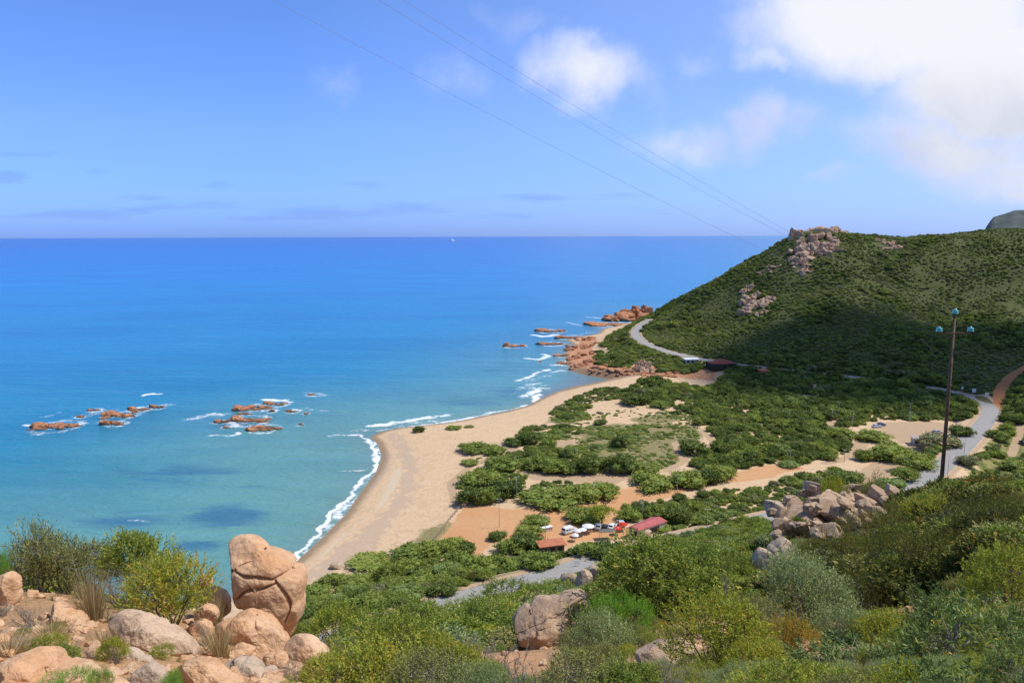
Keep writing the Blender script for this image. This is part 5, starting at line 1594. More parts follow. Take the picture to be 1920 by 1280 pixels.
PG = 'bushes on the coastal plain'
PLAIN = [
 ('darkscrub', 784, 810, 20, 17, 'lone small dark bush standing on the sand point'),
 ('cushion', 850, 804, 28, 10, 'low dark patch of scrub on the beach right of the lone bush'),
 ('cushion', 880, 801, 16, 6, 'tiny green patch of scrub furthest right by the surf'),
 ('cushion', 893, 845, 58, 24, 'low flat green bush alone on the open beach'),
 ('darkscrub', 783 + 97, 944, 48, 46, 'dark tree like bush at the seaward end of the rail fence'),
 ('scrub', 912, 940, 46, 40, 'round dark bush right of the tree like bush by the fence'),
 ('darkscrub', 944, 932, 58, 46, 'dark bush around the lamp post in the seaward thicket'),
 ('cushion', 868, 908, 22, 10, 'flat tongue of scrub reaching onto the beach, lower one'),
 ('cushion', 880, 870, 34, 12, 'flat tongue of scrub reaching onto the beach, upper one'),
 ('cushion', 905, 905, 70, 34, 'wind swept grey green bush over the two scrub tongues'),
 ('scrub', 942, 880, 66, 34, 'broad bush on the crest of the seaward thicket'),
 ('scrub', 928, 850, 36, 22, 'small round bush at the upper corner of the seaward thicket'),
 ('darkscrub', 965, 834, 34, 20, 'dark low bush above the seaward thicket beside bare sand'),
 ('darkscrub', 992, 830, 44, 32, 'taller dark bush beside the bare sand gap'),
 ('scrub', 1028, 836, 28, 22, 'round bush at the left of the bare sand gap'),
 ('palescrub', 1068, 856, 30, 30, 'grey green round bush standing above the thicket\'s right half'),
 ('darkscrub', 1062, 803, 20, 14, 'small dark bush on green turf above the bare sand gap'),
 ('darkscrub', 1126, 795, 24, 14, 'small dark round bush at the edge of the sandy hollow'),
 ('scrub', 1012, 878, 60, 34, 'dark bush in the heart of the seaward thicket'),
 ('scrub', 1045, 884, 50, 32, 'dark bush at the thicket\'s lower edge facing the sandy strip'),
 ('darkscrub', 1070, 886, 40, 30, 'rounded olive bush at the lower right of the thicket'),
 ('darkscrub', 1108, 884, 48, 46, 'tall dark bush ending the seaward thicket on the right'),
 ('darkscrub', 1168, 884, 54, 46, 'big dark dome shaped bush on the sandy strip'),
 ('cushion', 1205, 882, 60, 20, 'low grey green bush joined to the big dark dome'),
 ('darkscrub', 1164, 838, 30, 32, 'upright dark bush standing in the green turf'),
 ('darkscrub', 1300, 850, 46, 38, 'dark spiky bush at the right edge of the green turf'),
 ('darkscrub', 1189, 758, 46, 32, 'dark bush casting a clear shadow on the pale sand hollow'),
 ('scrub', 1240, 762, 40, 16, 'low bush right of the bush shading the sand hollow'),
 ('darkscrub', 1270, 776, 16, 10, 'tiny dark bush on turf above the winding footpath'),
 ('scrub', 1222, 912, 76, 32, 'wide rounded bush above the orange track, left of two'),
 ('scrub', 1290, 908, 66, 36, 'wide bush behind the tall lamp post by the orange track'),
 ('darkscrub', 1328, 904, 46, 36, 'dark bush right of the tall lamp post by the orange track'),
 ('scrub', 1348, 896, 60, 34, 'bush at the corner where the orange track widens'),
 ('cushion', 1036, 940, 106, 32, 'broad flat topped bush above the orange car park'),
 ('scrub', 1092, 934, 70, 36, 'rounded bush beside the lamp post above the car park'),
 ('scrub', 1132, 928, 60, 32, 'round ended bush at the right tip of the flat topped clump'),
 ('cushion', 1096, 973, 62, 32, 'dark dome bush standing in the orange car park'),
 ('darkscrub', 932, 1010, 30, 22, 'small round dark bush under the left car park lamp post'),
 ('scrub', 1006, 984, 44, 26, 'bush behind the white stall in the car park'),
 ('scrub', 990, 1002, 44, 26, 'bush left of the white stall in the car park'),
 ('darkscrub', 985, 1028, 62, 40, 'large dark bush left of the low orange roof'),
 ('scrub', 960, 1032, 48, 30, 'mid green bush down left of the low orange roof'),
 ('darkscrub', 1140, 1040, 60, 36, 'dark bush directly below the parasols'),
 ('scrub', 1105, 1040, 50, 32, 'green bush right of the low orange roof'),
 ('scrub', 1180, 974, 40, 28, 'bush between yellow tree and red roof, left of the lamp post'),
 ('darkscrub', 1200, 964, 34, 28, 'dark bush behind the lamp post above the red roof'),
 ('scrub', 1232, 970, 44, 34, 'grey green bush just behind the red roof'),
 ('darkscrub', 1272, 978, 54, 46, 'big dark round bush right of the red roof'),
 ('scrub', 1235, 994, 40, 16, 'low bush overlapping the front of the red roof'),
 ('cushion', 808, 1036, 56, 30, 'grey green dome bush at the lower end of the rail fence'),
 ('scrub', 848, 1030, 44, 30, 'green bush right of the rail fence\'s lower end'),
 ('darkscrub', 876, 1034, 32, 26, 'dark bush at the corner of the orange car park'),
 ('scrub', 858, 1058, 48, 34, 'tall round bush beside the narrow orange gap'),
 ('cushion', 770, 1040, 70, 24, 'flat grey bush sloping along the inner beach edge'),
 ('cushion', 700, 1060, 90, 18, 'long low hedge of scrub along the inner beach edge'),
 ('scrub', 728, 1088, 44, 46, 'upright dark bush at the end of the orange dirt clearing'),
 ('scrub', 766, 1070, 40, 30, 'brownish green bush behind the upright dark bush'),
 ('scrub', 628, 1096, 52, 28, 'green bush above the orange dirt strip, left one'),
 ('scrub', 674, 1096, 54, 24, 'green bush above the orange dirt strip, right one'),
 ('scrub', 590, 1118, 56, 26, 'green bush just right of the tall boulder'),
 ('palescrub', 838, 1082, 56, 36, 'pale leaved bush halfway between fence and road'),
 ('scrub', 790, 1100, 60, 36, 'round bush between pale leaved bush and dirt clearing'),
 ('darkscrub', 828, 1112, 44, 28, 'dark bush near the roadside below the pale leaved bush'),
 ('palescrub', 764, 1120, 56, 30, 'silvery low bush above the lower road'),
 ('scrub', 905, 1072, 60, 38, 'bush on the far side of the road, below the narrow gap'),
 ('scrub', 952, 1070, 56, 36, 'bush on the far side of the road, left of the white board'),
 ('scrub', 1010, 1060, 60, 34, 'bush between the low orange roof and the white board'),
 ('palescrub', 640, 1150, 60, 30, 'pale bush on the near side of the orange dirt strip'),
 ('scrub', 690, 1140, 60, 34, 'round bush at the near right of the orange dirt strip'),
 ('darkscrub', 1582, 904, 64, 34, 'dark flat bush left of the turning loop'),
 ('scrub', 1620, 862, 30, 28, 'round bush at the top of the turning loop'),
 ('scrub', 1580, 818, 46, 24, 'dark dome bush left of the white car'),
 ('scrub', 1638, 824, 56, 24, 'dark bush between the white car and the tan car park'),
 ('scrub', 1668, 858, 74, 40, 'wide bush between the turning loop and the small block'),
 ('scrub', 1718, 876, 60, 36, 'bush between the turning loop and the main road, upper one'),
 ('scrub', 1700, 896, 50, 28, 'bush between the turning loop and the main road, middle one'),
 ('palescrub', 1668, 914, 50, 26, 'yellowish bush between the turning loop and road, lowest one'),
 ('scrub', 1594, 900, 40, 24, 'round bush below the dark flat bush by the loop'),
 ('darkscrub', 1800, 814, 36, 26, 'dark bush against the road at the car park corner'),
 ('greyscrub', 1762, 838, 60, 34, 'brownish bush right of the small block, behind the pole'),
 ('greyscrub', 1812, 870, 36, 24, 'dry brown bush on the right verge of the road'),
 ('scrub', 1900, 878, 50, 26, 'green round bush in the dry field at the right edge'),
 ('darkscrub', 1876, 915, 44, 26, 'dark bush in the dry field right of the pole'),
 ('scrub', 1872, 824, 34, 26, 'dark bush on the right verge opposite the car park'),
 ('scrub', 1888, 810, 26, 24, 'round bush behind the dark bush on the right verge'),
 ('palescrub', 1478, 874, 34, 14, 'small pale bush at the track\'s end by the lamp post'),
 ('darkscrub', 1232, 612, 8, 8, 'tiny dark tree beside the road bend on the headland'),
 ('darkscrub', 1204, 622, 12, 9, 'small bush inside the far road bend'),
]
for t in PLAIN:
    bpx(*t, group=PG, k=0.8)

# ------------------------------------------------------------------ masses of scrub nobody could count: points with an instance each
def scatter(name, pts, sx, sz, kinds, pick, label, cat='scrub'):
    """pts (n, 3); sx width, sz height; kinds: list of (kind, seed); pick: index into kinds"""
    n = len(pts)
    me = bpy.data.meshes.new(name)
    me.vertices.add(n)
    me.vertices.foreach_set('co', np.asarray(pts, np.float32).ravel())
    def av(nm, val):
        me.attributes.new(nm, 'FLOAT_VECTOR', 'POINT').data.foreach_set('vector', np.asarray(val, np.float32).ravel())
    rot = np.zeros((n, 3))
    rot[:, 2] = rng.uniform(0, 6.28, n)
    av('rot', rot)
    av('scl', np.stack([sx, sx * rng.uniform(0.85, 1.1, n), sz], 1))
    me.attributes.new('pick', 'INT', 'POINT').data.foreach_set('value', np.asarray(pick, np.int32))
    o = link(name, me)
    ng = bpy.data.node_groups.new(name, 'GeometryNodeTree')
    ng.interface.new_socket('Geometry', in_out='INPUT', socket_type='NodeSocketGeometry')
    ng.interface.new_socket('Geometry', in_out='OUTPUT', socket_type='NodeSocketGeometry')
    gi, go = ng.nodes.new('NodeGroupInput'), ng.nodes.new('NodeGroupOutput')
    def named(nm, typ):
        x = ng.nodes.new('GeometryNodeInputNamedAttribute')
        x.data_type = typ
        x.inputs['Name'].default_value = nm
        return x.outputs['Attribute']
    ar, as_, ap = named('rot', 'FLOAT_VECTOR'), named('scl', 'FLOAT_VECTOR'), named('pick', 'INT')
    jn = ng.nodes.new('GeometryNodeJoinGeometry')
    for k, kd in enumerate(kinds):
        if kd not in SRC:
            kk, sd_ = kd
            mesh = TUFT[sd_] if kk == 'tuft' else (TWIG['grey'][sd_] if kk == 'deadgrey' else K[kk][sd_][0])
            SRC[kd] = bpy.data.objects.new('foliage', mesh)
        oi = ng.nodes.new('GeometryNodeObjectInfo')
        oi.inputs['Object'].default_value = SRC[kd]
        oi.inputs['As Instance'].default_value = True
        cmpn = ng.nodes.new('FunctionNodeCompare')
        cmpn.data_type, cmpn.operation = 'INT', 'EQUAL'
        ii = [s for s in cmpn.inputs if s.type == 'INT']
        ng.links.new(ap, ii[0])
        ii[1].default_value = k
        ip = ng.nodes.new('GeometryNodeInstanceOnPoints')
        ng.links.new(gi.outputs[0], ip.inputs['Points'])
        ng.links.new(cmpn.outputs[0], ip.inputs['Selection'])
        ng.links.new(oi.outputs['Geometry'], ip.inputs['Instance'])
        er = ng.nodes.new('FunctionNodeEulerToRotation')
        ng.links.new(ar, er.inputs[0])
        ng.links.new(er.outputs[0], ip.inputs['Rotation'])
        ng.links.new(as_, ip.inputs['Scale'])
        ng.links.new(ip.outputs[0], jn.inputs[0])
    ng.links.new(jn.outputs[0], go.inputs[0])
    md = o.modifiers.new('scatter', 'NODES')
    md.node_group = ng
    tag(o, label, cat, None, 'stuff')
    return o

BARE = Z_DIRT + Z_TAN
CRAG_NEAR = None
def free(x, y, soft=1.0):
    ok = zones(x, y, BARE, soft) < 0.35
    for line, w in ((ROAD, 5.5), (PATH, 3.0)):
        d, _ = seg_dist(x, y, line)
        ok &= d > w
    for tr in EARTH_TRACKS:
        d, _ = seg_dist(x, y, tr)
        ok &= d > 2.4
    for p in KEEP_CLEAR + CRAG_CLEAR:
        ok &= np.hypot(x - p[0], y - p[1]) > p[2]
    return ok
def in_any(x, y, polys):
    m = np.zeros(x.shape, bool)
    for p in polys:
        m |= sdist(x, y, p) > 0
    return m
def jitter_grid(x0, x1, y0, y1, step):
    gx_, gy_ = np.meshgrid(np.arange(x0, x1, step), np.arange(y0, y1, step))
    x, y = gx_.ravel(), gy_.ravel()
    return x + rng.uniform(-.5, .5, len(x)) * step, y + rng.uniform(-.5, .5, len(x)) * step
KEEP_CLEAR = []
for u, v, rd in [(1209, 988, 7.5), (1034, 1026, 4.5), (1352, 680, 9), (1297, 674, 5), (1432, 698, 4), (1727, 824, 5), (1070, 993, 5), (1180, 990, 8), (1130, 985, 6), (1025, 990, 4), (1083, 1055, 3), (1650, 797, 6), (1612, 818, 4), (1757, 810, 5), (1775, 830, 3), (1205, 690, 9)]:
    p = hit(u, v)
    KEEP_CLEAR.append((p[0], p[1], rd))

# headland
x, y = jitter_grid(60, 1050, 330, 980, 2.25)
sdp = sdist(x, y, LAND)
h = far_height(x, y) - sstep(0, 60, -sdp) * 70
m_ = (h > 5.5) & (sdp > 3) & (np.arctan2(x, y) < R(41)) & (np.arctan2(x, y) > R(6))
x, y = x[m_], y[m_]
dn = fbm2(x, y, 26, 4, 61)
m_ = free(x, y) & (dn + rng.uniform(-.3, .3, len(x)) > -0.36)
x, y, dn = x[m_], y[m_], dn[m_]
z = height(x, y)
# the side that faces away is in nobody's sight
vis = np.ones(len(x), bool)
rr_ = np.hypot(x, y)
for q in np.linspace(0.80, 0.97, 7):
    hz = height(x * q, y * q) - (CAMZ + (z + 2.5 - CAMZ) * q)
    vis &= hz < 2.0
x, y, z, dn = x[vis], y[vis], z[vis], dn[vis]
n = len(x)
big_ = np.clip(0.55 + 0.9 * (fbm2(x, y, 40, 3, 77) + 0.15), 0.35, 1.3)
sx = rng.uniform(1.7, 3.7, n) * big_ * 1.15
sz = sx * rng.uniform(0.5, 0.85, n)
small = dn < -0.02
sx = np.where(small, sx * 0.55, sx)
sz = np.where(small, sz * 0.5, sz)
tall = (rng.uniform(0, 1, n) < 0.05) & ~small
sx = np.where(tall, sx * 1.35 + 0.8, sx)
sz = np.where(tall, sz * 1.5, sz)
hi_ = sstep(25, 70, z)
pk = np.where(rng.uniform(0, 1, n) < 0.25 + 0.40 * hi_ * (dn < 0.15), rng.choice([4, 5, 6, 6], n), rng.choice([0, 1, 2, 3], n, p=[.3, .25, .25, .2]))
scatter('hillside_scrub', np.stack([x, y, z - 0.1], 1), sx, sz, [('darkscrub', 0), ('scrub', 0), ('darkscrub', 1), ('scrub', 1), ('palescrub', 0), ('palescrub', 1), ('greyscrub', 0)], pk, 'dense dark green maquis covering the far headland hill')
N_HILL = n
x, y = jitter_grid(60, 1050, 330, 980, 2.0)
sdp = sdist(x, y, LAND)
h = far_height(x, y) - sstep(0, 60, -sdp) * 70
m_ = (h > 5.5) & (sdp > 3) & (np.arctan2(x, y) < R(41)) & (np.arctan2(x, y) > R(6))
x, y = x[m_], y[m_]
m_ = free(x, y) & (fbm2(x, y, 26, 4, 61) < 0.06) & (fbm2(x, y, 11, 4, 63) + rng.uniform(-.3, .3, len(x)) > -0.16)
x, y = x[m_], y[m_]
z = height(x, y)
vis = np.ones(len(x), bool)
for q in np.linspace(0.80, 0.97, 7):
    vis &= height(x * q, y * q) - (CAMZ + (z + 1.5 - CAMZ) * q) < 2.0
x, y, z = x[vis], y[vis], z[vis]
n = len(x)
sx = rng.uniform(1.1, 2.5, n)
scatter('hillside_scrub', np.stack([x, y, z - 0.08], 1), sx, sx * rng.uniform(0.35, 0.6, n), [('greyscrub', 0), ('palescrub', 0), ('palescrub', 1), ('scrub', 0)], rng.choice(4, n, p=[.4, .2, .2, .2]), 'low grey green garrigue between the thickets of the far headland hill')

def thicket(name, polys, step, smin, smax, hk, label, gap=-0.5, z0=3.4, mixp=(.28, .22, .22, .14, .06, .04, .04), tmin=0.0):
    P_ = [zpoly(p, z0) for p in polys]
    A_ = np.concatenate(P_)
    x, y = jitter_grid(A_[:, 0].min(), A_[:, 0].max(), A_[:, 1].min(), A_[:, 1].max(), step)
    m_ = in_any(x, y, P_)
    x, y = x[m_], y[m_]
    m_ = free(x, y) & (fbm2(x, y, 9, 3, 71) > gap)
    x, y = x[m_], y[m_]
    z = height(x, y)
    n = len(x)
    sx = (smin * 0.75 + (smax * 1.1 - smin * 0.75) * rng.uniform(0, 1, n) ** 1.7) * (1 + 0.5 * fbm2(x, y, 14, 2, 5))
    sz = sx * rng.uniform(*hk, n)
    pk = rng.choice(7, n, p=np.array(mixp) / sum(mixp))
    scatter(name, np.stack([x, y, z - 0.12], 1), sx, sz, [('darkscrub', 0), ('darkscrub', 1), ('scrub', 0), ('scrub', 1), ('palescrub', 0), ('palescrub', 1), ('greyscrub', 0)], pk, label)
    return n
N_T = 0
N_T += thicket('thicket', [[(1175, 730), (1205, 714), (1262, 717), (1330, 728), (1350, 714), (1372, 693), (1480, 696), (1600, 713), (1690, 723), (1760, 736), (1825, 757), (1836, 770), (1815, 797), (1770, 789), (1650, 789), (1622, 800), (1590, 802), (1552, 803), (1600, 838), (1590, 866), (1540, 872), (1440, 870),
     (1385, 880), (1360, 895), (1325, 887), (1290, 870), (1320, 847), (1350, 840), (1325, 808), (1300, 792), (1305, 780), (1240, 760), (1180, 752)]], 2.5, 2.8, 5.2, (0.5, 0.8), 'dense dark thicket of trees and bushes filling the plain below the headland', mixp=(.30, .24, .22, .14, .05, .03, .02))
N_T += thicket('thicket', [[(1032, 768), (1060, 747), (1085, 736), (1140, 724), (1172, 728), (1180, 742), (1110, 752), (1095, 775), (1060, 786), (1035, 776)]], 2.3, 2.0, 4.0, (0.35, 0.6), 'dark thicket along the beach by the river mouth', -0.35)
N_T += thicket('thicket', [[(856, 938), (864, 905), (882, 888), (930, 862), (945, 846), (962, 836), (1010, 837), (1062, 844), (1075, 832), (1120, 840), (1130, 868), (1115, 884), (1060, 882), (985, 884), (982, 900), (985, 925), (940, 930), (880, 938)],
     [(968, 822), (978, 802), (1010, 795), (1090, 802), (1080, 820), (1000, 826)]], 2.2, 2.0, 3.8, (0.36, 0.6), 'seaward thicket of wind swept bushes behind the beach', -0.45, mixp=(.2, .2, .24, .2, .08, .04, .04))
N_T += thicket('thicket', [[(990, 935), (1005, 906), (1060, 902), (1120, 902), (1160, 915), (1120, 930), (1060, 938)]], 2.1, 1.8, 3.2, (0.36, 0.6), 'flat topped clump of scrub above the orange car park', -0.5)
N_T += thicket('thicket', [[(1262, 940), (1300, 926), (1360, 910), (1400, 910), (1450, 902), (1490, 890), (1540, 880), (1590, 878), (1610, 905), (1640, 904), (1690, 907), (1650, 935), (1560, 965), (1440, 995), (1380, 1005), (1262, 990), (1240, 968)]], 2.2, 2.0, 4.0, (0.45, 0.75), 'broad green thicket between the orange track and the near slope', -0.6, 5, mixp=(.14, .14, .3, .24, .08, .06, .04))
N_T += thicket('thicket', [[(1640, 938), (1700, 906), (1720, 882), (1735, 856), (1755, 836), (1768, 842), (1748, 872), (1722, 897), (1690, 922), (1650, 950)]], 2.3, 2.6, 4.4, (0.5, 0.85), 'strip of bushes along the left verge of the main road', -0.5, 5)
N_T += thicket('thicket', [[(566, 1112), (620, 1085), (655, 1064), (720, 1036), (800, 1018), (850, 1026), (880, 1038), (870, 1062), (900, 1050), (950, 1022), (1000, 1018), (1020, 1046), (1090, 1024), (1150, 1028), (1125, 1046), (1000, 1075), (880, 1105), (760, 1143), (700, 1160), (600, 1192), (566, 1180)]], 2.1, 2.0, 4.0, (0.45, 0.75), 'green thicket between the near beach and the lower road', -0.55, 5, mixp=(.18, .16, .26, .2, .1, .06, .04))
N_T += thicket('thicket', [[(1168, 982), (1162, 962), (1190, 947), (1240, 942), (1290, 932), (1275, 988), (1235, 975)]], 2.2, 2.2, 4.0, (0.5, 0.8), 'bushes crowding behind the red roof', -0.5)
N_T += thicket('thicket', [[(1120, 648), (1140, 626), (1200, 604), (1198, 640), (1255, 667), (1320, 690), (1290, 696), (1240, 696), (1215, 680), (1190, 682), (1180, 692), (1120, 686), (1112, 670)]], 2.4, 2.2, 4.4, (0.4, 0.65), 'dark thicket on the headland between shore rocks and road', -0.45, 6)
N_T += thicket('thicket', [[(1884, 800), (1888, 748), (1925, 722), (2020, 740), (2020, 800)]], 2.7, 3, 5.2, (0.55, 0.9), 'dark bushes on the hill side of the road bend at the right edge', -0.6, 9)
N_T += thicket('thicket', [[(1790, 905), (1830, 860), (1870, 815), (1925, 812), (2060, 820), (2060, 930), (1900, 930)]], 2.5, 1.4, 3.4, (0.4, 0.7), 'scattered bushes in the dry grassy field at the right', -0.02, 6, mixp=(.05, .05, .2, .2, .25, .15, .1))
N_T += thicket('low_scrub', [[(1092, 800), (1160, 795), (1250, 794), (1308, 800), (1316, 815), (1298, 835), (1288, 865), (1255, 880), (1190, 876), (1120, 858), (1084, 830), (1030, 826), (1040, 806)],
     [(1032, 776), (1100, 771), (1108, 784), (1060, 791), (1032, 789)], [(1240, 786), (1270, 768), (1330, 790), (1340, 800), (1300, 790)]], 1.5, 0.8, 2.4, (0.22, 0.5), 'low green heathy scrub over the dune turf', -0.22, 3.4, mixp=(.04, .04, .28, .28, .2, .12, .06))
N_T += thicket('low_scrub', [[(845, 935), (870, 870), (930, 830), (960, 815), (1040, 790), (1100, 790), (1100, 740), (1200, 745), (1290, 780), (1310, 800), (1290, 880), (1180, 910), (1000, 900), (960, 940)]], 2.2, 0.6, 2.0, (0.25, 0.5), 'small scattered plants on the sandy dunes', 0.10, 3.4, mixp=(.05, .05, .25, .25, .2, .1, .1))
# ------------------------------------------------------------------ near slope undergrowth (stuff)
NEAR_ROCKS = [(o.location.x, o.location.y, max(o.dimensions.x, o.dimensions.y) * 0.42) for o in scene.objects if o.name.split('.')[0] in ('rock', 'boulder') and o.location.y < 130]
def project(x, y, z):
    q = (np.stack([x, y, z - CAMZ], -1)) @ RM
    return 960 + q[..., 0] / -q[..., 2] * FPX, 640 - q[..., 1] / -q[..., 2] * FPX
SIGHT = [([(735, 1164), (900, 1106), (1000, 1074), (1128, 1040), (1138, 1054), (1070, 1080), (1000, 1106), (980, 1110), (920, 1120), (765, 1168)], 170), ([(948, 1255), (950, 1190), (970, 1140), (1040, 1112), (1104, 1108), (1116, 1160), (1085, 1205), (1045, 1255)], 25),
         ([(1408, 1076), (1412, 1030), (1440, 1004), (1484, 1002), (1504, 1030), (1502, 1064), (1450, 1080)], 51), ([(1056, 1110), (1060, 1068), (1124, 1064), (1130, 1104)], 75), ([(1432, 1008), (1432, 940), (1500, 903), (1640, 898), (1692, 935), (1650, 990), (1600, 1022), (1540, 1016), (1480, 1010)], 57),
         ([(1000, 1038), (1010, 1014), (1060, 1014), (1150, 982), (1250, 962), (1258, 1000), (1160, 1014), (1060, 1036)], 165), ([(1188, 1012), (1225, 990), (1272, 996), (1270, 1042), (1222, 1044)], 82), ([(200, 1262), (205, 1150), (300, 1148), (370, 1220), (310, 1258)], 13.6), ([(350, 1250), (362, 1130), (430, 1010), (500, 1005), (575, 1070), (615, 1215), (600, 1260), (420, 1262)], 18),
         ([(0, 1290), (0, 1236), (60, 1225), (180, 1258), (180, 1290)], 10), ([(335, 1290), (345, 1232), (400, 1238), (450, 1290)], 11), ([(565, 1140), (620, 1110), (705, 1092), (710, 1100), (640, 1128)], 150), ([(80, 1190), (88, 1128), (160, 1165), (162, 1190)], 16)]
SIGHT = [(np.array(p, float), q) for p, q in SIGHT]
def in_sight(x, y, z, w, h):
    bad = np.zeros(len(x), bool)
    ds = np.hypot(x, y)
    for du, f in ((0, .95), (-.38, .7), (.38, .7), (0, .5), (-.4, .35), (.4, .35)):
        u, v = project(x + du * w, y, z + f * h)
        for p, q in SIGHT:
            bad |= (ds < q) & (sdist(u, v, p) > 0)
    return bad
r = rng
th_ = r.uniform(R(-43), R(43), 30000)
rd_ = np.exp(r.uniform(math.log(24), math.log(215), 30000))
x, y = rd_ * np.sin(th_), rd_ * np.cos(th_)
# even spacing: keep one candidate per cell, cells grow with distance
cell = np.maximum(1.15, rd_ * 0.015)
key = {}
for i in range(len(x)):
    c_ = (int(th_[i] * rd_[i] / cell[i]), int(math.log(rd_[i]) * rd_[i] / cell[i] * 0.8), int(rd_[i] // 25))
    key.setdefault(c_, i)
ix = np.array(list(key.values()))
x, y, rd_ = x[ix], y[ix], rd_[ix]
f_ = fg_height(x, y)
z = height(x, y)
m_ = (f_ > 7) & (z > 5) & free(x, y) & (far_height(x, y) < 6)
for (qx, qy, qr) in NEAR_ROCKS:
    m_ &= np.hypot(x - qx, y - qy) > qr
m_ &= ~((np.arctan2(x, y) < R(-14)) & (rd_ < 27))
m_ &= ~((np.arctan2(x, y) > R(15)) & (np.arctan2(x, y) < R(29)) & (np.hypot(x - Po[0], y - Po[1] + 3) < 9))
x, y, z, rd_ = x[m_], y[m_], z[m_], rd_[m_]
n = len(x)
sx = r.uniform(1.1, 2.4, n) * np.clip(0.7 + rd_ / 130, 0.8, 1.6)
sz = sx * r.uniform(0.42, 0.78, n)
east = np.clip((np.arctan2(x, y) - R(14)) / R(10), 0, 1) * (rd_ < 60)
kinds = [('midgreen', 0), ('midgreen', 1), ('midyellow', 0), ('middusty', 0), ('midolive', 0), ('midheath', 0)]
pk = np.where(r.uniform(0, 1, n) < east * 0.6, 5, r.choice(6, n, p=[.32, .30, .09, .13, .12, .04]))
# yellow bushes are the lower sort
sz = np.where(pk == 2, sz * 0.8, sz)
ok = ~in_sight(x, y, z, sx, sz)
x, y, z, sx, sz, pk = x[ok], y[ok], z[ok], sx[ok], sz[ok], pk[ok]
scatter('slope_scrub', np.stack([x, y, z - 0.1], 1), sx, sz, kinds, pk, 'mixed green maquis covering the near hillside')
N_S = n
# grass and small plants between the near shrubs and rocks
th_ = r.uniform(R(-42), R(42), 5200)
rd_ = np.exp(r.uniform(math.log(4.5), math.log(48), 5200))
x, y = rd_ * np.sin(th_), rd_ * np.cos(th_)
m_ = (fbm2(x, y, 2.6, 3, 31) + r.uniform(-.3, .3, len(x)) > -0.05) & (fg_height(x, y) > 20)
for (qx, qy, qr) in NEAR_ROCKS:
    m_ &= np.hypot(x - qx, y - qy) > qr * 0.95
m_ &= ~((th_ < R(-12)) & (r.uniform(0, 1, len(x)) < 0.62))
x, y, rd_, th_ = x[m_], y[m_], rd_[m_], th_[m_]
z = height(x, y)
n = len(x)
left = np.arctan2(x, y) < R(-11)
pk = np.where(left, r.choice(7, n, p=[.03, .16, .14, .03, .30, .16, .18]), r.choice(7, n, p=[.14, .16, .20, .10, .14, .06, .20]))
sx = np.choose(pk, [r.uniform(.35, .95, n), r.uniform(.3, .8, n), r.uniform(.35, .9, n), r.uniform(.35, .8, n), r.uniform(.35, .8, n), r.uniform(.3, .6, n), r.uniform(.4, 1.0, n)]) * np.where(left, 0.7, 1.0)
sx = np.minimum(sx, 0.055 * rd_ + 0.05) * np.where(rd_ < 26, 0.8, 1.0)
sz = sx * r.uniform(0.5, 0.85, n)
ok = ~in_sight(x, y, z, sx, sz)
x, y, z, sx, sz, pk = x[ok], y[ok], z[ok], sx[ok], sz[ok], pk[ok]
scatter('undergrowth', np.stack([x, y, z - 0.02], 1), sx, sz, [('lentisk', 0), ('yellow', 1), ('dusty', 0), ('olive', 0), ('tuft', 1), ('tuft', 0), ('deadgrey', 1)], pk, 'dry grass and small plants between the near rocks and shrubs', 'undergrowth')
# loose stones
th_ = np.concatenate([r.uniform(R(-41), R(-10), 1700), r.uniform(R(-10), R(40), 500)])
rd_ = np.exp(r.uniform(math.log(7), math.log(30), 2200))
x, y = rd_ * np.sin(th_), rd_ * np.cos(th_)
z = height(x, y)
stone_v, stone_f = rock_verts((1, 0.8, 0.6), 88, 3, 4.0, 0.14, 10, (0.5, 0.85))
SRC[('stone', 0)] = bpy.data.objects.new('stone', make_mesh('stone', stone_v, stone_f, M_GRANITE, True))
s_ = np.exp(r.uniform(math.log(.05), math.log(.40), 2200))
scatter('stones', np.stack([x, y, z + s_ * .1], 1), s_, s_, [('stone', 0)], np.zeros(2200), 'loose orange stones and gravel on the near slope', 'stones')
print('COUNTS', N_HILL, N_T, N_S, n)

# ------------------------------------------------------------------ built things
M_STEEL = plain_mat('galvanised_steel', (0.42, 0.42, 0.41), 0.5, 0.4, 0.1, 3)
M_RUST_POLE = plain_mat('rusty_steel', (0.165, 0.095, 0.06), 0.75, 0.3, 0.35, 2.5)
M_TEAL = plain_mat('teal_glass', (0.10, 0.62, 0.62), 0.15, 0.7, 0.15, 12, extra={'Transmission Weight': 0.25})
M_WOOD = plain_mat('weathered_wood', (0.36, 0.27, 0.19), 0.85, 0.15, 0.3, 5)
M_WHITE = plain_mat('white_paint', (0.78, 0.77, 0.75), 0.5, 0.35, 0.05, 2)
M_DARK = plain_mat('dark_recess', (0.04, 0.035, 0.03), 0.7, 0.2, 0.2, 4)
M_REDROOF = plain_mat('red_roof_sheet', (0.42, 0.105, 0.095), 0.6, 0.3, 0.18, 0.8)
M_TILE = plain_mat('orange_roof', (0.46, 0.165, 0.085), 0.8, 0.2, 0.22, 1.2)
M_MAROON = plain_mat('maroon_roof', (0.235, 0.065, 0.05), 0.8, 0.2, 0.2, 1.0)
M_RENDER = plain_mat('pale_render', (0.52, 0.49, 0.44), 0.9, 0.15, 0.1, 1.2)
M_PINKROOF = plain_mat('pinkish_flat_roof', (0.40, 0.325, 0.31), 0.9, 0.15, 0.12, 1.0)
M_GLASS = plain_mat('car_glass', (0.02, 0.025, 0.03), 0.06, 0.6, 0.1, 2)
M_TYRE = plain_mat('tyre', (0.02, 0.02, 0.02), 0.85, 0.2, 0.1, 6)
M_REDCLOTH = plain_mat('red_cloth', (0.60, 0.045, 0.03), 0.85, 0.15, 0.1, 3)
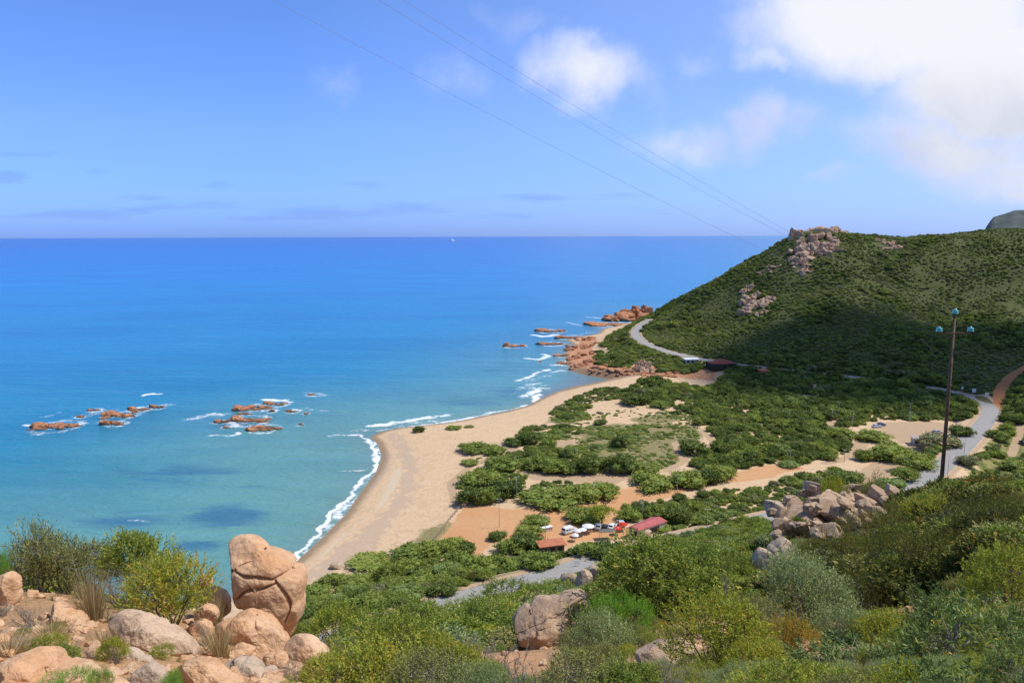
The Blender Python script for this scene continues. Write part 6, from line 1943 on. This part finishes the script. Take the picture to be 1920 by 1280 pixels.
M_PURPLE = plain_mat('purple_banner', (0.28, 0.10, 0.30), 0.7, 0.2, 0.2, 2)
M_BLUECAR = plain_mat('blue_car_paint', (0.05, 0.08, 0.16), 0.25, 0.6, 0.05, 1)
M_SILVER = plain_mat('silver_car_paint', (0.48, 0.50, 0.52), 0.28, 0.6, 0.04, 1)
M_WHITECAR = plain_mat('white_car_paint', (0.78, 0.78, 0.77), 0.28, 0.6, 0.03, 1)
M_DARKCAR = plain_mat('dark_car_paint', (0.035, 0.04, 0.05), 0.25, 0.6, 0.05, 1)
M_CONC = plain_mat('concrete', (0.40, 0.38, 0.35), 0.9, 0.15, 0.15, 2)
M_THATCH = plain_mat('grey_shade_roof', (0.16, 0.145, 0.125), 0.9, 0.1, 0.3, 3)

# utility pole
Pp = hity(1764, 920, 51.0)
Pp[2] = gz(Pp[0], Pp[1])
foot_drop = hity(1764, 920, 51.0)[2] - Pp[2]
top = hity(1785, 590, 51.0)[2]
HP = top - Pp[2]
pole = empty('utility_pole', Pp, 0, 'tall rusty brown utility pole with three teal glass insulators', 'utility pole')
mb = MB()
mb.tube([(0, 0, -0.3), (0, 0, HP * .5), (0, 0, HP)], [0.15, 0.12, 0.085], 10)
for zz in (HP * .12, HP * .38, HP * .64):
    mb.lathe([(0.17, -0.04), (0.178, -0.04), (0.178, 0.04), (0.16, 0.04)], 10, (0, 0, zz))
mb.build('pole', M_RUST_POLE, pole, True)
za = hity(1784, 624, 51.0)[2] - Pp[2]
wa = 30 * depth(Pp) / FPX
mb = MB()
mb.box((0, -0.13, za), (2 * wa, 0.09, 0.10))
mb.box((-0.32, -0.10, za - 0.20), (0.5, 0.035, 0.05))
mb.box((0.32, -0.10, za - 0.20), (0.5, 0.035, 0.05))
mb.build('crossarm', M_RUST_POLE, pole)
for dx, zz in ((-wa + 0.06, za + .05), (wa - 0.06, za + .05), (0, HP)):
    ins = MB().lathe([(0.0, 0.30), (0.07, 0.30), (0.09, 0.26), (0.07, 0.23), (0.19, 0.20), (0.21, 0.13), (0.12, 0.12), (0.13, 0.09), (0.20, 0.06), (0.22, -0.02), (0.09, -0.02), (0.05, 0.0)], 18).build('insulator', M_TEAL, pole, True, loc=(dx, -0.13 if zz != HP else 0, zz + 0.10))
    MB().tube([(0, 0, -0.14), (0, 0, 0.10)], 0.022, 6).build('pin', M_RUST_POLE, ins)
# wires
M_WIRE = plain_mat('wire_steel', (0.30, 0.31, 0.32), 0.5, 0.4, 0.1, 1)
def wire(start, far_px, midpx, Yq, label):
    Q = hity(far_px[0], far_px[1], Yq)
    d = Q - start
    # point on the vertical plane through start and Q seen at midpx
    rv = ray(*midpx)
    o = np.array([0, 0, CAMZ])
    A2 = np.array([[d[0], -rv[0]], [d[1], -rv[1]]])
    s_, t_ = np.linalg.solve(A2, o[:2] - start[:2])
    zmid = CAMZ + rv[2] * t_
    # quadratic z(s): z(0), z(s_), z(1)
    M3 = np.array([[1, 0, 0], [1, s_, s_ * s_], [1, 1, 1]])
    co = np.linalg.solve(M3, np.array([start[2], zmid, Q[2]]))
    ss = np.linspace(0, 1.7, 60)
    pts = np.stack([start[0] + d[0] * ss, start[1] + d[1] * ss, co[0] + co[1] * ss + co[2] * ss * ss], 1)
    b = pts[0].copy()
    o_ = MB().tube(pts - b, 0.0055, 5).build('power_line', M_WIRE, None, True, loc=b)
    tag(o_, label, 'power line', 'power lines to the utility pole')
    return co[2]
w1 = wire(Pp + np.array([-wa + 0.06, -0.13, za + 0.36]), (510, 0), (1400, 454), 26.0, 'lowest and leftmost of the three thin wires crossing the sky')
w2 = wire(Pp + np.array([0, 0, HP + 0.32]), (710, 0), (1440, 424), 27.0, 'middle of the three thin wires crossing the sky')
w3 = wire(Pp + np.array([wa - 0.06, -0.13, za + 0.36]), (755, 0), (1460, 424), 27.5, 'upper and rightmost of the three thin wires crossing the sky')
print('WIRES', w1, w2, w3)

# lamp posts
def lamp_mesh():
    t = []
    t.append(('pole', M_STEEL, MB().tube([(0, 0, -0.2), (0, 0, 4.0), (0, 0, 7.6)], [0.085, 0.07, 0.05], 8)))
    t.append(('bracket', M_STEEL, MB().tube([(-0.62, 0, 7.62), (0, 0, 7.66), (0.62, 0, 7.62)], 0.035, 6)))
    return t
def lamp(u, v, hpx, label, rz=0.0, proto=[]):
    p = hit(u, v)
    H = hpx * depth(p) / FPX * 1.03
    k = min(max(H / 7.9, 0.6), 1.5)
    if not proto:
        e = empty('lamp_post', p, rz, label, 'lamp post', 'lamp posts of the plain')
        for nm, mt, b in lamp_mesh():
            b.build(nm, mt, e, True)
        for sx_ in (-0.62, 0.62):
            MB().box((0, 0, 0), (0.55, 0.28, 0.12), 0, 0.75).build('lamp_head', M_STEEL, e, False, 0.03, loc=(sx_, 0, 7.70))
        proto.append(e)
    else:
        s = proto[0]
        e = s.copy()
        COL.objects.link(e)
        e.location, e.rotation_euler = p, (0, 0, rz)
        e['label'] = label
        for c in s.children:
            q = c.copy()
            COL.objects.link(q)
            q.parent = e
    e.scale = (1.0, 1.0, k)
    return e
for u, v, h, lab in [
    (936, 988, 54, 'lamp post in the left of the orange car park, beside a small round bush'), (969, 940, 48, 'lamp post in front of the seaward thicket'), (1022.5, 1022, 56, 'lamp post beside the white stall and low orange roof'),
    (1113, 937, 31, 'lamp post against the round ended bush above the car park'), (1270, 923, 46, 'tall lamp post at the edge of the orange track'), (1205, 975, 38, 'lamp post just behind the red roof'),
    (1326, 985, 22, 'lamp post sunk among green bushes right of the red roof'), (1154, 1022, 17, 'short lamp post beside the road bend near the white rock'), (1480.5, 881, 38, 'lamp post at the far end of the orange track'),
    (1559.6, 789, 22, 'leftmost of three lamp posts at the small clearing'), (1572, 785, 32, 'middle of three lamp posts at the small clearing'), (1598, 804, 34, 'rightmost of three lamp posts at the small clearing'),
    (1642, 826, 26, 'lamp post below the parked cars of the tan car park'), (1705, 790, 36, 'lamp post at the back of the tan car park'), (1707, 792, 18, 'shorter post beside the back lamp post of the tan car park'),
    (1777, 892, 42, 'lamp post on the right verge just right of the utility pole'), (1808, 850, 30, 'lamp post on the right verge further up the road'), (1583, 866, 18, 'short lamp post among bushes above the turning loop')]:
    lamp(u, v, h, lab, rng.uniform(-0.4, 0.4))

# rail fence between beach and car park
fl = [(868, 944), (858, 958), (846, 972), (838, 982), (829, 994), (818, 1007), (807, 1020)]
fp = np.array([hit(u, v) for u, v in fl])
fence = empty('rail_fence', fp[0], 0, 'weathered wooden post and rail fence between beach and orange car park', 'fence')
fine = smooth_poly(fp, 4)
L_ = np.concatenate([[0], np.cumsum(np.linalg.norm(np.diff(fine[:, :2], axis=0), axis=1))])
npst = int(L_[-1] / 2.2) + 1
pp = np.array([[np.interp(q, L_, fine[:, i]) for i in range(2)] for q in np.linspace(0, L_[-1], npst)])
pz = height(pp[:, 0], pp[:, 1])
P3 = np.column_stack([pp, pz]) - fp[0]
for q in P3:
    MB().tube([q + (0, 0, -.2), q + (0, 0, 1.15)], [0.10, 0.09], 7).build('post', M_WOOD, fence)
for zz in (0.5, 1.0):
    for a, b in zip(P3[:-1], P3[1:]):
        MB().tube([a + (0, 0, zz), b + (0, 0, zz)], 0.065, 6).build('rail', M_WOOD, fence)

# vehicles
def body_shape(prof, width, cab_in=0.16, belt=0.9):
    n = len(prof)
    V = []
    for sy in (-1, 1):
        for x, z in prof:
            w = width / 2 - (cab_in * sstep(belt, belt + 0.6, np.array(z)) if z > belt else 0)
            V.append((x, sy * float(w), z))
    F = [tuple(range(n - 1, -1, -1)), tuple(range(n, 2 * n))]
    for i in range(n):
        j = (i + 1) % n
        F.append((i, j, n + j, n + i))
    return V, F
CARP = [(-2.1, .32), (-2.15, .55), (-2.08, .88), (-1.75, .98), (-1.25, 1.38), (-0.5, 1.48), (0.25, 1.44), (0.95, 1.0), (1.85, .84), (2.1, .66), (2.12, .34)]
VANP = [(-2.3, .34), (-2.34, .7), (-2.30, 1.2), (-2.12, 1.80), (-1.2, 1.94), (0.6, 1.92), (1.35, 1.25), (2.05, 1.05), (2.3, .75), (2.3, .36)]
def car(kind, u, v, rz, paint, label, proto={}):
    p = hit(u, v)
    prof, width = (VANP, 1.86) if kind == 'van' else (CARP, 1.74)
    name = 'parked_van' if kind == 'van' else 'parked_car'
    e = empty(name, p, rz, label, 'van' if kind == 'van' else 'car', 'vehicles parked on the plain')
    V, F = body_shape(prof, width, 0.18, 0.95 if kind == 'car' else 1.15)
    MB().add(V, F).build('body', paint, e, True, 0.05).data.set_sharp_from_angle(angle=R(40))
    lo, hi = (0.98, 1.36) if kind == 'car' else (1.18, 1.72)
    for sy in (-1, 1):
        if kind == 'van':
            xs_ = [(-2.0, -1.25), (-1.15, -0.25), (-0.15, 0.75)]
        else:
            xs_ = [(-1.15, -0.45), (-0.38, 0.42)]
        for x0, x1 in xs_:
            sh = 0.18 if x1 > 0.3 else 0.0
            q = [(x0, lo), (x1 + (0.26 if sh else 0), lo), (x1 - sh, hi), (x0 + (0.1 if x0 < -1 else 0), hi)]
            vs = []
            for x_, z_ in q:
                w = width / 2 - 0.18 * float(sstep(0.95 if kind == 'car' else 1.15, (0.95 if kind == 'car' else 1.15) + .6, np.array(z_)))
                vs += [(x_, sy * (w + 0.012), z_), (x_, sy * (w - 0.03), z_)]
            MB().add(vs, [(0, 2, 4, 6), (7, 5, 3, 1), (0, 1, 3, 2), (2, 3, 5, 4), (4, 5, 7, 6), (6, 7, 1, 0)]).build('side_window', M_GLASS, e)
    # windscreen and rear window
    for (xa, za_, xb, zb) in (((0.93, 1.03, 0.30, 1.42) if kind == 'car' else (1.32, 1.30, 0.68, 1.86)), ((-1.70, 1.02, -1.28, 1.36) if kind == 'car' else (-2.29, 1.25, -2.13, 1.74))):
        w = width / 2 - 0.22
        sg = 1 if xa > 0 else -1
        nx, nz = sg * 0.02, 0.02
        MB().add([(xa + nx, -w, za_ + nz), (xa + nx, w, za_ + nz), (xb + nx, w * .88, zb + nz), (xb + nx, -w * .88, zb + nz), (xa - nx, -w, za_ - nz), (xa - nx, w, za_ - nz), (xb - nx, w * .88, zb - nz), (xb - nx, -w * .88, zb - nz)],
                 [(0, 1, 2, 3), (7, 6, 5, 4), (0, 4, 5, 1), (1, 5, 6, 2), (2, 6, 7, 3), (3, 7, 4, 0)]).build('windscreen' if sg > 0 else 'rear_window', M_GLASS, e)
    fx = prof[-2][0]
    for sy in (-1, 1):
        MB().box((fx - 0.03, sy * (width / 2 - 0.28), prof[-2][1] + 0.03), (0.14, 0.36, 0.16)).build('headlight', M_WHITE, e, False, 0.03)
        for x_ in (-1.35, 1.32):
            w_ = MB().lathe([(0.0, -0.1), (0.2, -0.1), (0.32, -0.08), (0.33, 0), (0.32, 0.08), (0.2, 0.1), (0.0, 0.1)], 18)
            o = w_.build('wheel', M_TYRE, e, True, loc=(x_, sy * (width / 2 - 0.08), 0.33))
            o.rotation_euler = (math.pi / 2, 0, 0)
            h_ = MB().lathe([(0.0, -0.11), (0.19, -0.108), (0.19, 0.108), (0.0, 0.11)], 14).build('rim', M_STEEL, o)
    return e
car('van', 1068, 998, R(38), M_WHITECAR, 'white van parked in the orange car park left of the parasols')
car('car', 1122, 990, R(78), M_SILVER, 'silver car under the yellow green tree, leftmost of the row')
car('car', 1135, 992, R(70), M_DARKCAR, 'dark car under the yellow green tree, middle of the row')
car('car', 1148, 990, R(64), M_WHITECAR, 'white car parked right of the dark car under the tree')
car('car', 1164, 984, R(96), M_SILVER, 'silver car parked alone left of the red roof')
car('car', 1644, 801, R(18), M_SILVER, 'silver car at the left end of the tan car park')
car('car', 1652, 798, R(18), M_BLUECAR, 'dark blue car behind the silver one at the tan car park')
car('car', 1612, 821, R(-35), M_WHITECAR, 'white car half hidden by bushes below the tan car park')
car('car', 1758, 812, R(8), M_SILVER, 'silver blue car behind the utility pole')
car('car', 1776, 832, R(60), M_DARKCAR, 'dark car just right of the utility pole beside the road')
car('car', 1919, 832, R(80), M_DARKCAR, 'dark car cut by the right edge in the dry field')

# parasols, tables, stall
def parasol(u, v, dia, h, cloth, label):
    p = hit(u, v)
    e = empty('parasol', p, rng.uniform(0, 1), label, 'parasol', 'parasols at the beach bar')
    MB().tube([(0, 0, 0), (0, 0, h)], 0.03, 6).build('pole', M_STEEL, e)
    prof = [(dia / 2, h - 0.62), (dia / 2 - 0.02, h - 0.50), (dia / 4, h - 0.18), (0.02, h + 0.04)]
    mb = MB().lathe([(dia / 2 - .02, h - .60)] + prof, 8)
    mb.lathe([(0.02, h + 0.0), (dia / 4, h - 0.23), (dia / 2 - .02, h - .60)], 8)
    mb.build('canopy', cloth, e)
    MB().lathe([(0, 0), (0.28, 0), (0.28, 0.06), (0.05, 0.1)], 12).build('base', M_CONC, e)
parasol(1103, 999, 3.6, 2.6, M_WHITE, 'largest white parasol beside the white van')
parasol(1083, 1006, 2.4, 2.3, M_WHITE, 'white parasol nearest below the white van')
parasol(1092, 1004, 2.4, 2.3, M_WHITE, 'white parasol between the nearest one and the largest one')
parasol(1078, 1014, 2.2, 2.2, M_WHITE, 'lowest white parasol close above the dark bush')
parasol(1158, 1002, 2.6, 2.4, M_REDCLOTH, 'red parasol left of the red roof, front one')
parasol(1168, 995, 2.6, 2.5, M_REDCLOTH, 'red parasol touching the red roof, back one')
p = hit(1138, 1010)
e = empty('shade_canopy', p, R(8), 'grey flat shade canopy between the white and red parasols', 'canopy')
for sx_ in (-1.9, 1.9):
    for sy in (-0.9, 0.9):
        MB().tube([(sx_, sy, -.3), (sx_, sy, 2.3)], 0.05, 6).build('post', M_WOOD, e)
MB().box((0, 0, 2.36), (4.3, 2.2, 0.12)).build('roof', M_THATCH, e)
p = hit(1024, 995)
e = empty('stall', p, R(28), 'low white stall with a purple banner in the orange car park', 'stall')
MB().box((0, 0, 0.55), (3.2, 1.1, 1.1)).build('counter', M_RENDER, e, False, 0.03)
MB().box((0.1, 0, 1.16), (3.5, 1.4, 0.08)).build('counter_top', M_WHITE, e)
MB().box((1.62, -0.1, 0.62), (0.05, 1.05, 0.85)).build('banner', M_PURPLE, e)
p = hit(1082, 1062)
e = empty('notice_board', p, R(20), 'blank white notice board on the verge of the lower road', 'board')
for sx_ in (-0.55, 0.55):
    MB().tube([(sx_, 0, -.2), (sx_, 0, 1.0)], 0.04, 6).build('post', M_STEEL, e)
MB().box((0, -0.06, 1.05), (1.5, 0.06, 1.2)).build('panel', M_WHITE, e)
# guard rail on the bend
gp = np.array([hit(u, v) for u, v in [(1098, 1053), (1112, 1048), (1126, 1042), (1140, 1036)]])
e = empty('guard_rail', gp[0], 0, 'low wooden guard rail along the road bend', 'guard rail')
for q in gp - gp[0]:
    MB().tube([q + (0, 0, -.2), q + (0, 0, 0.85)], 0.08, 6).build('post', M_WOOD, e)
for a, b in zip(gp[:-1] - gp[0], gp[1:] - gp[0]):
    MB().tube([a + (0, 0, .72), b + (0, 0, .72)], 0.08, 6).build('rail', M_WOOD, e)

# red roofed beach bar
c4 = [hitz(u, v, 6.0) for u, v in [(1173, 992), (1222, 971), (1252, 979), (1197, 997)]]
cen = np.mean(c4, 0)
zg = gz(cen[0], cen[1])
e = empty('beach_bar', (cen[0], cen[1], zg), 0, 'beach bar under a wide low red roof', 'building')
c4 = [q - np.array([cen[0], cen[1], 0]) for q in c4]
zr = 3.0
def rp(q, z):
    return (q[0], q[1], z)
m01, m23 = (c4[0] + c4[3]) / 2, (c4[1] + c4[2]) / 2
mb = MB()
vs = [rp(c4[0], zr - .25), rp(c4[1], zr - .25), rp(m23, zr + .45), rp(m01, zr + .45), rp(c4[3], zr - .25), rp(c4[2], zr - .25)]
vs += [(a, b, c - 0.14) for a, b, c in vs]
mb.add(vs, [(3, 2, 1, 0), (4, 5, 2, 3), (6, 7, 8, 9), (9, 8, 11, 10), (0, 1, 7, 6), (5, 4, 10, 11), (1, 2, 8, 7), (2, 5, 11, 8), (3, 0, 6, 9), (4, 3, 9, 10)])
mb.build('roof', M_REDROOF, e)
ins_ = [np.array(rp(q, 0)) * np.array([.86, .86, 1]) for q in c4]
mb = MB()
mb.add([tuple(q) for q in ins_] + [(q[0], q[1], 2.75) for q in ins_], [(0, 1, 5, 4), (1, 2, 6, 5), (2, 3, 7, 6), (3, 0, 4, 7), (4, 5, 6, 7)])
mb.build('wall', M_RENDER, e)
for i in range(4):
    a, b = ins_[i], ins_[(i + 1) % 4]
    for t in (0.02, 0.35, 0.66, 0.98):
        q = (a * (1 - t) + b * t) * np.array([1.1, 1.1, 1])
        MB().tube([q + (0, 0, -.2), q + (0, 0, 2.75)], 0.07, 6).build('post', M_WOOD, e)
    dv = unit((b - a)[None])[0]
    q = (a + b) / 2 * np.array([1.02, 1.02, 1])
    MB().box((q[0], q[1], 1.35), (np.linalg.norm(b - a) * .55, 0.1, 1.5), math.atan2(dv[1], dv[0])).build('opening', M_DARK, e)

def shed(name, u, v, w, d, h, rz, roof_mat, wall_mat, label, slope=0.25, cat='building', hip=False, win=3):
    p = hit(u, v)
    e = empty(name, p, rz, label, cat)
    MB().box((0, 0, h / 2 - .2), (w, d, h + .4)).build('wall', wall_mat, e)
    ov = 0.5
    W, D = w / 2 + ov, d / 2 + ov
    if hip:
        n = 12
        vs = [(W * math.cos(2 * math.pi * k / n), D * math.sin(2 * math.pi * k / n), h - 0.1) for k in range(n)] + [(W * .3 * math.cos(2 * math.pi * k / n), D * .3 * math.sin(2 * math.pi * k / n), h + slope) for k in range(n)]
        vs += [(x, y, z - 0.16) for x, y, z in vs[:n]]
        fs = [(k, (k + 1) % n, n + (k + 1) % n, n + k) for k in range(n)] + [tuple(n + k for k in range(n))] + [(2 * n + k, 2 * n + (k + 1) % n, (k + 1) % n, k) for k in range(n)] + [tuple(2 * n + n - 1 - k for k in range(n))]
        MB().add(vs, fs).build('roof', roof_mat, e)
        for k in range(n):
            a = 2 * math.pi * (k + .5) / n
            q = np.array([W * .93 * math.cos(a), D * .93 * math.sin(a), 0])
            MB().tube([q + (0, 0, -.3), q + (0, 0, h - .1)], 0.11, 6).build('post', M_WOOD, e)
    else:
        vs = [(-W, -D, h + .02), (W, -D, h + .02), (W, D, h + slope), (-W, D, h + slope), (-W, -D, h + .18), (W, -D, h + .18), (W, D, h + slope + .16), (-W, D, h + slope + .16)]
        MB().add(vs, [(3, 2, 1, 0), (4, 5, 6, 7), (0, 1, 5, 4), (1, 2, 6, 5), (2, 3, 7, 6), (3, 0, 4, 7)]).build('roof', roof_mat, e)
    for k in range(win):
        x_ = (k + .5) / win * w - w / 2
        MB().box((x_, -d / 2 - .03, h * .55), (w / win * .55, 0.1, h * .42)).build('window' if k else 'door', M_DARK, e)
    return e
shed('kiosk', 1033, 1036, 6.4, 2.8, 2.5, R(16), M_TILE, M_THATCH, 'low kiosk with an orange roof between bushes beside the lower road', 0.3)
shed('restaurant', 1352, 689, 15, 11, 3.2, R(6), M_MAROON, M_DARK, 'round restaurant with a dark red roof at the foot of the headland', 1.7, hip=True)
shed('hut', 1296, 681, 8, 5, 2.7, R(4), M_WHITE, M_RENDER, 'white roofed hut left of the round red restaurant', 0.25)
shed('hut', 1431, 704, 4.6, 3.6, 3.0, R(20), M_TILE, M_TILE, 'small orange hut half hidden in the dark thicket', 0.5)
shed('service_block', 1725, 833, 5.6, 4.2, 2.7, R(-12), M_PINKROOF, M_RENDER, 'small pale service block with a flat roof in the tan car park', 0.1)

# the yellow green tree by the cars
p = hit(1128, 986)
e = empty('tree', p, 0.3, 'yellow green spreading tree over the parked cars', 'tree')
mb = MB()
mb.tube([(0, 0, -.2), (0.1, 0, 1.3), (-0.1, 0.1, 2.2)], [0.24, 0.17, 0.14], 8)
r = np.random.default_rng(77)
v, f, t, C, RD, P_ = foliage(78, 13, 420, 12, 0.05, 0.55, 0.13, thick=(0.6, 1.15), spread=0.7, flat=0.6, lsp=0.34, rad=(.13, .22))
S3 = np.array([7.6, 7.6, 4.2])
off = np.array([0, 0, 2.3])
for k in range(11):
    c = C[k] * S3 + off
    mb.tube(smooth_poly(np.array([(-0.1, 0.1, 2.0), (c * .5 + np.array([0, 0, 1.3])), c]), 3), np.linspace(0.11, 0.03, 7), 5)
mb.build('trunk', M_BARK, e, True)
link('crown', make_mesh('crown', v * S3 + off, f, M_YG, False, {'tint': t * 0.8}), e)

# small signs along the far road, a post by the roadside
def sign(u, v, w, h, label):
    p = hit(u, v)
    e = empty('road_sign', p, math.atan2(-p[0], p[1]) * 0.5, label, 'sign', 'blank white signs by the far road')
    MB().tube([(0, 0, -.2), (0, 0, h)], 0.05, 6).build('post', M_STEEL, e)
    MB().box((0, -0.07, h - w * .4), (w, 0.05, w * 1.1)).build('panel', M_WHITE, e)
sign(1826, 739, 1.7, 2.6, 'white sign beside the far road, left of two')
sign(1850, 747, 1.7, 2.6, 'white sign beside the far road, right of two near the red path')
sign(1804, 733, 1.1, 2.0, 'smallest white sign furthest along the far road')
# crash barrier at right
gp = np.array([hit(u, v) for u, v in [(1862, 792), (1868, 784), (1873, 777), (1877, 770)]])
e = empty('crash_barrier', gp[0], 0, 'short grey crash barrier on the outside of the road bend', 'crash barrier')
for q in gp - gp[0]:
    MB().box(q + np.array([0, 0, .3]), (0.14, 0.14, 0.9)).build('post', M_STEEL, e)
mb = MB()
for a, b in zip(gp[:-1] - gp[0], gp[1:] - gp[0]):
    d = b - a
    mb.box((a + b) / 2 + np.array([0, 0, .6]), (np.linalg.norm(d), 0.06, 0.32), math.atan2(d[1], d[0]))
mb.build('rail', M_STEEL, e)
# boat near the horizon
p = hitz(848, 452.3, 0)
k = depth(p) / FPX
e = empty('motor_boat', (p[0], p[1], 0), R(45), 'tiny white boat near the horizon', 'boat')
e.scale = (k * 11.0,) * 3
prof = []
hull = [(-0.5, 0.13), (-0.2, 0.15), (0.2, 0.13), (0.42, 0.06), (0.55, 0.0)]
vs = []
for x_, w_ in hull:
    vs += [(x_, -w_, 0.14 + max(0, x_) * 0.06), (x_, w_, 0.14 + max(0, x_) * 0.06), (x_ * .94, -w_ * .6, -0.03), (x_ * .94, w_ * .6, -0.03)]
fs = []
for i in range(4):
    a, b = i * 4, i * 4 + 4
    fs += [(a, b, b + 1, a + 1), (a + 2, b + 2, b, a), (a + 1, b + 1, b + 3, a + 3), (a + 3, b + 3, b + 2, a + 2)]
fs += [(0, 1, 3, 2), (0, 4, 5, 1), (4, 8, 9, 5), (8, 12, 13, 9), (12, 16, 17, 13)]
MB().add(vs, fs).build('hull', M_WHITE, e)
MB().box((-0.08, 0, 0.25), (0.5, 0.2, 0.21), 0, 0.75).build('cabin', M_WHITE, e)
MB().tube([(-0.1, 0, 0.28), (-0.1, 0, 0.5)], 0.012, 5).build('mast', M_WHITE, e)

# a fair weather cloud overhead to the right: it stands between the sun and the headland and shades it, as in the photograph
vs, fs, n = [], [], 0
r = np.random.default_rng(9)
T_CL = 3000.0
cb = None
CL = [(1440, 668, 36), (1520, 655, 44), (1600, 645, 46), (1690, 655, 44), (1780, 662, 44), (1870, 665, 42), (1490, 702, 38), (1580, 692, 46), (1680, 692, 46), (1770, 697, 40), (1400, 704, 26), (1560, 735, 28), (1640, 736, 28), (1720, 740, 24),
                  (1440, 726, 24), (1920, 690, 36), (1840, 702, 30), (1600, 615, 22), (1700, 620, 20), (1520, 622, 16)]
CL += [(u + r.uniform(-60, 60), v + r.uniform(-42, 30), rad * r.uniform(0.18, 0.42)) for u, v, rad in CL for q in range(3) if v < 735]
for u, v, rad in CL:
    p = hit(u, v) + np.array(sun_dir) * (T_CL + r.uniform(-25, 25))
    if cb is None:
        cb = p
    q, fc = rock_verts((rad * 2, rad * 2, rad * 0.9), 800 + n % 97, 4, 2.1, 0.35, 0, (1, 1), 1.6)
    vs.append(q + p - cb)
    fs.append(fc + n)
    n += len(q)
mc = NT('cloud_white')
mc.bsdf((0.9, 0.9, 0.92), 1.0, 0.0)
tag(link('cloud', make_mesh('cloud', np.concatenate(vs), np.concatenate(fs), mc.m, True), None, cb), kind='structure')
